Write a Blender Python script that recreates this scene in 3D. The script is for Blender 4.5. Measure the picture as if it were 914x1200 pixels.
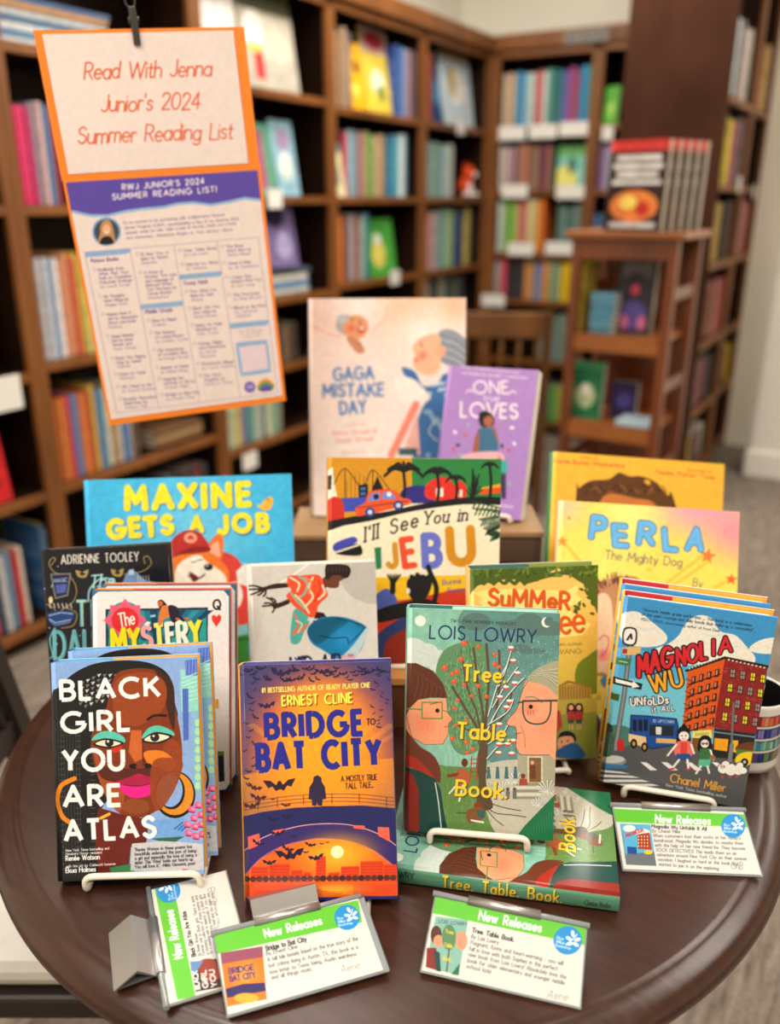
import bpy, bmesh, math, random
import numpy as np
from mathutils import Matrix, Vector
for o in list(bpy.data.objects): bpy.data.objects.remove(o)
SC = bpy.context.scene
COL = SC.collection
random.seed(7)
# ------------------------------------------------------------------ camera
EYE = 1.35
TH = math.atan(.364); CT, ST = math.cos(TH), math.sin(TH)
cd = bpy.data.cameras.new('camera'); cam = bpy.data.objects.new('camera', cd); COL.objects.link(cam)
cam.location = (0, 0, EYE); cam.rotation_euler = (math.pi/2 - TH, 0, 0)
cd.sensor_fit = 'HORIZONTAL'; cd.sensor_width = 36; cd.lens = 36*1000/914
cd.clip_start = .02; cd.clip_end = 60
cd.dof.use_dof = True; cd.dof.focus_distance = .80; cd.dof.aperture_fstop = 3.5
SC.camera = cam
# ------------------------------------------------------------------ world, lamps, exposure
w = bpy.data.worlds.new('world'); SC.world = w; w.use_nodes = True
w.node_tree.nodes['Background'].inputs[0].default_value = (1, .93, .86, 1)
w.node_tree.nodes['Background'].inputs[1].default_value = .12
def area(loc, sx, sy, power, col=(1, .93, .84), rz=0):
    l = bpy.data.lights.new('ceiling_lamp', 'AREA'); l.shape = 'RECTANGLE'; l.size = sx; l.size_y = sy
    l.energy = power; l.color = col
    o = bpy.data.objects.new('ceiling_lamp', l); COL.objects.link(o); o.location = loc; o.rotation_euler = (0, 0, rz)
    return o
for lx, ly, pw in [(-.9, -.3, 42), (.9, -.6, 42), (-.6, 2.4, 24), (1.9, 1.6, 28), (.5, 3.5, 50), (-.9, 1.0, 10), (2.6, 3.4, 26)]:
    area((lx, ly, 2.96), 1.2, .6, pw, rz=math.radians(-30))
SC.view_settings.view_transform = 'Standard'; SC.view_settings.look = 'None'
SC.view_settings.gamma = 1; SC.view_settings.use_curve_mapping = False
SC.view_settings.exposure = .22
SC.cycles.max_bounces = 6; SC.cycles.transparent_max_bounces = 12

# ------------------------------------------------------------------ pixel <-> place
def ray(px, py):
    u, v = (px-457)/1000, (py-600)/1000
    return np.array([u, CT - v*ST, -(ST + v*CT)])
def proj(P):
    x, y, z = P[0], P[1], P[2]-EYE
    d = y*CT - z*ST; up = y*ST + z*CT
    return (457 + 1000*x/d, 600 - 1000*up/d)
def on_z(px, py, z):
    r = ray(px, py); t = (z-EYE)/r[2]; return r*t + np.array([0, 0, EYE])
class Frame:                      # local x runs right along a wall, local y goes into it
    def __init__(s, ox, oy, ang): s.o = (ox, oy); s.a = ang; s.c, s.s = math.cos(ang), math.sin(ang)
    def P(s, x, y, z=0): return Vector((s.o[0]+x*s.c-y*s.s, s.o[1]+x*s.s+y*s.c, z))
    def at(s, px, py, d=0):       # point of the plane local y = d seen at a pixel -> (x, z)
        r = ray(px, py); n = (-s.s, s.c)
        t = (s.o[0]*n[0]+s.o[1]*n[1]+d)/(r[0]*n[0]+r[1]*n[1])
        X, Y = r[0]*t-s.o[0], r[1]*t-s.o[1]
        return X*s.c+Y*s.s, EYE+r[2]*t
    def M(s, x=0, y=0, z=0, rz=0): return Matrix.Translation(s.P(x, y, z)) @ Matrix.Rotation(s.a+rz, 4, 'Z')
CX, CY = .559, 5.328
A1 = math.radians(59.7)
LW = Frame(CX, CY, A1); BW = Frame(CX, CY, A1-math.pi/2); RW = Frame(1.329, 3.786, A1)

# ------------------------------------------------------------------ materials
def h2l(h, a=1):
    h = h.lstrip('#'); c = [int(h[i:i+2], 16)/255 for i in (0, 2, 4)]
    return tuple([x/12.92 if x <= .04045 else ((x+.055)/1.055)**2.4 for x in c]+[a])
_m = {}
def mat(name, col, rough=.5, metal=0, coat=0, noise=0, nscale=20, bump=0):
    k = (name, col, rough, metal)
    if k in _m: return _m[k]
    m = bpy.data.materials.new(name); m.use_nodes = True; nt = m.node_tree; b = nt.nodes['Principled BSDF']
    b.inputs['Base Color'].default_value = h2l(col); b.inputs['Roughness'].default_value = rough
    b.inputs['Metallic'].default_value = metal; b.inputs['Coat Weight'].default_value = coat
    tc = nt.nodes.new('ShaderNodeTexCoord'); n = nt.nodes.new('ShaderNodeTexNoise'); n.inputs['Scale'].default_value = nscale
    n.inputs['Detail'].default_value = 3
    nt.links.new(tc.outputs['Object'], n.inputs['Vector'])
    hs = nt.nodes.new('ShaderNodeHueSaturation'); hs.inputs['Color'].default_value = h2l(col)
    mr = nt.nodes.new('ShaderNodeMapRange'); mr.inputs[3].default_value = 1-(noise or .04); mr.inputs[4].default_value = 1+(noise or .04)
    nt.links.new(n.outputs['Fac'], mr.inputs[0]); nt.links.new(mr.outputs[0], hs.inputs['Value'])
    nt.links.new(hs.outputs[0], b.inputs['Base Color'])
    if bump:
        bp = nt.nodes.new('ShaderNodeBump'); bp.inputs['Strength'].default_value = bump; bp.inputs['Distance'].default_value = .002
        nt.links.new(n.outputs['Fac'], bp.inputs['Height']); nt.links.new(bp.outputs[0], b.inputs['Normal'])
    _m[k] = m; return m
def wood(name, dark, light, rough=.4, scale=6, stretch=(1, 12, 1), coat=0, pos=(.3, .7), bump=.15, spec=.5):
    if name in _m: return _m[name]
    m = bpy.data.materials.new(name); m.use_nodes = True; nt = m.node_tree; b = nt.nodes['Principled BSDF']
    tc = nt.nodes.new('ShaderNodeTexCoord'); mp = nt.nodes.new('ShaderNodeMapping'); mp.inputs['Scale'].default_value = stretch
    n = nt.nodes.new('ShaderNodeTexNoise'); n.inputs['Scale'].default_value = scale; n.inputs['Detail'].default_value = 6; n.inputs['Roughness'].default_value = .65
    n2 = nt.nodes.new('ShaderNodeTexNoise'); n2.inputs['Scale'].default_value = scale*.5; n2.inputs['Detail'].default_value = 2
    cr = nt.nodes.new('ShaderNodeValToRGB'); cr.color_ramp.elements[0].color = h2l(dark); cr.color_ramp.elements[1].color = h2l(light)
    cr.color_ramp.elements[0].position = pos[0]; cr.color_ramp.elements[1].position = pos[1]
    mx = nt.nodes.new('ShaderNodeMath'); mx.operation = 'MULTIPLY_ADD'; mx.inputs[1].default_value = .65
    m2 = nt.nodes.new('ShaderNodeMath'); m2.operation = 'MULTIPLY'; m2.inputs[1].default_value = .35
    L = nt.links.new
    L(tc.outputs['Object'], mp.inputs[0]); L(mp.outputs[0], n.inputs['Vector']); L(tc.outputs['Object'], n2.inputs['Vector'])
    L(n.outputs['Fac'], mx.inputs[0]); L(n2.outputs['Fac'], m2.inputs[0]); L(m2.outputs[0], mx.inputs[2]); L(mx.outputs[0], cr.inputs[0])
    L(cr.outputs[0], b.inputs['Base Color']); b.inputs['Roughness'].default_value = rough; b.inputs['Coat Weight'].default_value = coat
    b.inputs['Coat Roughness'].default_value = .25; b.inputs['Specular IOR Level'].default_value = spec
    bp = nt.nodes.new('ShaderNodeBump'); bp.inputs['Strength'].default_value = bump; bp.inputs['Distance'].default_value = .001
    L(n.outputs['Fac'], bp.inputs['Height']); L(bp.outputs[0], b.inputs['Normal'])
    _m[name] = m; return m
def pages_mat(name='page_edges', col='#e9e0cd'):
    if name in _m: return _m[name]
    m = bpy.data.materials.new(name); m.use_nodes = True; nt = m.node_tree; b = nt.nodes['Principled BSDF']
    tc = nt.nodes.new('ShaderNodeTexCoord'); mp = nt.nodes.new('ShaderNodeMapping'); mp.inputs['Scale'].default_value = (3, 900, 3)
    n = nt.nodes.new('ShaderNodeTexNoise'); n.inputs['Scale'].default_value = 2
    hs = nt.nodes.new('ShaderNodeHueSaturation'); hs.inputs['Color'].default_value = h2l(col)
    mr = nt.nodes.new('ShaderNodeMapRange'); mr.inputs[3].default_value = .8; mr.inputs[4].default_value = 1.12
    L = nt.links.new
    L(tc.outputs['Object'], mp.inputs[0]); L(mp.outputs[0], n.inputs['Vector']); L(n.outputs['Fac'], mr.inputs[0])
    L(mr.outputs[0], hs.inputs['Value']); L(hs.outputs[0], b.inputs['Base Color']); b.inputs['Roughness'].default_value = .8
    _m[name] = m; return m
def art_mat(name, canvas, rough=.35, coat=0):
    H, W = canvas.shape[:2]
    im = bpy.data.images.new(name, W, H); buf = np.ones((H, W, 4), np.float32); buf[..., :3] = np.clip(canvas, 0, 1)
    im.pixels.foreach_set(buf.ravel()); im.pack()
    m = bpy.data.materials.new(name); m.use_nodes = True; nt = m.node_tree; b = nt.nodes['Principled BSDF']
    t = nt.nodes.new('ShaderNodeTexImage'); t.image = im; t.extension = 'EXTEND'
    nt.links.new(t.outputs[0], b.inputs['Base Color']); b.inputs['Roughness'].default_value = rough
    b.inputs['Coat Weight'].default_value = coat*.5; b.inputs['Coat Roughness'].default_value = .12; b.inputs['Specular IOR Level'].default_value = .28
    return m

# ------------------------------------------------------------------ mesh and object helpers
def link(name, me, parent=None, M=None):
    o = bpy.data.objects.new(name, me); COL.objects.link(o)
    if parent is not None: o.parent = parent
    if M is not None: o.matrix_world = M if parent is None else o.matrix_world; 
    if M is not None and parent is not None: o.matrix_local = M
    return o
def tag(o, label=None, cat=None, group=None, kind=None):
    if label: o['label'] = label
    if cat: o['category'] = cat
    if group: o['group'] = group
    if kind: o['kind'] = kind
    return o
def thing(name, label, cat, M, group=None):
    return tag(link(name, None, None, M), label, cat, group)
def add_box(bm, x0, x1, y0, y1, z0, z1, mi=0, bev=0, M=None):
    c = [(x, y, z) for x in (x0, x1) for y in (y0, y1) for z in (z0, z1)]
    v = [bm.verts.new(M @ Vector(p) if M else p) for p in c]
    fs = []
    for q in ((0, 1, 3, 2), (4, 6, 7, 5), (0, 4, 5, 1), (2, 3, 7, 6), (0, 2, 6, 4), (1, 5, 7, 3)):
        f = bm.faces.new([v[i] for i in q]); f.material_index = mi; fs.append(f)
    if bev:
        r = bmesh.ops.bevel(bm, geom=list({e for f in fs for e in f.edges}), offset=bev, segments=2, affect='EDGES', profile=.5)
        for f in r['faces']: f.material_index = mi
    return v
def add_tube(bm, pts, r, n=8, mi=0, cap=True):
    pts = [Vector(p) for p in pts]; rings = []
    rr = r if isinstance(r, (list, tuple)) else [r]*len(pts)
    up = None
    for i, p in enumerate(pts):
        d = (pts[min(i+1, len(pts)-1)]-pts[max(i-1, 0)]).normalized()
        if up is None: up = Vector((0, 0, 1)) if abs(d.z) < .9 else Vector((1, 0, 0))
        a = d.cross(up).normalized(); b = a.cross(d).normalized(); up = b
        rings.append([bm.verts.new(p+(a*math.cos(2*math.pi*k/n)+b*math.sin(2*math.pi*k/n))*rr[i]) for k in range(n)])
    for i in range(len(rings)-1):
        for k in range(n):
            f = bm.faces.new((rings[i][k], rings[i][(k+1) % n], rings[i+1][(k+1) % n], rings[i+1][k])); f.smooth = True; f.material_index = mi
    if cap: bm.faces.new(rings[0][::-1]); bm.faces.new(rings[-1])
def add_lathe(bm, prof, n=64, mi=0, c=(0, 0), close=False):
    rings = []
    for r, z in prof:
        rings.append([bm.verts.new((c[0]+r*math.cos(2*math.pi*k/n), c[1]+r*math.sin(2*math.pi*k/n), z)) for k in range(n)])
    for i in range(len(rings)-1):
        for k in range(n):
            f = bm.faces.new((rings[i][k], rings[i][(k+1) % n], rings[i+1][(k+1) % n], rings[i+1][k])); f.smooth = True; f.material_index = mi
    bm.faces.new(rings[0][::-1]).material_index = mi; bm.faces.new(rings[-1]).material_index = mi
def rounded(pts, r, seg=4):       # round the corners of a polyline
    pts = [Vector(p) for p in pts]; out = [pts[0]]
    for i in range(1, len(pts)-1):
        a, b, c = pts[i-1], pts[i], pts[i+1]
        ra = min(r, (a-b).length*.49, (c-b).length*.49)
        p, q = b+(a-b).normalized()*ra, b+(c-b).normalized()*ra
        for k in range(seg+1):
            t = k/seg; out.append(p*(1-t)**2+b*2*t*(1-t)+q*t*t)
    out.append(pts[-1]); return out
def fin(bm, name, mats, parent=None, M=None, smooth=False):
    bmesh.ops.recalc_face_normals(bm, faces=bm.faces)
    me = bpy.data.meshes.new(name); bm.to_mesh(me); bm.free()
    for m in (mats if isinstance(mats, (list, tuple)) else [mats]): me.materials.append(m)
    if smooth:
        for p in me.polygons: p.use_smooth = True
    return link(name, me, parent, M)
def box(name, x0, x1, y0, y1, z0, z1, m, parent=None, M=None, bev=0):
    bm = bmesh.new(); add_box(bm, x0, x1, y0, y1, z0, z1, 0, bev); return fin(bm, name, m, parent, M)
def prism(bm, poly, y0, y1, mi=0):    # polygon in xz extruded along y
    a = [bm.verts.new((x, y0, z)) for x, z in poly]; b = [bm.verts.new((x, y1, z)) for x, z in poly]; n = len(poly)
    bm.faces.new(a).material_index = mi; bm.faces.new(b[::-1]).material_index = mi
    for i in range(n): bm.faces.new((a[i], b[i], b[(i+1) % n], a[(i+1) % n])).material_index = mi

# ------------------------------------------------------------------ print: a small vector rasteriser for flat cover art
GL = {}
def _g(s):
    for line in s.strip().split('\n'):
        ch, wd, *rest = line.strip().split('|'); GL[ch] = (float(wd), rest[0] if rest else '')
_g('''A|.78|L0,0 .39,1 .78,0;L.14,.34 .64,.34
B|.58|L0,0 0,1 .28,1;A.28,.76,.25,.24,90,-90;L.28,.52 0,.52;L.28,.52 .3,.52;A.3,.26,.28,.26,90,-90;L.3,0 0,0
C|.84|A.5,.5,.5,.5,48,312
D|.72|L0,0 0,1 .22,1;A.22,.5,.5,.5,90,-90;L.22,0 0,0
E|.48|L.48,1 0,1 0,0 .48,0;L0,.52 .42,.52
F|.48|L.48,1 0,1 0,0;L0,.52 .42,.52
G|.94|A.5,.5,.48,.5,48,355;L.98,.46 .58,.46
H|.68|L0,0 0,1;L.68,0 .68,1;L0,.52 .68,.52
I|.02|L0,0 0,1
J|.42|L.42,1 .42,.25;A.2,.25,.22,.25,0,-150
K|.62|L0,0 0,1;L.58,1 0,.42;L.2,.6 .62,0
L|.46|L0,1 0,0 .46,0
M|.86|L0,0 .06,1 .43,.3 .8,1 .86,0
N|.7|L0,0 0,1 .7,0 .7,1
O|1|A.5,.5,.5,.5,0,360
P|.52|L0,0 0,1 .25,1;A.25,.73,.27,.27,90,-90;L.25,.46 0,.46
Q|1|A.5,.5,.5,.5,0,360;L.6,.3 .95,-.05
R|.54|L0,0 0,1 .25,1;A.25,.73,.27,.27,90,-90;L.25,.46 0,.46;L.25,.46 .54,0
S|.54|S.5,.85 .29,1 .05,.84 .08,.63 .29,.52 .5,.4 .52,.16 .27,0 .02,.16
T|.6|L0,1 .6,1;L.3,1 .3,0
U|.66|L0,1 0,.33;A.33,.33,.33,.33,180,360;L.66,.33 .66,1
V|.76|L0,1 .38,0 .76,1
W|1.1|L0,1 .28,0 .55,.95 .82,0 1.1,1
X|.66|L0,0 .66,1;L0,1 .66,0
Y|.68|L0,1 .34,.48 .68,1;L.34,.48 .34,0
Z|.6|L0,1 .6,1 0,0 .6,0
a|.5|A.25,.3,.25,.3,0,360;L.5,.6 .5,0
b|.5|L0,1 0,0;A.25,.3,.25,.3,0,360
c|.46|A.26,.3,.26,.3,50,310
d|.5|A.25,.3,.25,.3,0,360;L.5,1 .5,0
e|.5|L.02,.31 .5,.31;A.26,.3,.25,.3,0,315
f|.3|S.32,.96 .2,1 .12,.85 .12,.7;L.12,.72 .12,0;L0,.6 .28,.6
g|.5|A.25,.3,.25,.3,0,360;L.5,.6 .5,-.1;A.25,-.08,.25,.2,0,-150
h|.46|L0,1 0,0;A.23,.38,.23,.22,180,0;L.46,.38 .46,0
i|.02|L0,.6 0,0;L0,.84 0,.87
j|.1|L.1,.6 .1,-.1;S.1,-.1 .04,-.26 -.08,-.26;L.1,.84 .1,.87
k|.44|L0,1 0,0;L.4,.6 0,.25;L.14,.36 .44,0
l|.02|L0,1 0,0
m|.76|L0,.6 0,0;A.19,.4,.19,.2,180,0;L.38,.4 .38,0;A.57,.4,.19,.2,180,0;L.76,.4 .76,0
n|.46|L0,.6 0,0;A.23,.38,.23,.22,180,0;L.46,.38 .46,0
o|.54|A.27,.3,.27,.3,0,360
p|.5|L0,.6 0,-.28;A.25,.3,.25,.3,0,360
q|.5|L.5,.6 .5,-.28;A.25,.3,.25,.3,0,360
r|.3|L0,.6 0,0;A.2,.38,.2,.22,180,60
s|.38|S.36,.5 .2,.61 .04,.5 .08,.37 .2,.31 .34,.23 .36,.1 .18,0 .02,.1
t|.3|L.13,.86 .13,.12;S.13,.12 .18,.01 .3,.04;L0,.6 .28,.6
u|.46|L0,.6 0,.22;A.23,.22,.23,.22,180,360;L.46,.6 .46,0
v|.48|L0,.6 .24,0 .48,.6
w|.72|L0,.6 .18,0 .36,.55 .54,0 .72,.6
x|.44|L0,0 .44,.6;L0,.6 .44,0
y|.48|L0,.6 .24,.02;L.48,.6 .14,-.28
z|.42|L0,.6 .42,.6 0,0 .42,0
0|.6|A.3,.5,.3,.5,0,360
1|.25|L0,.8 .2,1 .2,0
2|.54|S.03,.78 .1,.95 .3,1 .5,.85 .46,.6 .25,.3 .02,0;L.02,0 .54,0
3|.5|S.03,.85 .25,1 .46,.82 .38,.58 .2,.54;S.2,.54 .46,.46 .5,.2 .25,0 .01,.14
4|.58|L.42,0 .42,1 0,.3 .58,.3
5|.5|L.46,1 .1,1 .06,.56;S.06,.56 .3,.64 .5,.4 .42,.08 .2,0 .01,.12
8|.5|A.25,.76,.2,.24,0,360;A.25,.27,.25,.27,0,360
.|.04|L0,.02 .02,.04
,|.06|L.05,.03 0,-.12
!|.02|L0,1 0,.32;L0,.02 0,.05
-|.3|L0,.32 .3,.32
'|.04|L.02,1 0,.78
"|.16|L0,1 0,.8;L.14,1 .14,.8
#|.6|L.15,0 .25,1;L.4,0 .5,1;L0,.32 .6,.32;L.04,.68 .64,.68
(|.2|S.2,1.05 .04,.75 .04,.25 .2,-.05
)|.2|S0,1.05 .16,.75 .16,.25 0,-.05
:|.04|L0,.03 .01,.05;L0,.5 .01,.52
/|.4|L0,0 .4,1
&|.6|S.6,0 .12,.75 .25,1 .4,.8 .05,.3 .2,0 .45,.05 .6,.4
 |.3|''')
def catmull(P, closed=False, n=6):
    P = np.asarray(P, float); N = len(P); out = []
    rng = range(N) if closed else range(N-1)
    for i in rng:
        if closed: a, b, c, d = P[(i-1) % N], P[i], P[(i+1) % N], P[(i+2) % N]
        else: a, b, c, d = P[max(i-1, 0)], P[i], P[i+1], P[min(i+2, N-1)]
        for k in range(n):
            t = k/n; out.append(.5*((2*b)+(c-a)*t+(2*a-5*b+4*c-d)*t*t+(3*b-a-3*c+d)*t**3))
    if not closed: out.append(P[-1])
    return np.array(out)
_gc = {}
def glyph(ch):
    if ch in _gc: return _gc[ch]
    if ch in 'éó': base = {'é': 'e', 'ó': 'o'}[ch]; w0, st = glyph(base); r = (w0, st+[np.array([[.2, .74], [.34, .9]])]); _gc[ch] = r; return r
    w0, s = GL.get(ch, GL.get(ch.lower(), (.4, ''))); st = []
    for q in s.split(';'):
        if not q: continue
        if q[0] == 'A':
            cx, cy, rx, ry, a0, a1 = map(float, q[1:].split(',')); n = max(5, int(abs(a1-a0)/24))
            a = np.radians(np.linspace(a0, a1, n+1)); st.append(np.stack([cx+rx*np.cos(a), cy+ry*np.sin(a)], 1))
        else:
            p = np.array([[float(c) for c in t.split(',')] for t in q[1:].split()]); st.append(catmull(p, n=4) if q[0] == 'S' else p)
    _gc[ch] = (w0, st); return _gc[ch]
def hexc(c):
    if isinstance(c, str):
        c = c.lstrip('#'); c = c if len(c) == 6 else ''.join(q*2 for q in c)
        return np.array([int(c[i:i+2], 16)/255 for i in (0, 2, 4)])
    return np.array(c, float)
def homog(src, dst):
    A = []; b = []
    for (x, y), (u, v) in zip(src, dst):
        A += [[x, y, 1, 0, 0, 0, -u*x, -u*y], [0, 0, 0, x, y, 1, -v*x, -v*y]]; b += [u, v]
    h = np.linalg.solve(np.array(A), np.array(b)); return np.append(h, 1).reshape(3, 3)
class Art:
    """canvas of one flat print; shapes are given in a zoomed crop of the reference and carried onto the cover"""
    def __init__(s, quad, w, h, ppm=2600, bg='#ffffff', crop=(0, 0, 1)):
        s.W, s.H = max(8, int(w*ppm)), max(8, int(h*ppm)); s.a = np.ones((s.H, s.W, 3))*hexc(bg)
        s.Hm = homog(quad, [(0, 0), (s.W, 0), (s.W, s.H), (0, s.H)]) if quad is not None else None
        s.quad = quad; s.crop(*crop)
    def crop(s, x0, y0, k):
        s.c = (x0, y0, k)
        if s.quad is not None:
            q = s.T([((p[0]-x0)*k, (p[1]-y0)*k) for p in s.quad]); 
            m = np.mean(np.array(s.quad), 0); a = s.T([((m[0]-x0)*k+d[0], (m[1]-y0)*k+d[1]) for d in ((0, 0), (10, 0), (0, 10))])
            s.k = math.sqrt(abs(np.cross(a[1]-a[0], a[2]-a[0])))/10
        else: s.k = k
        return s
    def T(s, P):
        P = np.atleast_2d(np.asarray(P, float))
        if s.Hm is None: return P*s.c[2]
        x, y, k = s.c; q = np.stack([P[:, 0]/k+x, P[:, 1]/k+y, np.ones(len(P))], 1) @ s.Hm.T
        return q[:, :2]/q[:, 2:]
    def comp(s, x0, y0, cov, col, al=1):
        h, w = cov.shape; r = s.a[y0:y0+h, x0:x0+w]; c = (cov*al)[..., None]
        if col.ndim == 1: r[:] = r*(1-c)+col*c
        else: r[:] = r*(1-c)+col*c
    def box_(s, P, pad):
        x0, y0 = np.floor(P.min(0)-pad).astype(int); x1, y1 = np.ceil(P.max(0)+pad).astype(int)+1
        x0, y0, x1, y1 = max(x0, 0), max(y0, 0), min(x1, s.W), min(y1, s.H)
        return (x0, y0, x1, y1) if x1 > x0 and y1 > y0 else None
    def poly(s, pts, col, smooth=False, al=1, col2=None):
        P = np.asarray(pts, float)
        if smooth: P = catmull(P, True)
        P = s.T(P); b = s.box_(P, 1)
        if b is None: return s
        x0, y0, x1, y1 = b; cov = np.zeros((y1-y0, x1-x0))
        for oy in (.25, .75):
            yy = (np.arange(y0, y1)+oy)
            for ox in (.25, .75):
                xx = np.arange(x0, x1)+ox; par = np.zeros(cov.shape, bool)
                for i in range(len(P)):
                    (ax, ay), (bx, by) = P[i-1], P[i]
                    if ay == by: continue
                    rows = (yy > min(ay, by)) & (yy <= max(ay, by))
                    if not rows.any(): continue
                    xi = ax+(yy[rows]-ay)*(bx-ax)/(by-ay)
                    par[rows] ^= xx[None, :] < xi[:, None]
                cov += par*.25
        c = hexc(col)
        if col2 is not None:
            t = np.linspace(0, 1, y1-y0)[:, None, None]; c = np.broadcast_to(c*(1-t)+hexc(col2)*t, (y1-y0, x1-x0, 3))
        s.comp(x0, y0, cov, c, al); return s
    def ell(s, cx, cy, rx, ry=None, col='#000', rot=0, al=1, n=28):
        ry = ry or rx; t = np.linspace(0, 2*math.pi, n, endpoint=False); r = math.radians(rot)
        x, y = rx*np.cos(t), ry*np.sin(t)
        return s.poly(np.stack([cx+x*math.cos(r)-y*math.sin(r), cy+x*math.sin(r)+y*math.cos(r)], 1), col, al=al)
    def _segs(s, segs, w, col, al=1, caps=None):
        A = np.array([q[0] for q in segs]); B = np.array([q[1] for q in segs]); b = s.box_(np.vstack([A, B]), w/2+1.5)
        if b is None: return
        x0, y0, x1, y1 = b; X, Y = np.meshgrid(np.arange(x0, x1)+.5, np.arange(y0, y1)+.5); best = np.full(X.shape, -1e9)
        for i in range(len(A)):
            d = B[i]-A[i]; L = math.hypot(*d) or 1e-6; u = d/L; rx, ry = X-A[i][0], Y-A[i][1]
            t = rx*u[0]+ry*u[1]; p = np.abs(rx*u[1]-ry*u[0])
            if caps is not None:
                over = np.maximum(-t if caps[i][0] else -1e9, (t-L) if caps[i][1] else -1e9)
                e = np.maximum(np.maximum(-t, t-L), 0); dist = np.hypot(p, e)
                sd = np.minimum(w/2-dist, -over) if (caps[i][0] or caps[i][1]) else w/2-dist
            else:
                e = np.maximum(np.maximum(-t, t-L), 0); sd = w/2-np.hypot(p, e)
            best = np.maximum(best, sd)
        cov = np.clip(best+.5, 0, 1)*min(1, max(w, .35)/1.0 if w < 1 else 1); s.comp(x0, y0, cov, hexc(col), al)
    def line(s, pts, w, col, smooth=False, closed=False, al=1):
        P = catmull(pts, closed) if smooth else np.asarray(pts, float)
        if closed: P = np.vstack([P, P[:1]])
        P = s.T(P); s._segs([(P[i], P[i+1]) for i in range(len(P)-1)], w*s.k, col, al); return s
    def text(s, txt, p0, p1, h, col, wt=.13, flat=False, serif=0, slant=0, gap=.2, up=None, al=1, jit=0, pos=None):
        p0, p1 = np.array(p0, float), np.array(p1, float); d = p1-p0; L = np.hypot(*d); e = d/L
        u = np.array(up, float) if up is not None else np.array([e[1], -e[0]]); u = u/np.hypot(*u)
        adv = []; x = 0
        for ch in txt: adv.append(x); x += glyph(ch)[0]+gap
        tot = x-gap; kx = L/tot; wpx = wt*h*s.k
        for i, ch in enumerate(txt):
            if ch == ' ': continue
            w0, st = glyph(ch); segs = []; caps = []
            jy = (random.random()-.5)*jit; jr = (random.random()-.5)*jit
            for q in st:
                q = q.copy()
                if serif and len(q) < 4:
                    for a, b in ((q[0], q[1]), (q[-1], q[-2])):
                        if (abs(a[1]) < .02 or abs(a[1]-1) < .02 or abs(a[1]-.6) < .02) and abs(a[1]-b[1]) > .3:
                            m = np.array([[a[0]-serif, a[1]], [a[0]+serif, a[1]]])
                            mm = s.T(p0+np.outer((adv[i]+m[:, 0]+slant*m[:, 1])*kx, e)+np.outer(m[:, 1]*h, u)); segs.append((mm[0], mm[1])); caps.append((1, 1))
                X = adv[i]+q[:, 0]+slant*q[:, 1]; Y = q[:, 1]+jy+jr*(q[:, 0]-w0/2)
                m = s.T(p0+np.outer(X*kx, e)+np.outer(Y*h, u))
                for k in range(len(m)-1): segs.append((m[k], m[k+1])); caps.append((k == 0 and ch not in '.,:!ij', k == len(m)-2 and ch not in '.,:!ij'))
            s._segs(segs, wpx, col if not isinstance(col, list) else col[i % len(col)], al, caps if flat else None)
        return s
    def lines(s, rows, x, y, dy, h, col, cw=None, wt=.13, e=(1, 0), **k):   # small print; cw = width of one em in crop units
        e = np.array(e, float); e /= np.hypot(*e); dn = np.array([-e[1], e[0]])
        for i, r in enumerate(rows):
            if not r: continue
            p = np.array([x, y], float)+dn*dy*i; n = sum(glyph(c)[0]+.2 for c in r)-.2
            s.text(r, p, p+e*n*h*(cw or .9), h, col, wt=wt, **k)
        return s
    def vgrad(s, c0, c1, y0=0., y1=1.):
        t = np.clip((np.linspace(0, 1, s.H)-y0)/(y1-y0), 0, 1)[:, None, None]; s.a[:] = hexc(c0)*(1-t)+hexc(c1)*t; return s
    def glow(s, cx, cy, r, col, al=1, ry=None):
        c = s.T([(cx, cy)])[0]; R = r*s.k; Ry = (ry or r)*s.k; X, Y = np.meshgrid(np.arange(s.W), np.arange(s.H))
        m = np.clip(1-np.hypot((X-c[0])/R, (Y-c[1])/Ry), 0, 1); m = m*m*(3-2*m); s.comp(0, 0, m, hexc(col), al); return s
    def mottle(s, amp=.04, cell=9, seed=1, sx=1):
        r = np.random.default_rng(seed); h, w = s.H//cell+2, s.W//(cell*sx)+2; n = r.random((h, w))
        yi = np.linspace(0, h-1.001, s.H); xi = np.linspace(0, w-1.001, s.W); y0 = yi.astype(int); x0 = xi.astype(int)
        fy = (yi-y0)[:, None]; fx = (xi-x0)[None]
        v = n[y0][:, x0]*(1-fy)*(1-fx)+n[y0+1][:, x0]*fy*(1-fx)+n[y0][:, x0+1]*(1-fy)*fx+n[y0+1][:, x0+1]*fy*fx
        s.a *= 1+amp*2*(v[..., None]-.5); return s
    def img(s): return s.a[::-1]
    def mat(s, name, **k): return art_mat(name, s.img(), **k)
def fmat(p):                     # pose of a fitted cover
    x, y, z, a, b, c = p[:6]
    return Matrix.Translation((x, y, z)) @ Matrix.Rotation(a, 4, 'Z') @ Matrix.Rotation(b, 4, 'X') @ Matrix.Rotation(c, 4, 'Y')
def fquad(M, x0, z0, x1, z1, y=0):
    return [proj(M @ Vector(q)) for q in ((x0, y, z1), (x1, y, z1), (x1, y, z0), (x0, y, z0))]
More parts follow.
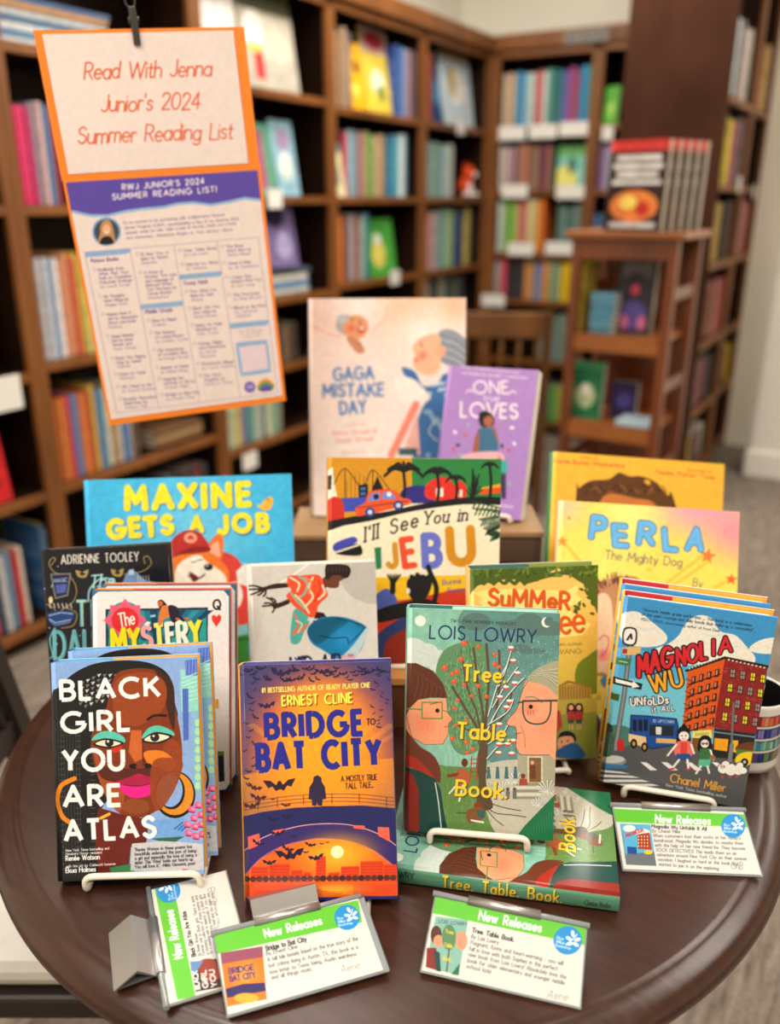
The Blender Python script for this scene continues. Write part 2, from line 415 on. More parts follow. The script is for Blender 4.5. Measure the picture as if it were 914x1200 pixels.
# ================================================================== the room
CARP = bpy.data.materials.new('carpet'); CARP.use_nodes = True
nt = CARP.node_tree; b = nt.nodes['Principled BSDF']; L = nt.links.new
tc = nt.nodes.new('ShaderNodeTexCoord'); n1 = nt.nodes.new('ShaderNodeTexNoise'); n1.inputs['Scale'].default_value = 90
mp = nt.nodes.new('ShaderNodeMapping'); mp.inputs['Scale'].default_value = (5, 42, 1); mp.inputs['Rotation'].default_value = (0, 0, .1)
n2 = nt.nodes.new('ShaderNodeTexNoise'); n2.inputs['Scale'].default_value = 1.6
cr = nt.nodes.new('ShaderNodeValToRGB'); cr.color_ramp.elements[0].color = h2l('#5c5248'); cr.color_ramp.elements[1].color = h2l('#978a7c')
cr.color_ramp.elements[0].position = .35; cr.color_ramp.elements[1].position = .68
mx = nt.nodes.new('ShaderNodeMath'); mx.operation = 'MULTIPLY_ADD'; mx.inputs[1].default_value = .3
m2 = nt.nodes.new('ShaderNodeMath'); m2.operation = 'MULTIPLY'; m2.inputs[1].default_value = .7
L(tc.outputs['Object'], n1.inputs['Vector']); L(tc.outputs['Object'], mp.inputs[0]); L(mp.outputs[0], n2.inputs['Vector'])
L(n1.outputs['Fac'], mx.inputs[0]); L(n2.outputs['Fac'], m2.inputs[0]); L(m2.outputs[0], mx.inputs[2]); L(mx.outputs[0], cr.inputs[0])
L(cr.outputs[0], b.inputs['Base Color']); b.inputs['Roughness'].default_value = .95
bp = nt.nodes.new('ShaderNodeBump'); bp.inputs['Strength'].default_value = .5; L(n1.outputs['Fac'], bp.inputs['Height']); L(bp.outputs[0], b.inputs['Normal'])
CREAM = mat('cream_wall_paint', '#fbf6e6', .8, noise=.03, nscale=3)
WHITE = mat('white_paint', '#e9e4da', .8)
def structure(o): o['kind'] = 'structure'; return o
R0 = LW     # room frame: x right along the left wall, y out through it
structure(box('floor', -8, .6, -6.2, .6, -.05, 0, CARP, None, R0.M()))
structure(box('ceiling', -8, .6, -6.2, .6, 3.0, 3.05, WHITE, None, R0.M()))
structure(box('wall_left', -8, .6, .34, .42, 0, 3.0, CREAM, None, R0.M()))
structure(box('wall_back', .34, .42, -6.2, .34, 0, 3.0, CREAM, None, R0.M()))
structure(box('wall_right', -8, .34, -6.2, -6.12, 0, 3.0, CREAM, None, R0.M()))
structure(box('wall_front', -8, -7.92, -6.12, .34, 0, 3.0, CREAM, None, R0.M()))
# painted band of lettering high on the back wall is only a pale pattern in view
COLM = mat('white_column_paint', '#eeeae2', .7, noise=.06, nscale=12)
bm = bmesh.new(); add_box(bm, -.09, .09, -.09, .09, 0, 3.0, 0, .01); add_box(bm, -.105, .105, -.105, .105, 0, .14, 0, .01)
tag(fin(bm, 'column', COLM, None, Matrix.Translation((1.985, 4.30, 0)) @ Matrix.Rotation(A1, 4, 'Z')), 'white square column standing in front of the bookcase at the right edge', 'column')

# ================================================================== bookcases
WD = wood('shaded_bookcase_wood', '#120905', '#2e180c', .5, 5, (1, 1, .12), bump=.05, spec=.2)  # dark wood, colour taken near black for the shade inside the shelves
WE = wood('lit_bookcase_edge_wood', '#5a3012', '#9a602c', .45, 5, (1, 1, .2), bump=.05)  # brighter copy for front edges and crown, light on them put into the colour
WP = wood('dark_end_panel_wood', '#2b170e', '#4a2b1d', .8, 3, (1, 1, .5), bump=.05, spec=.08)
def bookcase(F, x0, x1, shelves, label, top=2.16, depth=.3, crown=True, endp=None, cat='bookcase', m_end=None):
    t = thing('bookcase', label, cat, F.M(x0, 0, 0), 'dark wood bookcases'); W = x1-x0
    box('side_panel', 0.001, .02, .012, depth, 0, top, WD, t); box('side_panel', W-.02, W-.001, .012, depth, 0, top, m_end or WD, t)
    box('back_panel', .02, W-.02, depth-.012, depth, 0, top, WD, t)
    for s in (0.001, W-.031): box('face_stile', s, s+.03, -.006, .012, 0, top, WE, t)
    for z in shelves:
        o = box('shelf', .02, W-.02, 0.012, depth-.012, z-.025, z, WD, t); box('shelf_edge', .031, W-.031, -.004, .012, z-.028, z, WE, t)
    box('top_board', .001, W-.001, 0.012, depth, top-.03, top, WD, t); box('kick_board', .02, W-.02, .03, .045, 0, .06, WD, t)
    if crown:
        bm = bmesh.new(); add_box(bm, .001, W-.001, -.03, .012, top-.035, top+.045, 0, .008); add_box(bm, .001, W-.001, -.006, .012, top-.07, top-.035)
        fin(bm, 'crown_moulding', WE, t)
    return t
SH12 = [1.73, 1.37, 1.0, .64, .28, .08]
LB = [('bookcase bay left of the corner', -.78, 0, SH12), ('second bookcase bay left of the corner', -1.60, -.78, SH12),
      ('bookcase bay partly behind the hanging sign', -2.41, -1.60, [1.75, 1.37, .98, .70, .41, .08]),
      ('bookcase bay left of the hanging sign', -3.21, -2.41, [1.76, 1.34, .89, .50, .08]),
      ('leftmost bookcase bay', -4.03, -3.21, [1.76, 1.34, .87, .495, .08])]
for nm, a, c, sh in LB: bookcase(LW, a, c, sh, 'dark wood %s of the left wall' % nm)
SHB = [1.74, 1.41, 1.07, .80, .45, .08]
bookcase(BW, .035, .62, SHB, 'dark wood bookcase bay on the back wall right of the corner')
bookcase(BW, .622, 1.045, SHB, 'dark wood bookcase bay half hidden behind the big brown panel')
SHR = [1.77, 1.42, 1.086, .724, .40, .08]
bookcase(RW, .022, .77, SHR, 'dark wood bookcase bay next to the big brown panel at right', top=2.5, depth=.36, crown=False)
bookcase(RW, .772, 1.27, SHR, 'dark wood bookcase bay behind the white column', top=2.5, depth=.36, crown=False)
tag(box('end_panel', -.02, .02, -.03, .395, 0, 2.9, WP, None, RW.M()), 'tall plain dark brown panel closing the end of the right bookcase', 'panel')
# corner post where the two walls of cases meet
tag(box('corner_post', .001, .0345, .001, .3, 0, 2.16, WE, None, BW.M()), 'dark wood corner post between the left and back bookcases', 'post')

x_, z_ = BW.at(662, 40, -.03); x2_, _ = BW.at(715, 34, -.03)
t = thing('lettered_strip', 'grey lettered strip fixed to the moulding above the back-wall shelves', 'sign', BW.M(x_, -.0365, 2.13)); box('strip', 0, x2_-x_, 0, .0045, 0, .06, mat('grey_strip', '#8c8680', .6), t)
for i in range(9): box('mark', .02+i*.04, .042+i*.04, -.001, 0.0, .02+(i % 2)*.006, .042, mat('strip_ink', '#3c3835', .6), t)
# ------------------------------------------------------------------ background books
PAGES = pages_mat()
def spine_mat(col):
    k = 'print_'+col
    if k in _m: return _m[k]
    c = hexc(col); lum = c.mean(); alt = c*.35 if lum > .55 else c*.4+.6*np.array([.95, .9, .8])
    m = bpy.data.materials.new(k); m.use_nodes = True; nt = m.node_tree; b = nt.nodes['Principled BSDF']; L = nt.links.new
    tc = nt.nodes.new('ShaderNodeTexCoord'); mp = nt.nodes.new('ShaderNodeMapping'); mp.inputs['Scale'].default_value = (2.5, .3, 9)
    n = nt.nodes.new('ShaderNodeTexNoise'); n.inputs['Scale'].default_value = 2.2; n.inputs['Detail'].default_value = 2
    oi = nt.nodes.new('ShaderNodeObjectInfo'); ad = nt.nodes.new('ShaderNodeVectorMath'); ad.operation = 'ADD'
    L(tc.outputs['Generated'], mp.inputs[0]); L(mp.outputs[0], ad.inputs[0]); L(oi.outputs['Location'], ad.inputs[1]); L(ad.outputs[0], n.inputs['Vector'])
    cr = nt.nodes.new('ShaderNodeValToRGB'); cr.color_ramp.interpolation = 'EASE'
    cr.color_ramp.elements[0].color = h2l(col); cr.color_ramp.elements[0].position = .52
    cr.color_ramp.elements[1].position = .6; cr.color_ramp.elements[1].color = tuple([((x+.055)/1.055)**2.4 for x in (c*.6+alt*.4)]+[1])
    L(n.outputs['Fac'], cr.inputs[0]); L(cr.outputs[0], b.inputs['Base Color']); b.inputs['Roughness'].default_value = .45; b.inputs['Specular IOR Level'].default_value = .3
    _m[k] = m; return m
def unit_book(col):
    k = 'unit_'+col
    if k in _m: return _m[k]
    bm = bmesh.new()
    out = [(-.5, 1), (-.5, .03), (-.34, 0), (.34, 0), (.5, .03), (.5, 1)]; inn = [(-.42, 1), (-.42, .06), (-.3, .05), (.3, .05), (.42, .06), (.42, 1)]
    vo = [[bm.verts.new((x, y, z)) for x, y in out] for z in (0, 1)]; vi = [[bm.verts.new((x, y, z)) for x, y in inn] for z in (0, 1)]
    for i in range(5):
        bm.faces.new((vo[0][i], vo[0][i+1], vo[1][i+1], vo[1][i])); bm.faces.new((vi[0][i+1], vi[0][i], vi[1][i], vi[1][i+1]))
        for z in (0, 1): bm.faces.new((vo[z][i], vo[z][i+1], vi[z][i+1], vi[z][i]))
    for i in (0, 5): bm.faces.new((vo[0][i], vo[1][i], vi[1][i], vi[0][i]))
    add_box(bm, -.41, .41, .06, .97, .02, .98, 1)
    bmesh.ops.recalc_face_normals(bm, faces=bm.faces)
    me = bpy.data.meshes.new('book'); bm.to_mesh(me); bm.free(); me.materials.append(spine_mat(col)); me.materials.append(PAGES)
    _m[k] = me; return me
CN = [('black', '#181818'), ('white', '#e4e0da'), ('grey', '#8a8580'), ('red', '#c02a2a'), ('dark red', '#6b2028'), ('pink', '#e05a8a'), ('pale pink', '#e8b8b4'), ('orange', '#e8782a'),
      ('yellow', '#e8c030'), ('cream', '#e6d8ae'), ('lime green', '#8ab838'), ('green', '#2f7a3c'), ('pale green', '#a8c8a0'), ('teal', '#2f8c8c'), ('light blue', '#7ab4d4'),
      ('blue', '#2a62b0'), ('dark blue', '#1e2c5c'), ('purple', '#6a4a9a'), ('lilac', '#b8a0cc'), ('brown', '#6e4628'), ('tan', '#b8966a'), ('dark grey', '#3c3a3a'), ('peach', '#e8a888')]
def cname(c):
    v = hexc(c); return min(CN, key=lambda q: ((hexc(q[1])-v)**2).sum())[0]
ORD = ['first', 'second', 'third', 'fourth', 'fifth', 'sixth', 'seventh', 'eighth', 'ninth', 'tenth', 'eleventh', 'twelfth', 'thirteenth', 'fourteenth', 'fifteenth', 'sixteenth', 'seventeenth', 'eighteenth', 'nineteenth', 'twentieth']
nbook = 0
BAYS = {id(LW): [(a, c) for _, a, c, _ in LB], id(BW): [(.035, .62), (.622, 1.045)], id(RW): [(.022, .77), (.772, 1.27)]}
def clamp(F, xa, xb):
    for a, c in BAYS.get(id(F), []):
        if a-.02 <= xa+.03 <= c: return max(xa, a+.034), min(xb, c-.034)
    return xa, xb
def room_above(F, z, x):
    if F is LW: sh = next((q[3] for q in LB if q[1] <= x <= q[2]), SH12)
    elif F is BW: sh = SHB
    elif F is RW: sh = SHR
    else: return .285
    up = [q for q in sh if q > z+.05]; return (min(up) if up else 2.16)-z-.034
def row(F, z, pa, pb, pbase, ptop, cols, where, depth=.2, setb=.025, lean=0, jit=.06):
    """books stood side by side on the shelf at height z, between two pixels of the photo"""
    global nbook
    xa, _ = F.at(pa, pbase, setb); xb, _ = F.at(pb, pbase, setb); _, zt = F.at((pa+pb)/2, ptop, setb)
    xa, xb = clamp(F, xa, xb)
    n = len(cols); H = max(.1, min(zt-z, .31, room_above(F, z, (xa+xb)/2)/1.02)); wts = [random.uniform(.75, 1.25) for _ in cols]; k = (xb-xa)/sum(wts); x = xa
    for i, c in enumerate(cols):
        w_ = wts[i]*k; h = H*(1+random.uniform(-jit, jit*.3)); o = link('book', unit_book(c))
        y = setb+random.uniform(-.006, .01)
        o.matrix_world = F.M(x+w_/2, y, z+.0005) @ Matrix.Rotation(lean, 4, 'Y') @ Matrix.Diagonal((w_*.94, depth*random.uniform(.88, 1), h, 1))
        tag(o, '%s book, %s from left, %s' % (cname(c), ORD[i], where), 'book', 'books '+where); x += w_; nbook += 1
def lying(F, z, pa, pb, cols, where, th=.018, depth=.2, x=None):
    global nbook
    xa, _ = F.at(pa, 300, .03); xb, _ = F.at(pb, 300, .03)
    if x: xa, xb = x
    for i, c in enumerate(cols):
        o = link('book', unit_book(c)); W = (xb-xa)*random.uniform(.9, 1)
        o.matrix_world = F.M(xa, .03+random.uniform(0, .012), z+.0008+i*(th+.0008)+th/2) @ Matrix.Rotation(math.pi/2, 4, 'Y') @ Matrix.Diagonal((th, depth, W, 1))
        tag(o, '%s book lying flat, %s from the bottom, %s' % (cname(c), ORD[i], where), 'book', 'flat books '+where); nbook += 1
def cover_mesh(W, T, H, art, spine, inner, nm='cover', bt=.0025, sp=.006):
    bm = bmesh.new(); uvl = bm.loops.layers.uv.new('UVMap')
    out = [(W, 0), (sp, 0), (.0018, .0012), (0, .004), (0, T-.004), (.0018, T-.0012), (sp, T), (W, T)]
    inn = [(W, bt), (sp, bt), (.0034, bt+.0002), (bt, .0045), (bt, T-.0045), (.0034, T-bt-.0002), (sp, T-bt), (W, T-bt)]
    vo = [[bm.verts.new((x, y, z)) for x, y in out] for z in (0, H)]; vi = [[bm.verts.new((x, y, z)) for x, y in inn] for z in (0, H)]
    def q(vs, mi, sm=False):
        f = bm.faces.new(vs); f.material_index = mi; f.smooth = sm
        for l in f.loops:
            x, y, z = l.vert.co; l[uvl].uv = (x/W, z/H) if mi != 1 else (y/T, z/H)
    for i in range(7):
        q((vo[0][i], vo[1][i], vo[1][i+1], vo[0][i+1]), 0 if i < 2 else (1 if i < 5 else 2), 0 < i < 6)
        q((vi[0][i+1], vi[1][i+1], vi[1][i], vi[0][i]), 3)
        for z in (0, 1): q((vo[z][i], vo[z][i+1], vi[z][i+1], vi[z][i]), 0 if i < 2 else (1 if i < 5 else 2))
    for i in (0, 7): q((vo[0][i], vo[1][i], vi[1][i], vi[0][i]), 0 if i == 0 else 2)
    bmesh.ops.recalc_face_normals(bm, faces=bm.faces)
    me = bpy.data.meshes.new(nm); bm.to_mesh(me); bm.free()
    for m in (art, spine if not isinstance(spine, str) else mat('jacket_'+spine, spine, .35), spine if isinstance(spine, bpy.types.Material) and False else mat('jacket_back', '#d8d0c4', .4), inner): me.materials.append(m)
    return me
def book(label, M, W, T, H, art, spine='#333333', endp='#c0b8a8', flap=None, pages=None, group=None, cat='book', flap_w=.6, soft=False):
    t = thing('book', label, cat, M, group)
    bt = .0006 if soft else .0025; rc = 0 if soft else .004
    link('cover', cover_mesh(W, T, H, art, spine, mat('endpaper_'+endp, endp, .7), bt=bt), t)
    pg = pages or PAGES
    box('pages', .0055, W-rc-.0005, bt+.0004, T-bt-(.0026 if flap else .0004), rc+.0002, H-rc-.0002, pg, t)
    if flap: box('jacket_flap', W*(1-flap_w), W-.0006, T-bt-.0008, T-bt-.0001, .0006, H-.0006, mat('flap_'+flap, flap, .45), t)
    return t
def patch_art(W, H, bg, blobs, ppm=420, seed=0):
    a = Art(None, W, H, ppm, bg); w, h = a.W, a.H
    for q in blobs:
        kind, x, y, rx, ry, c = q
        if kind == 'e': a.ell(x*w, y*h, rx*w, ry*h, c)
        else: a.poly([(x*w, y*h), ((x+rx)*w, y*h), ((x+rx)*w, (y+ry)*h), (x*w, (y+ry)*h)], c)
    a.mottle(.1, 8, seed); return a
_fo = 0
def face_out(F, z, pa, pb, pbase, ptop, label, bg, blobs, tilt=8, setb=.03, T=.018, spine=None, yaw=0):
    global _fo; _fo += 1
    xa, _ = F.at(pa, pbase, setb); xb, _ = F.at(pb, pbase, setb); _, zt = F.at((pa+pb)/2, ptop, setb+.03)
    xa, xb = clamp(F, xa, xb)
    W, H = abs(xb-xa), max(.1, min((zt-z)/math.cos(math.radians(tilt)), room_above(F, z, (xa+xb)/2)))
    M = F.M(xa, setb, z+.0008) @ Matrix.Rotation(math.radians(yaw), 4, 'Z') @ Matrix.Rotation(math.radians(-tilt), 4, 'X')
    return book(label, M, W, T, H, patch_art(W, H, bg, blobs, seed=_fo).mat('shelf_cover_print', rough=.4), spine or bg, cat='book')

# bay left of the hanging sign
S4 = '%s shelf left of the hanging sign'
lying(LW, 1.76, 2, 80, ['#dfe3e8', '#6f97b8', '#e8e8e4', '#56789a', '#d8dce0', '#c89868', '#3f5f88'], S4 % 'top', .017, .22, x=(-3.17, -2.72))
row(LW, 1.34, 8, 26, 240, 100, ['#3f86a8', '#3c7f96', '#8fb0b4'], S4 % 'second'+' by its post')
row(LW, 1.34, 26, 76, 240, 122, ['#c8285a', '#e0306a', '#d83a70', '#b82860', '#9a98a8', '#e0b8b8', '#4878a0', '#2a4a78', '#b84048'], S4 % 'second')
row(LW, .89, 50, 118, 425, 290, ['#9a7ab0', '#dcdce0', '#d0d4dc', '#5f86b4', '#e4e4e4', '#d88a68', '#e0a078', '#c8503c', '#e8c850', '#d8d070', '#a8a0c0'], S4 % 'third')
row(LW, .50, 74, 168, 560, 450, ['#d06a2c', '#e09048', '#cc4830', '#6a5890', '#7a9cc4', '#e07838', '#a8502c', '#e0b850', '#4f7fb0', '#3a8068', '#e4dcd0', '#b89468', '#d8d4cc', '#4a78b8', '#c0a888', '#5a4638'], S4 % 'fourth')
lying(LW, .50, 0, 0, ['#8a6038', '#b89870', '#6a4828'], S4 % 'fourth', .02, .2, x=(-2.72, -2.47))
row(LW, .08, 60, 120, 700, 600, ['#3a68a0', '#e0c050', '#4a88b8', '#d8d8d0', '#303848', '#5088a0', '#d0c070'], S4 % 'bottom', depth=.2)
# leftmost bay
S5 = '%s shelf of the leftmost bay'
row(LW, 1.76, -40, 8, 40, -40, ['#c8ccd0', '#5a7898', '#d8d8d0', '#3c5878'], S5 % 'top')
row(LW, 1.34, -40, 2, 240, 130, ['#504840', '#a09078', '#383028'], S5 % 'second')
row(LW, .87, -60, -4, 440, 340, ['#403830', '#2f5a50', '#287060', '#605048'], S5 % 'third')
face_out(LW, .495, -38, 17, 590, 500, 'bright red book facing out on the shelf at the left edge', '#d0282c', [('e', .5, .35, .3, .15, '#e88a30'), ('r', .2, .7, .6, .1, '#901818')])
row(LW, .08, -40, 14, 800, 640, ['#401c1c', '#b03830', '#302828', '#c8c4bc', '#1c1c20', '#c84838'], S5 % 'bottom')
row(LW, .08, 14, 52, 800, 640, ['#30405c', '#d8d8d8', '#6088a8', '#c02c30', '#e8e0d0'], S5 % 'bottom'+' beside the post')
# bay partly behind the sign
S3 = '%s shelf beside the hanging sign'
face_out(LW, 1.75, 236, 288, 112, -20, 'pale picture book facing out directly above the hanging sign', '#d8d4cc', [('r', .1, .2, .8, .25, '#f0efe8'), ('r', .15, .6, .7, .1, '#c04848')])
face_out(LW, 1.75, 291, 352, 108, -14, 'large face-out picture book with a red and yellow figure beside the sign', '#b8b0a0', [('r', 0, 0, 1, .25, '#5c6048'), ('e', .25, .45, .18, .2, '#e8e2da'), ('r', .12, .58, .24, .06, '#f0c020'), ('r', .2, .65, .16, .25, '#c83030'), ('r', .4, .3, .5, .4, '#cfc6b2')])
face_out(LW, 1.37, 292, 326, 222, 145, 'green and pink face-out book right beside the hanging sign', '#5f9a80', [('r', .4, .1, .3, .8, '#a8607c'), ('r', .05, .5, .3, .4, '#88b8a0')])
face_out(LW, 1.37, 327, 352, 218, 142, 'pale blue face-out book on the shelf beside the green one', '#8fb8c8', [('e', .5, .6, .3, .2, '#d8e4d8'), ('e', .5, .25, .3, .15, '#a890b0')])
lying(LW, .98, 0, 0, ['#e0dcd4', '#6890b8', '#d8d0c0', '#405060'], S3 % 'third', .025, .2, x=(-2.06, -1.72))
o = face_out(LW, .98, 316, 352, 340, 262, 'purple and black book facing out above a flat pile of books', '#7a6a98', [('e', .4, .3, .3, .15, '#28203c'), ('r', .1, .05, .8, .12, '#3a3050'), ('e', .6, .7, .25, .2, '#a8a0c8')]); o.location.z += .1125
row(LW, .41, 262, 334, 520, 468, ['#a8c8b0', '#c8d8b8', '#d8c878', '#8878a8', '#4a8c8c', '#b8c8b0', '#6878a0', '#c8d0a8', '#5f9c88', '#9a9078'], S3 % 'low')
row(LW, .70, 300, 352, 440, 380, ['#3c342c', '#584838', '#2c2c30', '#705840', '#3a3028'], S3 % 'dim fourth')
row(LW, .08, 175, 250, 610, 540, ['#30343c', '#3c4450', '#282c34', '#484c54', '#34303c', '#50342c', '#2c3440', '#8a3028', '#34343c'], S3 % 'bottom')
# second bay left of the corner
S2 = '%s shelf, second bay from the corner'
row(LW, 1.73, 393, 412, 120, 32, ['#b89a78', '#8a6a50', '#c8b090', '#6a5a5c'], S2 % 'top')
face_out(LW, 1.73, 413, 430, 124, 52, 'narrow bright yellow face-out book on the top shelf', '#f0b020', [('e', .6, .35, .2, .1, '#604818'), ('e', .4, .7, .25, .1, '#f8d860')])
face_out(LW, 1.73, 431, 462, 128, 34, 'face-out picture book with a red top and yellow picture', '#e8cc48', [('r', 0, 0, 1, .3, '#c8a8a0'), ('e', .5, .15, .35, .1, '#b83038'), ('e', .5, .62, .25, .15, '#f0e8d0'), ('e', .6, .75, .15, .1, '#7a9840')], setb=.045)
row(LW, 1.73, 464, 487, 128, 42, ['#2a4890', '#3c68a8', '#7a9cc0', '#a88890', '#5a4850'], S2 % 'top'+', right part')
face_out(LW, 1.37, 382, 405, 228, 168, 'cream face-out book with a teal top and small blue figure', '#e8e0b0', [('r', 0, 0, 1, .15, '#3c9c98'), ('e', .5, .6, .13, .2, '#2c7090')], setb=.01)
row(LW, 1.37, 406, 453, 228, 155, ['#c83850', '#a8bcc8', '#6ca0b8', '#8aa8a8', '#98505c', '#c0a088', '#788c48', '#7a9c58', '#c89878', '#d8a888', '#708060'], S2 % 'second')
row(LW, 1.37, 457, 478, 228, 156, ['#3070a0', '#3c98a8', '#a8d0d8', '#e0e4e4', '#5898a8'], S2 % 'second'+', right part')
row(LW, 1.0, 393, 432, 328, 252, ['#e07820', '#e88830', '#702028', '#787470', '#a8a8a4', '#98384c', '#98b4a0', '#38708c'], S2 % 'third')
face_out(LW, 1.0, 434, 462, 320, 256, 'green face-out book with a yellow figure leaning on the third shelf', '#48a040', [('e', .4, .6, .25, .25, '#d8c860'), ('e', .4, .35, .15, .1, '#e0e0d0')], yaw=-4)
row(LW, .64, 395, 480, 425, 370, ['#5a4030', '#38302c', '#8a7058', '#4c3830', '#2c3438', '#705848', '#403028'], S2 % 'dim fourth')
# bay left of the corner
S1 = '%s shelf, bay left of the corner'
row(LW, 1.73, 495, 507, 130, 52, ['#b04030', '#c85038', '#6a2c28'], S1 % 'top')
face_out(LW, 1.73, 508, 521, 132, 72, 'dark blue narrow face-out book left of the pale one', '#1f4474', [('e', .5, .5, .3, .2, '#4888b0')], setb=.05)
face_out(LW, 1.73, 522, 556, 136, 62, 'pale blue and white face-out book nearest the corner', '#c4d4dc', [('e', .5, .45, .3, .25, '#e8e4d8'), ('e', .35, .4, .1, .2, '#c0a040'), ('r', 0, .0, 1, .1, '#b89868')])
row(LW, 1.37, 493, 533, 228, 167, ['#e8e4dc', '#a8a8a4', '#689088', '#7aa088', '#587898', '#a8c0b8', '#d8d8d0'], S1 % 'second')
row(LW, 1.0, 495, 554, 308, 242, ['#c04030', '#c0988c', '#a8a8a8', '#4c9c98', '#a8c0a0', '#88a868', '#28407c', '#1f3060', '#c8b858', '#383838'], S1 % 'third')
row(LW, .64, 493, 545, 362, 322, ['#d0c8a8', '#383c3c', '#a8a890', '#28484c', '#706850', '#244048'], S1 % 'fourth')
# back wall
K1 = '%s shelf of the back wall'
row(BW, 1.74, 575, 690, 146, 82, ['#ddd0b0', '#d8a090', '#e0cc90', '#58a0c8', '#4c90c8', '#a8d0d0', '#d0e0d8', '#d87878', '#d88888', '#e4e4dc', '#7ab8a8', '#2c6c68', '#3c7c74', '#3c70a8', '#7858a0', '#9a5088', '#b04858', '#2c78b0', '#48a0d0', '#348c70'], K1 % 'top', setb=.03)
row(BW, 1.41, 572, 648, 216, 170, ['#d8ccc0', '#cfc0b4', '#b898a0', '#d8b0b8', '#68384c', '#a89080', '#b07058', '#c89078', '#a0543c', '#788068', '#a07058', '#6c3048', '#4c3850', '#b06050', '#385848'], K1 % 'second')
face_out(BW, 1.41, 650, 686, 222, 170, 'green and yellow face-out book on the second back-wall shelf', '#7cc0b0', [('r', 0, 0, 1, .25, '#68a860'), ('e', .3, .75, .4, .3, '#e4dc78'), ('e', .5, .45, .12, .2, '#386860')])
row(BW, 1.07, 567, 636, 287, 230, ['#d0dcd0', '#a8c890', '#70a838', '#88b848', '#b8c880', '#d86840', '#c87890', '#ead058', '#d8d0b8', '#d8c068', '#e08030', '#e47028'], K1 % 'third')
row(BW, 1.07, 650, 682, 290, 240, ['#587870', '#688880', '#486860', '#7a9088', '#5c7468'], K1 % 'third'+', behind the stand')
row(BW, .80, 563, 668, 352, 300, ['#c03848', '#b84858', '#a0a098', '#c84058', '#242428', '#303034', '#2c2c30', '#d08848', '#b8885c', '#5c80b0', '#d89050', '#a8a870', '#60a090', '#e0b828', '#e8c020'], K1 % 'fourth')
row(BW, .45, 630, 668, 415, 368, ['#789080', '#a0b0a0', '#5c7c78', '#8c9c88', '#6c8478'], K1 % 'fifth')
row(BW, .08, 625, 668, 520, 450, ['#203c60', '#3c5880', '#58a048', '#a8c050', '#b88850', '#806848'], K1 % 'bottom')
K2 = '%s back-wall shelf by the brown panel'
face_out(BW, 1.74, 699, 722, 148, 102, 'bright green face-out book left of the big brown panel', '#58b030', [('e', .5, .6, .25, .2, '#a8d060')])
row(BW, 1.41, 692, 718, 222, 168, ['#8c5c94', '#b094b8', '#a8b8d0', '#d890a0', '#e06838'], K2 % 'second')
row(BW, 1.07, 690, 716, 282, 250, ['#4c78a8', '#38608c', '#6c8c50', '#486838'], K2 % 'third')
# right bookcase
Q1 = '%s shelf of the right bookcase'
row(RW, 1.77, 842, 884, 112, 10, ['#8c8478', '#c8a8a0', '#a8b0b8', '#e0ecf4', '#c8d8e4', '#6a6460', '#e4e4e0', '#b83838', '#d0d0cc', '#c0b8a8'], Q1 % 'top')
row(RW, 1.42, 831, 862, 216, 133, ['#2c6c60', '#3c8050', '#98b048', '#d8b838', '#7c3c50', '#a85068', '#684048'], Q1 % 'second')
row(RW, 1.42, 863, 880, 210, 135, ['#b8b0ac', '#4c4444', '#e0dcd4', '#e0b098', '#c89c84', '#98b8c0'], Q1 % 'second'+', far part')
row(RW, 1.086, 818, 856, 314, 235, ['#c84828', '#d86830', '#6c2c24', '#c0a048', '#a88c48', '#28242c', '#1c1c20', '#302c3c', '#604438'], Q1 % 'third')
row(RW, 1.086, 858, 880, 300, 236, ['#a87890', '#b890a8', '#886880', '#c05848', '#a06050'], Q1 % 'third'+', far part')
row(RW, .724, 803, 812, 415, 335, ['#c8c8c4', '#dcdcd8'], Q1 % 'fourth'+' near its end')
row(RW, .724, 826, 872, 400, 325, ['#8c5c44', '#b8846c', '#582c38', '#703c50', '#c07858', '#d09080', '#7c506c', '#c86030', '#b84c3c'], Q1 % 'fourth')
row(RW, .40, 796, 840, 490, 425, ['#98908c', '#302c34', '#b8a8a0', '#6c3040', '#88807c', '#a83c48', '#343440', '#3c3438'], Q1 % 'fifth')
row(RW, .40, 842, 862, 480, 405, ['#24304c', '#d8b020', '#e0bc30', '#883848', '#682c3c'], Q1 % 'fifth'+', far part')
row(RW, .08, 793, 850, 560, 500, ['#a0a098', '#c8c8c0', '#d0a840', '#c09838', '#484048', '#74343c', '#b0a898', '#d0c8bc'], Q1 % 'bottom')
Q2 = '%s shelf above the white column'
row(RW, 1.77, 889, 935, 130, 50, ['#d89080', '#e0a090', '#e8d038', '#f0d830', '#e8cc30', '#c83838', '#b83030', '#d8d0c8'], Q2 % 'top')
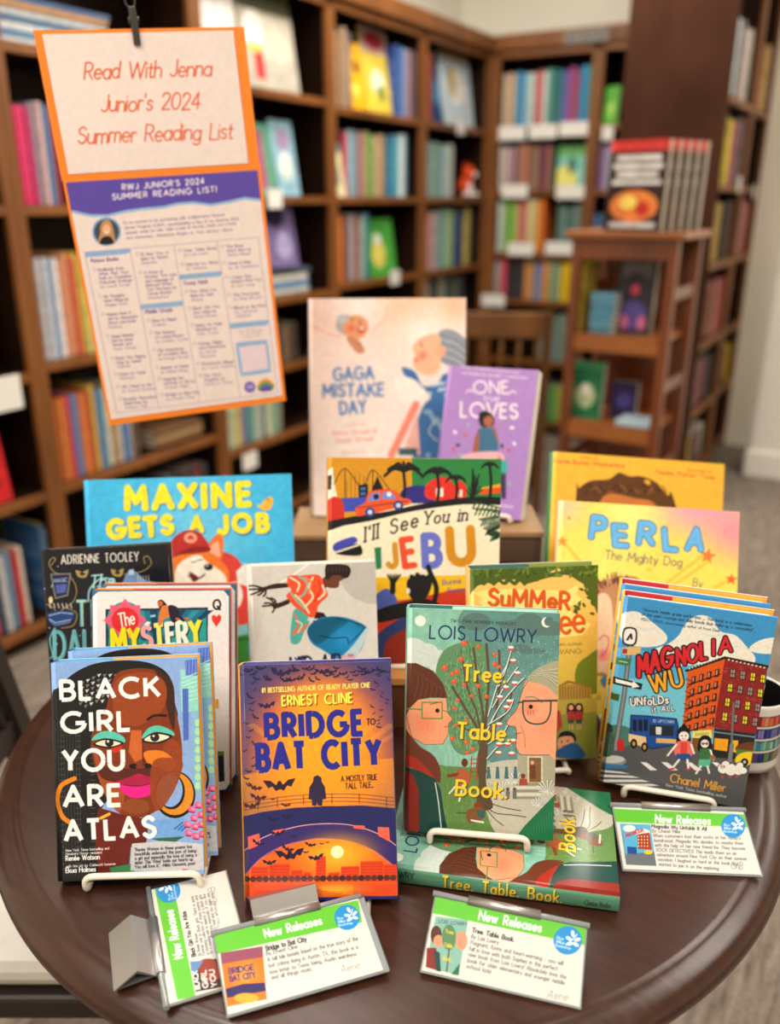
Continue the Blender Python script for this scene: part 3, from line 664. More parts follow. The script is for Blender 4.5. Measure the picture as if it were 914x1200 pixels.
# ------------------------------------------------------------------ white shelf tags
TAGM = mat('tag_paper', '#ece8e0', .6)
def shelf_tag(F, px, py, label, w_=.11, h_=.07):
    x, z = F.at(px, py, -.012)
    t = thing('shelf_tag', label, 'sign', F.M(x, -.0125, z), 'white shelf tags')
    box('card', -w_/2, w_/2, -.001, .001, -h_/2, h_/2, TAGM, t)
    box('clip', -w_/4, w_/4, .001, .0075, -.012, .012, mat('clear_plastic_clip', '#b8b8b4', .2), t)
for px, py, lb in [(540, 149, 'blank white tag under the pale blue face-out book near the corner'), (463, 325, 'white tag under the slanting green face-out book'),
                   (322, 233, 'white tag below the green and pink book beside the hanging sign'), (293, 540, 'white tag low on the left wall below the hanging sign')]: shelf_tag(LW, px, py, lb, .09)
shelf_tag(LW, 4, 462, 'white tag at the far left edge of the photo', .12, .1)
for px, py, lb in [(600, 156, 'leftmost white tag under the top back-wall shelf'), (636, 154, 'middle white tag under the top back-wall shelf'), (672, 151, 'rightmost white tag under the top back-wall shelf'),
                   (603, 224, 'white tag under the pink and brown books on the back wall'), (668, 225, 'white tag under the green and yellow face-out book'),
                   (610, 292, 'white tag under the lime and orange books on the back wall'), (655, 291, 'white tag beside the top left of the display stand'),
                   (577, 352, 'white tag just above the wooden chair back'), (712, 156, 'narrow white tag under the bright green face-out book')]: shelf_tag(BW, px, py, lb, .16 if px != 712 else .06, .07)
for px, py, lb in [(866, 216, 'white tag on the second shelf of the right bookcase'), (884, 225, 'white tag beside the top of the white column'), (882, 308, 'white tag on the third shelf of the right bookcase')]: shelf_tag(RW, px, py, lb, .07)
# orange plush on the second shelf by the corner
x, z = LW.at(549, 226, .06); PL = mat('orange_plush', '#e8501c', .95, noise=.2, nscale=60, bump=.6); PW = mat('white_plush', '#e8e0d8', .95, noise=.1, nscale=60, bump=.6)
t = thing('plush_toy', 'small orange and white plush animal sitting on the shelf near the corner', 'toy', LW.M(x, .09, 1.371))
def blob(name, c, r, m, parent):
    bm = bmesh.new(); bmesh.ops.create_icosphere(bm, subdivisions=3, radius=1, matrix=Matrix.Translation(c) @ Matrix.Diagonal((*r, 1)))
    for v in bm.verts: v.co += Vector((math.sin(v.co.z*300), math.sin(v.co.x*280), math.cos(v.co.y*310)))*.0012
    return fin(bm, name, m, parent, smooth=True)
blob('body', (0, 0, .055), (.05, .045, .055), PL, t); blob('head', (.012, -.02, .13), (.045, .042, .04), PL, t)
blob('muzzle', (.014, -.058, .12), (.022, .016, .016), PW, t); blob('belly', (0, -.035, .05), (.028, .016, .036), PW, t)
for s in (-1, 1):
    blob('ear', (.012+s*.032, -.012, .168), (.013, .008, .018), PL, t); blob('foot', (s*.045, -.045, .016), (.022, .03, .016), PW, t); blob('arm', (s*.052, -.02, .07), (.016, .018, .034), PL, t)
# ================================================================== display stand
SW = wood('stand_wood', '#4a1f0a', '#8a4416', .35, 6, (1, 1, .15), coat=.3, bump=.05)
SWB = wood('stand_shelf_wood', '#7a3e14', '#b06a2c', .35, 6, (.2, 1, 1), coat=.3, bump=.05)
DS = Frame(.618, 3.03, A1-math.pi/2-.03); W, D = .355, .33
st = thing('display_stand', 'reddish brown wooden display stand with open shelves in the back', 'display stand', DS.M())
for x in (0, W-.032):
    for y in (0, D-.032): box('post', x, x+.032, y, y+.032, 0, 1.235, SW, st, bev=.002)
for z in (.28, .606, .916):
    box('shelf', .03, W-.03, .006, D-.006, z-.02, z, SWB, st); box('front_rail', .032, W-.032, .002, .02, z-.055, z-.02, SWB, st)
box('top_board', -.02, W+.02, -.02, D+.02, 1.235, 1.258, SWB, st, bev=.004); box('front_rail', .032, W-.032, .002, .02, 1.17, 1.235, SW, st)
box('back_panel', .032, W-.032, D-.014, D-.004, .1, 1.235, SW, st)
for x in (.006, W-.014):
    for z in (.45, .75, 1.06): box('side_rail', x, x+.008, .032, D-.032, z-.02, z+.02, SW, st)
def ds_face(z, pa, pb, ptop, label, bg, blobs, setb=.06, tilt=6, T=.02, **k):
    return face_out(DS, z, pa, pb, 300, ptop, label, bg, blobs, tilt, setb, T, **k)
red = [('r', 0, 0, 1, .12, '#d03c38'), ('r', .12, .16, .76, .06, '#e8e4e0'), ('r', .08, .25, .84, .06, '#e8e4e0'), ('r', .15, .34, .7, .06, '#e8e4e0'), ('r', .08, .43, .84, .05, '#e8e4e0'), ('e', .5, .72, .42, .18, '#e08040'), ('e', .4, .68, .15, .08, '#f0d060'), ('e', .65, .75, .12, .08, '#c03028'), ('r', .1, .9, .8, .06, '#d8d4d0')]
Wb, Hb, Tb = .2, .275, .026
ra = patch_art(Wb, Hb, '#35221f', red, 500, 77).mat('red_and_black_cover', rough=.4)
for i in range(5):
    M = DS.M(.095+i*.017, .02+i*.045, 1.2585, math.radians(-8)) @ Matrix.Rotation(math.radians(-3), 4, 'X')
    book(['front copy of the red and black book standing on top of the display stand', 'second of five upright red and black books on the display stand', 'third of five upright red and black books on the display stand', 'fourth of five upright red and black books on the display stand', 'rearmost of five upright red and black books on the display stand'][i], M, Wb, Tb, Hb, ra, '#c8beb4', group='red and black books on the display stand')
ds_face(.916, 724, 770, 302, 'dark face-out book with a pink and purple figure on the display stand', '#34303a', [('r', .1, .05, .8, .2, '#78767c'), ('e', .5, .35, .3, .15, '#2c2830'), ('e', .5, .42, .12, .07, '#d0485c'), ('e', .5, .75, .35, .2, '#54488c'), ('e', .3, .85, .12, .1, '#c06888'), ('e', .75, .85, .12, .1, '#c06888')], setb=.1, T=.03)
row(DS, .916, 674, 684, 340, 303, ['#c8b848'], 'inside the display stand', depth=.14, setb=.06)
lying(DS, .916, 0, 0, ['#4c88a0', '#5898b0', '#4480a0', '#5c9cb0', '#4c88a8', '#5490a8'], 'inside the display stand', .022, .12, x=(.07, .155))
ds_face(.606, 678, 718, 424, 'green face-out book with a white figure low in the display stand', '#1f7048', [('e', .5, .6, .3, .22, '#b8c898'), ('e', .5, .5, .12, .12, '#e8e4d8'), ('r', .05, .02, .9, .1, '#3c8858')], setb=.06, T=.03)
ds_face(.606, 730, 762, 448, 'dark purple face-out book low in the display stand', '#241c48', [('e', .5, .5, .3, .2, '#4c408c')], setb=.12)
o = link('book', unit_book('#b8d0dc')); o.matrix_world = DS.M(.2, .01, .6175) @ Matrix.Rotation(math.pi/2, 4, 'Y') @ Matrix.Diagonal((.02, .12, .12, 1)); tag(o, 'pale blue and white book lying flat at the right of the display stand', 'book')
# ================================================================== wooden chair in the aisle
CHW = wood('chair_oak', '#4a2a12', '#8a5a2c', .4, 6, (1, 1, .2), bump=.05)
def chair(name, label, M, m, seatm, Wc=.42, Dc=.42, sh=.46, bh=.92, cushion=False, nsp=5, nar=0):
    t = thing(name, label, 'chair', M)
    for x in (-Wc/2+.02, Wc/2-.02):
        bm = bmesh.new(); add_tube(bm, [(x, -Dc/2+.02, 0), (x, -Dc/2+.02, sh-.04)], .02, 8); fin(bm, 'front_leg', m, t)
        bm = bmesh.new(); add_box(bm, x-.018, x+.018, -.02, .02, 0, 1)
        for v in bm.verts:
            z = v.co.z; v.co.y += Dc/2+(.0 if z < .5 else .02)
        for v in bm.verts: v.co.z *= sh
        add_box(bm, x-.018, x+.018, Dc/2-.02, Dc/2+.02, sh, bh)
        for v in bm.verts:
            if v.co.z > bh-.01: v.co.y += .09
            v.co.x -= math.copysign(nar, x)
        fin(bm, 'back_post', m, t)
        box('side_stretcher', x-math.copysign(nar*.6, x)-.01, x-math.copysign(nar*.6, x)+.01, -Dc/2+.02, Dc/2, .18, .21, m, t)
    box('seat', -Wc/2, Wc/2, -Dc/2, Dc/2-.02, sh-.04, sh-.005 if cushion else sh, m, t, bev=.006)
    if cushion: box('cushion', -Wc/2+.01, Wc/2-.01, -Dc/2+.005, Dc/2-.045, sh-.003, sh+.045, seatm, t, bev=.018)
    box('top_rail', -Wc/2+.02+nar, Wc/2-.02-nar, Dc/2+.065, Dc/2+.095, bh-.11, bh-.005, m, t, bev=.006)
    box('lower_rail', -Wc/2+.03+nar, Wc/2-.03-nar, Dc/2+.01, Dc/2+.03, sh+.1, sh+.14, m, t)
    for i in range(nsp):
        x = -Wc/2+.06+nar+i*(Wc-.12-2*nar)/(nsp-1); bm = bmesh.new(); add_tube(bm, [(x, Dc/2+.02, sh+.13), (x, Dc/2+.075, bh-.1)], .011, 6); fin(bm, 'spindle', m, t)
    return t
chair('wooden_chair', 'brown wooden spindle-back chair standing in front of the back-wall shelves', Matrix.Translation((.50, 3.92, 0)) @ Matrix.Rotation(math.pi-.1, 4, 'Z'), CHW, None)
DKW = mat('black_brown_chair_wood', '#241a16', .45)
chair('side_chair', 'dark wooden chair with pale grey cushion left of the round table', Matrix.Translation((-.375, .985, 0)) @ Matrix.Rotation(math.radians(90), 4, 'Z'), DKW, mat('pale_grey_cushion', '#dcd6ce', .9, noise=.12, nscale=30, bump=.3), .42, .42, .44, .93, True, 2)
# ================================================================== round table
TC = (0, .897); TR_ = .452; TZ = .75
TW = wood('mahogany_table_wood', '#25110a', '#4a281b', .3, 8, (1, 14, 1), coat=.15, pos=(.3, .75), bump=.25)
tb = thing('round_table', 'round dark mahogany table with a rounded moulded edge carrying the book display', 'table', Matrix.Translation((TC[0], TC[1], 0)) @ Matrix.Rotation(math.radians(-35), 4, 'Z'))
bm = bmesh.new()
add_lathe(bm, [(.36, .712), (.418, .712), (.434, .714), (.445, .719), (.4515, .727), (.452, .733), (.449, .740), (.442, .7445), (.434, .7462), (.43, .7468), (.4275, .7482), (.424, .7497), (.4205, .75), (.36, .75)], 160)
fin(bm, 'tabletop', TW, tb)
bm = bmesh.new(); add_lathe(bm, [(.06, .14), (.075, .16), (.05, .22), (.04, .3), (.055, .42), (.075, .5), (.055, .58), (.04, .62), (.09, .68), (.2, .711)], 32); fin(bm, 'pedestal', TW, tb)
for k in range(4):
    a = k*math.pi/2+.4; c, s = math.cos(a), math.sin(a); bm = bmesh.new()
    add_tube(bm, [(c*r, s*r, z) for r, z in ((.05, .2), (.12, .19), (.2, .13), (.28, .06), (.34, .032))], [.034, .032, .028, .026, .03], 10); fin(bm, 'foot', TW, tb)
# ------------------------------------------------------------------ fitted poses (x, y, z, yaw, lean, roll, width, height)
FIT = dict(
 black=[-0.3081, 0.6234, 0.7595, 0.0438, -0.355, -0.0223, 0.1358, 0.202],
 bridge=[-0.1318, 0.6003, 0.7587, -0.0267, -0.3837, -0.0425, 0.1389, 0.2112],
 tree=[0.0118, 0.6671, 0.7807, -0.1245, -0.2694, -0.0183, 0.143, 0.2171],
 flat=[0.0063, 0.6295, 0.7706, -0.1772, -1.5708, 0.0, 0.201, 0.1455],
 magnolia=[0.2233, 0.7637, 0.7645, -0.2689, -0.0886, 0.0299, 0.1462, 0.2123],
 summer=[0.0897, 0.7973, 0.7615, 0.0587, -0.2124, -0.0119, 0.1422, 0.2201],
 mystery=[-0.3129, 0.7417, 0.7647, 0.0952, -0.3, 0.0357, 0.1434, 0.215],
 daughter=[-0.3899, 0.8399, 0.7603, 0.0901, -0.2923, -0.0276, 0.1444, 0.2225],
 midair=[-0.1539, 0.8108, 0.7625, 0.0846, -0.2762, -0.0049, 0.144, 0.2148],
 maxine=[-0.3777, 0.94, 0.7609, 0.0868, -0.3099, -0.0061, 0.2605, 0.2723],
 ijebu=[-0.0775, 0.9055, 0.8236, 0.0255, -0.2517, 0.0167, 0.2072, 0.2505],
 perla=[0.1923, 0.8888, 0.769, 0.0294, -0.4217, 0.0746, 0.2257, 0.2579],
 gaga=[-0.1293, 1.2985, 0.871, -0.0182, -0.2614, -0.007, 0.2503, 0.3458],
 loves=[0.0601, 1.1861, 0.922, -0.4097, -0.3478, -0.0197, 0.1355, 0.2144],
 yellow=[0.2048, 1.0113, 0.7762, 0.1839, -0.3584, 0.1217, 0.2532, 0.2758],
 poster=[-0.3808, 1.1256, 1.0649, 0.3252, 0.0171, -0.0694, 0.2448, 0.4704],
 cA=[0.026, 0.5316, 0.7552, -0.2172, -1.1064, 0.0419, 0.1279, 0.0601],
 cB=[0.2223, 0.6466, 0.7541, -0.0534, -1.2326, 0.0046, 0.1285, 0.0659],
 cC=[-0.1257, 0.489, 0.7538, 0.2997, -1.4336, -0.0273, 0.1267, 0.0712])
MM = {k: fmat(v) for k, v in FIT.items()}
def art_for(k, bg, crop, ppm=2600, x0=0, z0=0, x1=None, z1=None, M=None):
    w_, h_ = FIT[k][6:] if k in FIT else (x1, z1); M = M or MM[k]
    x1 = w_ if x1 is None else x1; z1 = h_ if z1 is None else z1
    return Art(fquad(M, x0, z0, x1, z1), x1-x0, z1-z0, ppm, bg, crop)
EAS = mat('cream_plastic_coated_wire', '#e8e0ce', .35, noise=.03)
def easel(x, z0, yaw, Wd, lean, label, back=.1, hh=.11, under=.006, x_off=.5, W=.14, lipz=.012, lipy=-.012, rail=.02):
    """white wire easel; x = (world x, y) of the book's lower left corner"""
    M = Matrix.Translation((x[0], x[1], z0)) @ Matrix.Rotation(yaw, 4, 'Z') @ Matrix.Translation((W*x_off, 0, 0))
    t = thing('wire_easel', label, 'book stand', M, 'white wire book easels'); a = Wd/2; r = .0031
    bm = bmesh.new(); add_tube(bm, rounded([(-a, rail, r), (-a, lipy, r), (-a, lipy-.001, lipz), (a, lipy-.001, lipz), (a, lipy, r), (a, rail, r)], .009), r, 8); fin(bm, 'lip', EAS, t)
    # back rest follows the lean of the book's back cover
    y0 = rail+.004; s = math.tan(lean)
    bm = bmesh.new(); add_tube(bm, rounded([(-a, rail, r), (-a, y0, r+.001), (-a*.7, y0+s*hh, hh), (a*.7, y0+s*hh, hh), (a, y0, r+.001), (a, rail, r)], .012), r, 8); fin(bm, 'back_rest', EAS, t)
    bm = bmesh.new(); add_tube(bm, rounded([(-a*.5, y0+s*hh+.0045, hh), (-a*.5, y0+s*hh+back*.45, r), (a*.5, y0+s*hh+back*.45, r), (a*.5, y0+s*hh+.0045, hh)], .01), r, 8); fin(bm, 'rear_leg', EAS, t)
    return t
BLK = '#16161a'
# ------------------------------------------------------------------ 1  collage portrait cover
def bats(a, pts, col='#1c1830'):
    for x, y, s, r in pts:
        c, q = math.cos(math.radians(r)), math.sin(math.radians(r))
        P = [(-1, -.35), (-.55, -.3), (-.2, 0), (-.08, -.25), (.08, -.25), (.2, 0), (.55, -.3), (1, -.35), (.7, .15), (.45, .05), (.25, .35), (0, .25), (-.25, .35), (-.45, .05), (-.7, .15)]
        a.poly([(x+s*(u*c-v*q), y+s*(u*q+v*c)) for u, v in P], col)
def art_black(M=None):
    a = art_for('black', '#86a8dc', (40, 750, 3.974))
    a.poly([(680, 140), (765, 125), (775, 330), (685, 335)], '#8ed0c8').poly([(702, 95), (765, 90), (768, 165), (705, 165)], '#4e6cc4')
    for i in range(4): a.line([(708+i*15, 98), (706+i*15, 160)], 4, '#7d98e0', True)
    for i in range(7): a.line([(690, 180+i*18), (765, 150+i*20)], 4, '#b8e4d4')
    a.poly([(690, 228), (718, 226), (720, 465), (695, 470)], '#4b67b8'); a.poly([(735, 330), (785, 330), (785, 720), (740, 720)], '#7fb4d0')
    for i in range(8): a.ell(762, 385+i*42, 14, 17, '#a8d8a8')
    a.poly([(70, 1140), (74, 340), (120, 215), (240, 125), (390, 96), (540, 108), (630, 170), (655, 290), (640, 420), (330, 760), (300, 900), (290, 1140)], '#171719', True)
    for i in range(9): a.line([(95+i*14, 380+i*3), (110+i*14, 1100)], 3, '#3d3d40')
    for j in range(26):
        for i in (120, 195, 262): a.line([(i, 420+j*26), (i+22, 418+j*26)], 3, '#55555a')
    for j in range(6):
        for i in range(7):
            x, y = 215+i*26+j*-2, 160+j*24+max(0, 3-i)*12
            if x+y*.5 < 470 and x > 205: a.poly([(x, y), (x+20, y-4), (x+8, y+15)], '#c8c8cc' if (i+j) % 2 else '#707074')
    a.poly([(372, 175), (430, 138), (540, 135), (625, 175), (652, 290), (686, 470), (684, 610), (640, 720), (570, 795), (480, 828), (390, 800), (320, 700), (275, 560), (268, 440), (330, 330)], '#7c3217', True)
    a.poly([(560, 130), (640, 190), (655, 300), (650, 420), (620, 330), (600, 220)], '#3a2018', True)
    a.poly([(380, 190), (520, 150), (610, 200), (600, 320), (480, 400), (380, 360)], '#92401c', True)
    a.poly([(275, 500), (330, 600), (420, 640), (400, 800), (320, 700)], '#a04a20', True); a.poly([(620, 470), (684, 500), (680, 620), (620, 700), (560, 640)], '#8f3e1c', True)
    a.poly([(452, 420), (500, 420), (510, 550), (470, 570), (440, 520)], '#c4602a').poly([(500, 430), (520, 560), (505, 590)], '#5a2412')
    for i in range(5): a.line([(540+i*18, 480), (545+i*18, 740)], 1.6, '#5c2614')
    a.poly([(508, 528), (590, 515), (652, 560), (640, 605), (560, 605)], '#e27a24', True)
    a.poly([(365, 660), (300, 620), (330, 590), (450, 600), (560, 590), (620, 620), (590, 655)], '#54201a', True)
    a.poly([(408, 770), (450, 740), (520, 750), (535, 790), (480, 812), (425, 800)], '#8a4420', True)
    a.poly([(300, 780), (420, 815), (500, 830), (540, 800), (520, 960), (450, 965), (440, 1085), (300, 1085), (280, 900)], '#651c16')
    a.poly([(268, 468), (300, 432), (360, 424), (415, 450), (418, 478), (340, 458)], '#58c0ac', True); a.poly([(276, 484), (330, 458), (416, 478), (360, 503), (310, 500)], '#151515', True); a.poly([(286, 484), (330, 466), (404, 480), (350, 497)], '#ece0c4', True); a.ell(350, 478, 20, 19, '#1c1c1e').ell(344, 472, 6, 6, '#d8d8d8')
    a.poly([(502, 458), (530, 412), (580, 398), (640, 422), (650, 446), (570, 428)], '#58c0ac', True); a.poly([(502, 468), (560, 430), (644, 446), (590, 480), (530, 480)], '#151515', True); a.poly([(512, 466), (560, 438), (630, 450), (575, 474)], '#ece0c4', True); a.ell(562, 453, 21, 20, '#1c1c1e').ell(556, 447, 6, 6, '#d8d8d8')
    a.line([(530, 370), (560, 352), (612, 352)], 12, '#1c120e', True); a.poly([(360, 505), (412, 490), (400, 520), (370, 525)], '#d42a20')
    a.ell(462, 588, 20, 12, '#1c0e0a').ell(528, 586, 20, 12, '#1c0e0a').ell(495, 590, 22, 10, '#7c3217')
    a.poly([(352, 672), (440, 640), (485, 622), (520, 632), (592, 655), (500, 684), (420, 678)], '#a81848', True); a.poly([(400, 676), (480, 684), (586, 660), (545, 718), (470, 736), (415, 712)], '#ee1a86', True); a.line([(420, 676), (500, 678), (586, 657)], 4, '#600c28', True)
    t = np.linspace(0, 2*math.pi, 26)
    a.ell(655, 720, 96, 110, '#171310').ell(655, 716, 88, 100, '#d88a28').ell(640, 705, 62, 84, '#171310').ell(634, 700, 58, 78, '#86a8dc')
    a.poly([(560, 560), (682, 560), (684, 620), (640, 722), (575, 795), (540, 700)], '#8f3e1c', True, al=.9)
    a.line([(188, 645), (125, 680), (108, 750), (130, 820), (175, 855)], 22, '#e0801e', True); a.line([(310, 830), (350, 810)], 14, '#e0b030')
    a.poly([(520, 840), (700, 830), (712, 900), (640, 935), (540, 920)], '#6fa0dc'); [a.line([(655+i*16, 880+i*4), (690+i*14, 850+i*6)], 7, '#2e66b0') for i in range(3)]
    for x, y in [(735, 790), (765, 770), (745, 830), (778, 815), (715, 860), (750, 870), (780, 860), (720, 900), (755, 915), (785, 905)]: a.ell(x, y, 20, 16, '#e85a8c', 30).ell(x+4, y-3, 10, 6, '#f8a0b8', 30).line([(x-14, y+10), (x+10, y+14)], 4, '#5c1430')
    a.poly([(350, 1060), (460, 1040), (470, 1085), (360, 1090)], '#3c7c54'); a.poly([(540, 925), (700, 915), (640, 950)], '#2c6448')
    a.poly([(455, 948), (600, 936), (700, 942), (785, 950), (790, 1070), (600, 1078), (448, 1074)], '#c6c4c8'); a.poly([(690, 1065), (720, 1068), (700, 1085)], '#d83a78')
    for i, s_ in enumerate(['"Renée Watson in these poems has', 'beautifully embraced the joys of being', 'a girl and especially the love of being a', "sister. This 'Atlas' holds our hearts up.", 'You will love it." -Nikki Giovanni, poet']):
        a.text(s_, (470, 984+i*20), (735-(0, 0, 0, 5, 8)[i]+(0, 18, 22, 12, 22)[i], 968+i*19.5), 14, '#222226', .17)
    a.text('New York Times bestselling and', (148, 986), (349, 975), 11, '#f0f0f0', .2).text('Newbery Honor recipient', (148, 1002), (316, 994), 11, '#f0f0f0', .2).text('Renée Watson', (148, 1028), (305, 1020), 22, '#f0f0f0', .2)
    a.text('with fine art by Caldecott honoree', (150, 1060), (378, 1047), 11, '#f0f0f0', .2).text('Ekua Holmes', (148, 1084), (287, 1077), 22, '#f0f0f0', .2)
    for s_, p, q, h in [('BLACK', (128, 279), (583, 260), 86), ('GIRL', (130, 430), (446, 418), 88), ('YOU', (137, 608), (414, 602), 92), ('ARE', (142, 777), (402, 768), 92), ('ATLAS', (147, 936), (562, 914), 90)]:
        a.text(s_, p, q, h, '#f2f0ee', .235, True, gap=.3)
    return a.mottle(.04, 5).mat('collage_cover_print', rough=.3, coat=.3)
PB = art_black()
k = FIT['black']
book('front copy of the book with a woman\'s collage portrait and white capital title', MM['black'], k[6], .021, k[7], PB, '#23252c', '#5aa8dc', '#f0a028', group='collage portrait books')
M2 = MM['black'] @ Matrix.Translation((.009, .0245, .0065)) @ Matrix.Rotation(-.006, 4, 'Y')
book('rear copy of the collage portrait book showing only past the front copy', M2, k[6], .021, k[7], PB, '#23252c', '#5aa8dc', '#f0a028', group='collage portrait books')
easel((-.302, .6234), .75, .0438, .104, .37, 'white wire easel under the collage portrait book at the left', W=.136, rail=.066, hh=.1, x_off=.55, lipz=.0215, lipy=-.0065)
# ------------------------------------------------------------------ 2  bridge and bats cover
def art_bridge():
    a = art_for('bridge', '#403f6c', (265, 760, 3.75))
    a.glow(420, 440, 460, '#c8405c', 1, 520).glow(410, 420, 420, '#f46a24', 1, 430).glow(420, 440, 380, '#fb9a20', 1, 400).glow(430, 330, 300, '#fca828', .9).glow(420, 520, 420, '#fb9a20', .95, 300)
    a.poly([(60, 560), (250, 520), (760, 480), (760, 760), (60, 780)], '#fb9a20', al=.55)
    for i in range(9): a.poly([(420, 560), (80+i*90, 330), (125+i*90, 330)], '#ffb838', al=.22)
    rr = random.Random(3); B_ = []
    for i in range(44):
        t = i/44; x = 70+650*t; B_.append((x+rr.uniform(-10, 10), 85+rr.uniform(0, 55), rr.uniform(11, 26), rr.uniform(-40, 40)))
    for i in range(16): B_.append((rr.uniform(80, 130), 150+i*30, rr.uniform(10, 22), rr.uniform(-50, 50))); B_.append((rr.uniform(640, 720), 120+i*15, rr.uniform(8, 16), rr.uniform(-50, 50)))
    bats(a, B_, '#1f1d3c'); bats(a, [(240, 105, 50, 8), (180, 250, 40, -8), (420, 100, 34, 0)], '#262048')
    bats(a, [(235, 600, 72, -4)], '#2a1a2c'); bats(a, [(125, 610, 34, 20), (140, 655, 38, 10), (115, 690, 40, -10), (205, 662, 12, 0), (262, 688, 22, 5)], '#4a1c28')
    # hooded figure, rails
    for y in (0, 16, 32): a.line([(72, 712-y), (250, 684-y), (420, 672-y), (600, 674-y), (748, 690-y)], 2.4, '#5c2a2c', True)
    for x, y in [(140, 700), (225, 690), (340, 678), (465, 674), (585, 674), (705, 688)]: a.line([(x, y+6), (x, y-36)], 3, '#4a2228')
    a.poly([(362, 662), (366, 610), (382, 585), (384, 565), (400, 556), (418, 566), (420, 585), (434, 608), (440, 660), (424, 664), (422, 692), (402, 690), (400, 675), (396, 692), (378, 690), (376, 664)], '#2c2440')
    # deck and arch
    a.poly([(70, 740), (160, 718), (300, 700), (430, 693), (600, 690), (748, 702), (754, 1000), (74, 1020)], '#22255c')
    a.poly([(78, 890), (160, 832), (300, 785), (430, 770), (560, 778), (680, 820), (750, 868), (754, 1000), (74, 1020)], '#35276a')
    a.line([(78, 890), (160, 832), (300, 785), (430, 770), (560, 778), (680, 820), (750, 868)], 4, '#f0a8a0', True)
    for P in [[(95, 828), (146, 812), (150, 862), (98, 884)], [(666, 784), (716, 786), (720, 850), (668, 822)], [(204, 800), (256, 792), (250, 806), (206, 822)], [(556, 776), (608, 778), (612, 796), (560, 790)]]: a.poly(P, '#f4604c')
    a.poly([(76, 1004), (150, 925), (250, 868), (370, 840), (430, 836), (540, 848), (650, 890), (752, 968), (756, 1090), (78, 1108)], '#f4641c'); a.line([(76, 1004), (150, 925), (250, 868), (370, 840), (430, 836), (540, 848), (650, 890), (752, 968)], 4, '#c86890', True)
    a.glow(488, 900, 250, '#fdb428', .95, 130)
    for i in range(11): a.poly([(488, 900), (330+i*34, 1100), (350+i*34, 1100)], '#fdc030', al=.2)
    for x0, x1, y in [(110, 185, 960), (190, 280, 948), (285, 335, 975), (340, 372, 985), (395, 438, 915), (450, 500, 985), (505, 585, 958), (590, 690, 936), (692, 752, 950)]:
        a.poly([(x0, y), (x1, y-2), (x1, 1030), (x0, 1030)], '#d8401c')
        for yy in range(y+10, 1020, 13): a.line([(x0+4, yy), (x1-4, yy-1)], 2, '#a82c18')
    for i in range(24): a.ell(90+i*28, 1014-i*.3, 14, 13, '#5c2820' if i % 3 else '#3c2028')
    a.poly([(78, 1030), (756, 1022), (756, 1090), (78, 1104)], '#f0501c'); a.glow(470, 1060, 210, '#fdb030', .9, 50)
    for i in range(8): a.line([(84+i*10, 1044+i*7), (330+i*30, 1042+i*6)], 2, '#b8341c'); a.line([(560, 1040+i*7), (748, 1038+i*6)], 2, '#b8341c')
    a.ell(488, 894, 28, 28, '#fff0b8')
    bats(a, [(205, 750, 26, 10), (268, 738, 26, 0), (140, 855, 30, 20), (228, 812, 34, -8), (270, 880, 30, 20), (280, 905, 66, -6), (190, 940, 32, 0), (370, 862, 26, 10), (396, 918, 36, -12), (300, 825, 16, 0), (350, 895, 14, 0), (420, 858, 12, 0), (445, 852, 9, 0)], '#1c1838')
    a.poly([(75, 1100), (756, 1086), (757, 1110), (75, 1124)], '#26286c')
    a.text('#1 BESTSELLING AUTHOR OF READY PLAYER ONE', (157, 194), (631, 170), 20, '#fdeb70', .17, gap=.24)
    for d, c in ((4, '#5c1c14'), (0, '#fdea50')): a.text('ERNEST CLINE', (247+d, 251+d), (555+d, 237+d), 42, c, .2, True, gap=.28)
    for d, c in ((3, '#e89a38'), (0, '#26288c')):
        a.text('BRIDGE', (180+d, 392+d), (600+d, 374+d), 98, c, .27, True, 0, gap=.38).text('BAT CITY', (144+d, 535+d), (676+d, 510+d), 108, c, .26, True, 0, gap=.38)
    a.text('TO', (620, 336), (655, 334), 26, '#2a1c30', .2).text('A MOSTLY TRUE', (506, 585), (662, 577), 24, '#3a1c1c', .16).text('TALL TALE...', (525, 617), (648, 610), 24, '#3a1c1c', .16)
    return a.mottle(.03, 5).mat('bridge_cover_print', rough=.32, coat=.3)
k = FIT['bridge']
book('sunset-orange book with bats, an arched bridge and a hooded figure', MM['bridge'], k[6], .024, k[7], art_bridge(), '#f09a20', '#4a4a90', '#35307c')
easel((-.1318, .6003), .75, -.0267, .084, .4, 'white wire easel under the orange bridge and bats book', W=.139, rail=.03, hh=.1, x_off=.5, lipz=.006)
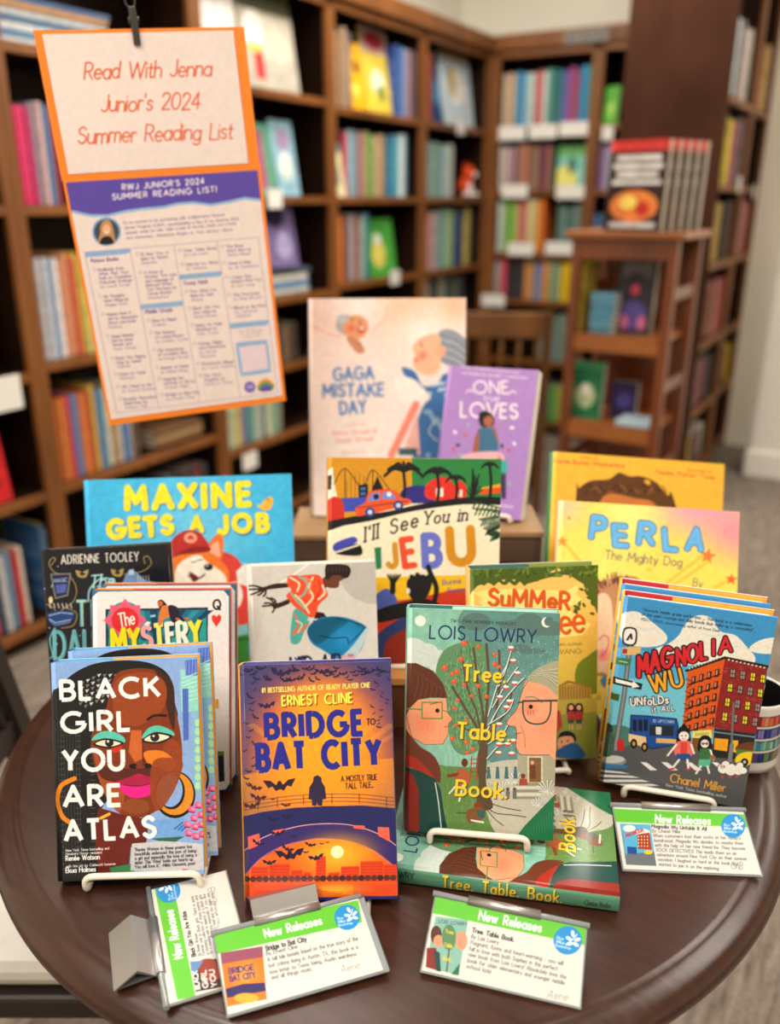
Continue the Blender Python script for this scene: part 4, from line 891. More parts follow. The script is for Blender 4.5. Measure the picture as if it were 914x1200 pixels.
# ------------------------------------------------------------------ 3  two profiles and a tree cover (standing and lying copies)
def art_tree():
    a = art_for('tree', '#82b9a6', (460, 700, 4.0), 2700); rr = random.Random(5)
    a.poly([(330, 60), (800, 60), (800, 760), (440, 760), (380, 400)], '#5b8b85', True); a.mottle(.06, 14, 3)
    for x, y, rx, ry in [(95, 250, 70, 60), (160, 270, 60, 55), (215, 300, 50, 55), (90, 330, 60, 60)]: a.ell(x, y, rx, ry, '#c6d2ca')
    a.ell(130, 110, 26, 26, '#dbe6da')
    for x, y, rx, ry in [(390, 115, 68, 42), (640, 115, 66, 40), (560, 130, 60, 22), (745, 145, 60, 36), (700, 160, 60, 20), (600, 240, 46, 22), (650, 252, 70, 12)]: a.ell(x, y, rx, ry, '#55746e')
    a.ell(722, 117, 24, 24, '#e8ede0').ell(732, 113, 21, 22, '#55746e')
    for i in range(420):
        x, y = rr.uniform(470, 775), rr.uniform(180, 740); a.ell(x, y, 2, 2, '#bcd2cc', n=6)
    a.poly([(60, 780), (250, 790), (420, 800), (450, 980), (560, 1130), (60, 1110)], '#5f8546', True); a.poly([(430, 800), (600, 760), (770, 780), (760, 1140), (520, 1130), (440, 1000)], '#bdbbaa', True)
    a.poly([(250, 690), (420, 690), (420, 800), (240, 790)], '#8cc0ac')
    for i in range(7): a.line([(250+i*25, 700), (262+i*24, 760), (255+i*25, 800)], 2, '#6a9a8a', True)
    for i in range(160):
        x, y = rr.uniform(230, 470), rr.uniform(800, 1100); a.line([(x, y), (x+rr.uniform(-4, 4), y-14)], 2, rr.choice(['#456f34', '#7fa05a', '#50803c']))
    # house, steps, bushes, small people
    a.poly([(585, 735), (775, 735), (775, 900), (590, 900)], '#a5a189'); a.poly([(632, 745), (704, 745), (704, 868), (632, 868)], '#d3c9a6').poly([(640, 752), (696, 752), (696, 866), (640, 866)], '#7c5a3a').ell(655, 775, 9, 10, '#d8a080').poly([(645, 785), (668, 785), (672, 850), (644, 850)], '#6b3c24')
    for i in range(5): a.poly([(570+i*3, 870+i*16), (700-i*3, 870+i*16), (700, 882+i*16), (568, 882+i*16)], '#d6d2c0' if i % 2 else '#8c8a78')
    for cx, cy, r in [(580, 850, 46), (520, 890, 40), (730, 890, 52), (690, 960, 38)]:
        for q in range(15):
            an = q/15*math.pi*2; a.line([(cx, cy+r*.4), (cx+r*math.cos(an), cy+r*.6*math.sin(an))], 5, '#dfe0d6'); a.line([(cx, cy+r*.4), (cx+r*.9*math.cos(an+.1), cy+r*.55*math.sin(an+.1))], 1.6, '#4a4c48')
    a.ell(612, 838, 11, 12, '#7c3020').poly([(596, 850), (630, 850), (634, 880), (592, 880)], '#a04a30')
    for x in (540, 572): a.ell(x, 900, 8, 9, '#5c5048').poly([(x-10, 908), (x+10, 908), (x+8, 945), (x-8, 945)], '#6c6c68')
    for i in range(4): a.ell(450+i*42, 800, 7, 7, '#3e6c6c').poly([(443+i*42, 806), (457+i*42, 806), (460+i*42, 850), (440+i*42, 850)], '#3e6c6c')
    # tree
    a.poly([(205, 330), (240, 250), (320, 212), (410, 205), (450, 300), (440, 500), (420, 690), (340, 740), (280, 700), (262, 600), (250, 460), (210, 400)], '#5d8a60', True)
    for i in range(520):
        an = rr.uniform(0, 6.3); q = math.sqrt(rr.random()); x, y = 345+110*q*math.cos(an), 470+250*q*math.sin(an)
        a.line([(x, y), (x+rr.uniform(-5, 5), y-rr.uniform(8, 16))], 3, rr.choice(['#476f4c', '#7ba876', '#3c6448', '#8cb884']))
    TR0 = '#5a4634'
    a.poly([(396, 985), (404, 860), (392, 790), (410, 700), (445, 700), (440, 800), (440, 880), (470, 985)], TR0, True)
    for P, w_ in [([(425, 720), (400, 620), (340, 520), (280, 420)], 12), ([(420, 720), (400, 560), (350, 420), (330, 300)], 10), ([(428, 720), (425, 560), (400, 400), (380, 240)], 11), ([(430, 720), (440, 540), (450, 380), (440, 220)], 12), ([(435, 720), (480, 560), (500, 420), (500, 250)], 11), ([(300, 600), (380, 640), (420, 720)], 7), ([(430, 650), (520, 560), (560, 450)], 8)]: a.line(P, w_, TR0, True)
    for P in [[(440, 640), (500, 520), (580, 420), (620, 380)], [(450, 560), (500, 400), (550, 300)], [(470, 520), (540, 400), (590, 330)], [(450, 600), (540, 540), (570, 480)], [(445, 760), (500, 700), (560, 680)], [(450, 690), (520, 640), (560, 560)], [(500, 420), (530, 350), (560, 250)]]: a.line(P, 6, '#3c3c38', True); a.line([(x-3, y-3) for x, y in P], 4.5, '#eceae2', True)
    for x, y in [(402, 232), (322, 290), (478, 268), (245, 330), (300, 350), (280, 360), (288, 395), (336, 410), (370, 462), (305, 482), (440, 465), (290, 520), (345, 578), (402, 415), (345, 680), (375, 712), (280, 662), (350, 728), (335, 215), (480, 315), (502, 325), (298, 600)]:
        r_ = rr.uniform(9, 15); a.ell(x, y, r_, r_*.9, '#d9502c').ell(x-3, y-3, r_*.4, r_*.4, '#ee7a4c')
    for x, y in [(555, 240), (565, 300), (585, 358), (572, 405), (532, 425), (503, 470), (534, 518), (500, 598), (548, 490), (497, 732), (558, 735), (540, 690), (500, 690), (565, 675)]:
        a.ell(x, y, 14, 11, '#c8504c').ell(x, y-6, 14, 6, '#f0efe8')
    a.line([(372, 745), (362, 860)], 5, '#a83c28').line([(400, 745), (394, 860)], 5, '#a83c28'); [a.line([(366, 760+i*20), (398, 758+i*20)], 4, '#a83c28') for i in range(5)]
    a.ell(338, 775, 15, 20, '#6b2c1c').poly([(300, 815), (345, 808), (362, 870), (300, 880)], '#b0583a', True).poly([(255, 830), (315, 820), (300, 840), (258, 846)], '#7c3a20').line([(300, 880), (265, 920)], 7, '#ece4d4').line([(330, 880), (312, 955)], 8, '#ece4d4')
    for P in [[(430, 970), (480, 1010), (560, 1020), (625, 1030)], [(435, 985), (480, 1040), (520, 1070)], [(425, 985), (400, 1010), (300, 1010)], [(440, 960), (520, 985), (600, 1000)]]: a.line(P, 4, '#473a2c', True)
    a.ell(398, 975, 18, 15, '#8a3c20').poly([(350, 1000), (420, 985), (432, 1030), (360, 1060)], '#7c5030', True).poly([(395, 1000), (430, 1000), (430, 1035), (400, 1030)], '#2f5f5a').line([(370, 1045), (425, 1055)], 9, '#ece4d4')
    # right profile
    a.poly([(617, 425), (640, 375), (690, 335), (800, 320), (800, 470), (700, 450)], '#ef9d78', True)
    a.poly([(600, 470), (615, 420), (650, 380), (800, 380), (790, 775), (765, 765), (735, 738), (600, 736), (578, 700), (582, 650), (576, 608), (548, 602), (534, 588), (545, 568), (575, 535), (592, 500)], '#ef9d78')
    a.glow(640, 520, 60, '#f06a4c', .35); a.glow(720, 600, 80, '#f2825c', .4)
    a.poly([(634, 392), (650, 355), (700, 322), (790, 306), (800, 480), (740, 430), (690, 405)], '#a3a083', True)
    for i in range(10): a.line([(645+i*5, 385-i*6), (710, 370-i*3), (790, 440-i*12)], 1.8, '#e0dcc4' if i % 2 else '#77745c', True)
    a.line([(634, 392), (612, 430), (597, 470), (592, 500), (575, 535), (545, 568), (534, 590), (548, 602), (576, 608), (582, 650), (578, 700), (600, 736), (735, 738)], 2.4, '#6b3424', True)
    a.line([(578, 640), (604, 634)], 3, '#6b3424').line([(600, 600), (618, 650), (622, 705)], 2.4, '#a0583c', True).line([(625, 468), (665, 468), (700, 492)], 6, '#8a8468', True)
    a.line([(590, 494), (612, 490)], 7, '#26443c').line([(612, 486), (780, 484)], 9, '#26443c').line([(612, 486), (612, 540), (630, 580), (670, 594), (715, 585), (738, 545), (742, 486)], 7, '#26443c', True)
    a.ell(648, 513, 10, 10, '#1a1614'); [a.line([(636+i*12, 530), (634+i*13, 548)], 2.2, '#5c3024') for i in range(3)]
    # left profile
    a.poly([(40, 540), (90, 480), (250, 474), (258, 540), (282, 572), (262, 592), (262, 640), (236, 688), (150, 690), (90, 655), (50, 620)], '#eb9a72'); a.glow(150, 590, 80, '#ea6a48', .45)
    a.poly([(40, 310), (110, 308), (190, 345), (240, 410), (258, 472), (180, 470), (120, 480), (80, 520), (62, 560), (40, 560)], '#5b2e1e')
    for i in range(14): a.line([(60+i*3, 315+i*2), (110+i*10, 360+i*6), (90+i*12, 470)], 2, '#7c452c' if i % 2 else '#3c1c14', True)
    a.poly([(40, 610), (90, 655), (130, 700), (190, 740), (222, 800), (220, 870), (170, 820), (100, 790), (40, 770)], '#6b3220', True); a.poly([(40, 735), (100, 748), (150, 790), (200, 850), (170, 850), (90, 800), (40, 790)], '#a82c1c', True)
    a.poly([(40, 790), (130, 815), (200, 850), (225, 900), (240, 1000), (262, 1115), (120, 1110), (110, 900), (40, 830)], '#15433e'); a.poly([(40, 800), (95, 830), (122, 900), (125, 1115), (40, 1115)], '#8e241a')
    a.line([(200, 870), (215, 960), (228, 1080)], 5, '#e4e4dc', True)
    a.line([(68, 522), (138, 526)], 6, '#5f8c42').line([(138, 492), (232, 492), (232, 568), (138, 568)], 6, '#5f8c42', closed=True).line([(232, 528), (262, 540)], 5, '#5f8c42').ell(210, 531, 10, 10, '#1a1412').line([(175, 502), (225, 490)], 3, '#5c3024').line([(244, 606), (258, 607)], 3, '#5c2c20')
    a.line([(64, 560), (90, 655), (150, 690), (236, 688), (262, 640), (262, 592), (282, 572), (258, 540), (254, 476)], 2.2, '#6b3424')
    a.poly([(578, 1125), (620, 1070), (770, 915), (770, 1160), (580, 1130)], '#1f7048')
    for i in range(14): a.line([(600+i*12, 1120-i*10), (606+i*12, 1130-i*4)], 2, '#3c8c60')
    a.text('TWO-TIME NEWBERY MEDALIST', (272, 116), (577, 131), 13, '#1c3040', .14, gap=.3).text('LOIS LOWRY', (174, 192), (672, 215), 62, '#15275a', .11, True, gap=.24)
    for s_, p, q in [('Tree.', (328, 386), (526, 399)), ('Table.', (302, 656), (546, 672)), ('Book.', (298, 926), (533, 941))]:
        for d, c in ((4, '#2c2c20'), (0, '#f3cb34')): a.text(s_, (p[0]+d, p[1]+d), (q[0]+d, q[1]+d), 68, c, .19, True, .1, gap=.24)
    return a.mottle(.03, 4).mat('tree_profiles_cover_print', rough=.28, coat=.4)
PT = art_tree(); k = FIT['tree']
book('standing book with two facing profiles and a fruit tree on a green cover', MM['tree'], k[6], .023, k[7], PT, '#6f9c88', '#2c6c6c', '#a8dcc4', group='two profiles and tree books', flap_w=.7)
def art_flat_spine(W, T):
    a = Art(None, W, T, 2600, '#5f9878')
    w_, h_ = a.W, a.H; a.crop(0, 0, 1); a.k = 1
    for i in range(40): a.line([(random.uniform(0, w_), random.uniform(0, h_)), (random.uniform(0, w_), random.uniform(0, h_))], 1.5, '#4c8468', al=.4)
    for d, c in ((2, '#2c2c20'), (0, '#f3cb34')): a.text('Tree. Table. Book.', (w_*.26+d, h_*.78+d), (w_*.765+d, h_*.78+d), h_*.62, c, .15, True, .09, gap=.3)
    a.text('LOIS LOWRY', (-w_*.06, h_*.55), (w_*.135, h_*.55), h_*.36, '#1c3040', .12).text('Clarion Books', (w_*.86, h_*.7), (w_*.965, h_*.7), h_*.28, '#2c4840', .12)
    return a
# the lying copy: spine towards the viewer, cover up, head of the book to the left
kf = FIT['flat']; Rf = MM['flat'].to_3x3(); TF = .0195
Xs, Ya = Rf @ Vector((1, 0, 0)), Rf @ Vector((0, 0, 1)); Nn = Vector((0, 0, 1))
Hf = .214; o_ = Vector(kf[:3]) + Xs*kf[6]
Mf = Matrix(((Ya.x, 0, -Xs.x, o_.x), (Ya.y, 0, -Xs.y, o_.y), (0, -1, 0, .7506+TF), (0, 0, 0, 1)))
sp = art_flat_spine(Hf, TF); arr = sp.a          # spine texture: u over thickness, v up the book
im = np.rot90(arr, 1)
book('lying copy of the green two-profiles book with yellow lettering on its spine', Mf, .145, TF, Hf, PT, art_mat('lying_spine_print', im, .3, .3), '#2c6c6c', '#a8dcc4', group='two profiles and tree books')
easel((.0118, .6671), .7506+TF+.0006, -.1245, .092, .27, 'white wire easel standing on the lying green book', W=.143, rail=.03, hh=.1, x_off=.51, lipz=.0195, lipy=-.0065, back=.06)
# ------------------------------------------------------------------ 4  street corner cover
def art_mag():
    a = art_for('magnolia', '#3f93cc', (680, 660, 3.906)); rr = random.Random(4)
    a.poly([(100, 380), (900, 470), (900, 900), (60, 900)], '#72c2d8'); a.poly([(100, 380), (900, 470), (900, 560), (90, 520)], '#58aad4')
    for P in [[(185, 240), (260, 222), (330, 270), (395, 330), (380, 370), (300, 385), (220, 370), (180, 330)], [(330, 400), (400, 370), (450, 330), (480, 280), (530, 240), (600, 250), (640, 310), (710, 330), (760, 380), (800, 430), (780, 460), (660, 430), (560, 460), (440, 470), (340, 450)], [(775, 385), (830, 350), (900, 345), (890, 410), (800, 410)]]: a.poly(P, '#ebe6d8', True)
    for x, y in [(260, 290), (560, 320), (640, 370), (500, 420), (850, 380)]: a.line([(x, y), (x+40, y+14), (x+80, y+8)], 5, '#cfd8dc', True)
    # street
    a.poly([(60, 1010), (95, 860), (200, 800), (800, 840), (790, 920), (760, 1160), (60, 1060)], '#565759'); a.poly([(90, 760), (160, 740), (230, 760), (230, 830), (100, 860)], '#4a7a70', True)
    for i in range(4): a.poly([(90, 945+i*22), (190+i*45, 955+i*18), (230+i*45, 965+i*18), (85, 955+i*24)], '#e8e8e4')
    for x in (275, 370, 480, 600): a.poly([(x, 910), (x+28, 912), (x+78, 948), (x+45, 948)], '#eceae4')
    # buildings
    OR = [(492, 492), (662, 436), (612, 745), (600, 800), (468, 748)]; a.poly(OR, '#d9581f'); a.poly([(662, 436), (858, 478), (805, 785), (606, 752), (612, 745)], '#8a2626')
    for i in range(150):
        x, y = rr.uniform(640, 840), rr.uniform(460, 750)
        if x < 858-(y-478)*.17 and x > 662-(y-436)*.17: a.line([(x, y), (x+9, y+2)], 2.5, rr.choice(['#a84440', '#6a1a1c', '#b85a54']))
    a.line([(486, 492), (662, 432), (862, 474)], 12, '#2c201c'); [a.ell(500+i*14, 482-i*5, 4, 4, '#e0d8c8') for i in range(11)]; [a.ell(680+i*18, 442+i*4, 5, 4, '#e0d8c8') for i in range(10)]
    for r in range(5):
        for c in range(4):
            x = 510+c*36-r*6; y = 520+r*56-c*11; a.poly([(x, y), (x+20, y-5), (x+16, y+32), (x-3, y+36)], '#3c1c18').poly([(x+3, y+3), (x+11, y+1), (x+9, y+28), (x+1, y+30)], '#c88a68')
        a.line([(494-r*7, 556+r*56), (640-r*8, 508+r*56)], 5, '#241814'); a.line([(486-r*6, 530+r*56), (520-r*6, 545+r*56), (490-r*6, 570+r*56)], 3.4, '#241814')
    lit = {(0, 2), (0, 3), (1, 0), (1, 3), (2, 0), (2, 2), (3, 0), (3, 2)}
    for r in range(4):
        for c in range(4):
            x = 690+c*46-r*12; y = 486+r*66+c*8; l = (r, c) in lit
            a.poly([(x-3, y-3), (x+23, y+1), (x+19, y+42), (x-6, y+38)], '#2c1a18').poly([(x, y), (x+19, y+3), (x+15, y+37), (x-4, y+34)], '#e8d830' if l else '#9c8c88').line([(x-2, y+18), (x+17, y+21)], 3, '#2c1a18').line([(x+8, y), (x+5, y+36)], 2, '#2c1a18')
    a.poly([(612, 755), (802, 782), (782, 905), (604, 888)], '#26262a'); a.poly([(614, 800), (678, 806), (672, 862), (612, 852)], '#f0a020').poly([(694, 810), (724, 812), (716, 868), (688, 862)], '#f0b020').line([(612, 772), (800, 796)], 7, '#6c8c9c').poly([(724, 830), (790, 820), (786, 860), (715, 858)], '#6c3c20', True).poly([(716, 850), (790, 858), (786, 880), (712, 876)], '#4c7c3c')
    a.poly([(515, 768), (600, 762), (602, 800), (512, 800)], '#e8d878').text('BAKERY', (528, 790), (590, 788), 13, '#7c8c3c', .15); a.poly([(512, 800), (600, 800), (600, 860), (512, 850)], '#7c4c28')
    a.poly([(712, 888), (740, 868), (790, 866), (784, 905), (765, 925), (715, 915)], '#f0c828', True).ell(752, 910, 17, 17, '#18181a').ell(752, 910, 7, 7, '#c8c8c4')
    # bus
    a.poly([(232, 695), (300, 698), (440, 712), (448, 745), (440, 830), (330, 850), (225, 812)], '#1e4c98').line([(232, 695), (300, 698), (440, 712), (448, 745), (440, 830), (330, 850), (225, 812), (232, 695)], 4, '#10182c').poly([(222, 780), (300, 795), (305, 850), (220, 815)], '#e8c890')
    for x in (240, 266, 290): a.poly([(x, 715), (x+18, 717), (x+18, 770), (x, 766)], '#18202c')
    a.poly([(318, 738), (428, 744), (425, 792), (316, 788)], '#242c34').poly([(345, 748), (372, 750), (370, 785), (346, 784)], '#d8d8d4').poly([(348, 800), (440, 806), (436, 826), (346, 822)], '#d8b070').text('10 UPTOWN', (332, 728), (428, 733), 13, '#c8d8e8', .16)
    for x, y in ((245, 826), (294, 842)): a.ell(x, y, 15, 22, '#141416').ell(x, y, 7, 11, '#c89848')
    # pole and signs, hydrant
    a.line([(228, 370), (200, 600), (160, 850)], 18, '#8a8c90'); a.line([(220, 370), (192, 600), (150, 850)], 3, '#26282a'); a.line([(237, 370), (210, 600), (170, 850)], 3, '#26282a')
    a.poly([(200, 298), (256, 302), (252, 372), (196, 368)], '#26282a', True).poly([(206, 305), (250, 308), (246, 366), (202, 362)], '#f0eee8', True).line([(215, 350), (232, 325), (235, 345)], 9, '#3c2420')
    a.poly([(190, 385), (280, 380), (272, 420), (192, 420)], '#d8b878').poly([(195, 392), (215, 392), (213, 414), (193, 414)], '#a83040').poly([(165, 432), (235, 438), (228, 470), (160, 462)], '#3c7c4c').line([(180, 448), (215, 455)], 4, '#e8e8e4')
    a.poly([(152, 518), (285, 552), (278, 580), (148, 552)], '#1c1c1e').poly([(160, 528), (240, 548), (242, 538), (272, 566), (236, 572), (236, 562), (162, 546)], '#f2f0ec'); a.poly([(135, 592), (180, 600), (176, 632), (132, 622)], '#3c5c2c')
    a.poly([(170, 812), (195, 806), (202, 850), (172, 856)], '#c8282c', True); a.ell(148, 905, 62, 26, '#8c9498').ell(150, 898, 52, 18, '#c8ccc8').poly([(90, 920), (205, 925), (205, 940), (95, 938)], '#3c78a8', True); a.ell(128, 760, 22, 26, '#2c3c30').poly([(108, 785), (150, 780), (150, 870), (106, 880)], '#3c5c4c', True)
    # girls and dog
    a.poly([(442, 790), (452, 755), (474, 745), (496, 758), (506, 800), (500, 820), (446, 820)], '#18161a', True).ell(474, 792, 24, 22, '#f2e8dc').ell(465, 790, 3, 3, '#1c1c1c').ell(483, 790, 3, 3, '#1c1c1c').line([(466, 802), (474, 805), (482, 802)], 2, '#a83030', True).ell(474, 745, 10, 9, '#18161a')
    a.poly([(440, 820), (505, 818), (510, 880), (436, 880)], '#e87068', True).poly([(458, 820), (490, 820), (488, 878), (458, 878)], '#d8483c').poly([(440, 872), (502, 872), (506, 902), (438, 900)], '#28508c').line([(452, 900), (422, 938)], 10, '#f2e8dc').line([(490, 900), (495, 940)], 10, '#f2e8dc').line([(440, 830), (400, 880)], 9, '#f2e8dc').line([(508, 830), (520, 870)], 9, '#f2e8dc').line([(408, 944), (428, 940)], 9, '#c83848').line([(486, 946), (505, 942)], 9, '#c83848')
    a.poly([(540, 860), (545, 805), (568, 788), (595, 800), (600, 860)], '#18161a', True).ell(570, 826, 19, 19, '#f2e8dc').line([(556, 825), (584, 825)], 3, '#2c2c2c').ell(562, 826, 7, 7, '#3c3c3c', al=.6).ell(579, 826, 7, 7, '#3c3c3c', al=.6)
    a.poly([(548, 848), (594, 848), (600, 900), (542, 900)], '#3c7044').poly([(544, 898), (598, 898), (592, 932), (538, 930)], '#5cb898').line([(552, 930), (530, 962)], 9, '#f2e8dc').line([(582, 930), (590, 960)], 9, '#f2e8dc').line([(595, 855), (610, 900)], 8, '#f2e8dc').ell(605, 890, 14, 12, '#9c6840')
    for x, y, r in [(655, 940, 26), (690, 945, 30), (725, 945, 28), (745, 950, 18), (665, 920, 18), (730, 925, 16)]: a.ell(x, y, r+3, r, '#2c2824').ell(x, y, r, r-3, '#efece4')
    for x, y, r in [(655, 940, 22), (690, 945, 26), (725, 945, 24)]: a.ell(x, y, r, r-3, '#efece4')
    a.ell(652, 932, 14, 11, '#d8ccc0').ell(646, 930, 3, 3, '#1c1c1c').ell(658, 931, 3, 3, '#1c1c1c'); [a.ell(x, 978, 8, 6, '#b84450') for x in (650, 685, 715)]
    a.line([(702, 640), (688, 900)], 9, '#6c6c70').line([(694, 830), (684, 905)], 18, '#7c7c80')
    for i, (s_, p, q, h) in enumerate([('"Absolute middle grade perfection. ... This book is a celebration', (285, 218), (783, 290), 13), ('of the quiet courage and daily bonds that make up a community!"', (280, 238), (790, 312), 13), ('-KELLY YANG, award-winning author of Front Desk', (275, 260), (637, 315), 11)]): a.text(s_, p, q, h, '#1c2c3c', .14)
    for wt_, c in ((.34, '#1c1414'), (.19, '#d42a34')):
        a.text('MAG', (268, 518), (420, 470), 88, c, wt_, gap=.3, up=(-.03, -1), jit=.05); a.text('NOL', (446, 470), (575, 436), 76, c, wt_, gap=.3, up=(-.05, -1)); a.text('IA', (610, 420), (690, 402), 68, c, wt_, gap=.4, up=(.0, -1))
    for wt_, c in ((.32, '#1c1414'), (.17, '#f0a830')): a.text('WU', (330, 592), (470, 560), 78, c, wt_, gap=.3)
    for wt_, c in ((.42, '#1c1414'), (.2, '#f4f2ec')): a.text('UNfoLDs', (232, 652), (402, 642), 34, c, wt_, gap=.3, jit=.1); a.text('it ALL', (330, 682), (430, 674), 23, c, wt_, gap=.35)
    a.text('Chanel Miller', (410, 1000), (660, 1047), 38, '#f0a93a', .13).text('New York Times bestselling author', (392, 1020), (668, 1074), 12, '#e8e6e0', .14)
    return a.mottle(.03, 4).mat('street_corner_cover_print', rough=.3, coat=.3)
PM = art_mag(); k = FIT['magnolia']
YS = '#f0b030'
book('front copy of the street scene book with red lettering and brick building', MM['magnolia'], k[6], .022, k[7], PM, YS, '#c02838', '#f2b03a', group='street scene books', flap_w=.66)
M2 = MM['magnolia'] @ Matrix.Translation((-.0035, .0245, .004)); book('rear copy of the street scene book with red lettering, behind the front copy', M2, k[6], .022, k[7], PM, YS, '#c02838', '#f2b03a', group='street scene books', flap_w=.66)
easel((.2233, .7637), .75, -.2689, .09, .1, 'cream wire easel under the street scene book at the right', W=.146, rail=.055, hh=.1, x_off=.5, lipz=.019, lipy=-.0065)
# ------------------------------------------------------------------ 5  leafy yellow cover
def art_summer():
    a = art_for('summer', '#ecc060', (530, 640, 4.8)); a.vgrad('#f2c468', '#c9ae3c', .1, .75); rr = random.Random(2)
    G = '#4a5f22'
    a.poly([(70, 100), (840, 90), (840, 390), (815, 380), (800, 340), (780, 330), (775, 290), (750, 270), (770, 230), (740, 215), (700, 190), (660, 165), (625, 160), (600, 120), (560, 140), (520, 165), (480, 200), (440, 190), (400, 200), (360, 190), (320, 185), (280, 190), (230, 215), (190, 205), (140, 225), (110, 260), (90, 300), (70, 330)], G)
    for i in range(60):
        t = i/60; x = 100+t*560; y = 205-60*max(0, math.sin((t-.55)*3)) if t > .55 else 200+10*math.sin(i); a.ell(x, y, 13, 9, G, rr.uniform(20, 100))
    for i in range(26): a.ell(690+rr.uniform(0, 120), 180+i*8, 15, 8, G, rr.uniform(0, 90))
    for i in range(60): a.ell(rr.uniform(80, 820), rr.uniform(110, 170), 16, 7, rr.choice(['#5f7a2c', '#3c4f1c', '#6c8634']), rr.uniform(0, 180))
    a.poly([(120, 262), (220, 240), (640, 250), (710, 215), (700, 270), (730, 300), (690, 330), (640, 345), (780, 440), (730, 500), (560, 520), (600, 350), (180, 340), (150, 320), (165, 290)], '#f2e285')
    for d, c in ((3, '#8a3410'), (0, '#dc5a20')):
        a.text('SuMMeR', (205+d, 332+d), (652+d, 352+d), 92, c, .19, gap=.26); a.text('at Sq', (300, 500), (590, 495), 100, c, .17); a.text('uee', (540+d, 500+d), (744+d, 476+d), 150, c, .11, gap=.13)
    a.text('AWARD-WINNING AUTHOR', (480, 566), (725, 557), 13, '#5c5020', .14).text('ANDREA WANG', (400, 616), (724, 602), 25, '#4a4424', .1)
    a.poly([(690, 720), (710, 660), (760, 620), (830, 590), (840, 800), (760, 830), (700, 790)], '#6c7c22', True); a.poly([(755, 800), (775, 800), (790, 900), (760, 900)], '#7a6a30')
    a.poly([(600, 780), (700, 775), (780, 785), (780, 880), (600, 880)], '#b08c3c'); [a.line([(605+i*16, 790), (605+i*16, 860)], 5, '#7c5c2c') for i in range(11)]; a.poly([(590, 790), (660, 770), (800, 800), (800, 790), (650, 755)], '#8c6c30')
    a.poly([(560, 870), (840, 850), (840, 960), (560, 980)], '#b9a544'); a.poly([(560, 950), (840, 930), (840, 1190), (560, 1190)], '#8c9440')
    for x in (668, 712):
        a.poly([(x-18, 890), (x+18, 890), (x+22, 950), (x-22, 950)], '#2c1c18', True).ell(x, 908, 13, 15, '#e8b088').poly([(x-20, 930), (x+20, 930), (x+24, 980), (x-22, 980)], '#b03838').poly([(x-18, 975), (x+18, 975), (x+16, 1000), (x-16, 1000)], '#3c4c3c').line([(x-8, 1000), (x-8, 1030)], 6, '#e0a880').line([(x+8, 1000), (x+8, 1030)], 6, '#e0a880')
    a.poly([(590, 920), (608, 930), (620, 1010), (590, 1050)], '#b83838')
    a.poly([(590, 1090), (610, 1050), (650, 1040), (688, 1060), (690, 1100), (600, 1110)], '#1c1c24', True).poly([(598, 1080), (670, 1070), (684, 1110), (650, 1150), (600, 1140)], '#e0a078', True).ell(615, 1100, 4, 6, '#2c1c18').ell(650, 1095, 4, 6, '#2c1c18').line([(620, 1125), (640, 1122)], 4, '#a83c30').poly([(590, 1150), (680, 1105), (730, 1140), (740, 1190), (590, 1190)], '#2c5c90', True)
    return a.mottle(.03, 5).mat('leafy_yellow_cover_print', rough=.34, coat=.2)
k = FIT['summer']; book('yellow book with dark green leaves and orange hand lettering behind the two-profiles book', MM['summer'], k[6], .026, k[7], art_summer(), '#d8b060', '#3c6c64', '#7c9030', flap_w=.5)
easel((.0897, .7973), .75, .0587, .074, .21, 'white wire easel hidden behind the leafy yellow book', W=.142, rail=.032, hh=.09, lipz=.008, back=.05)
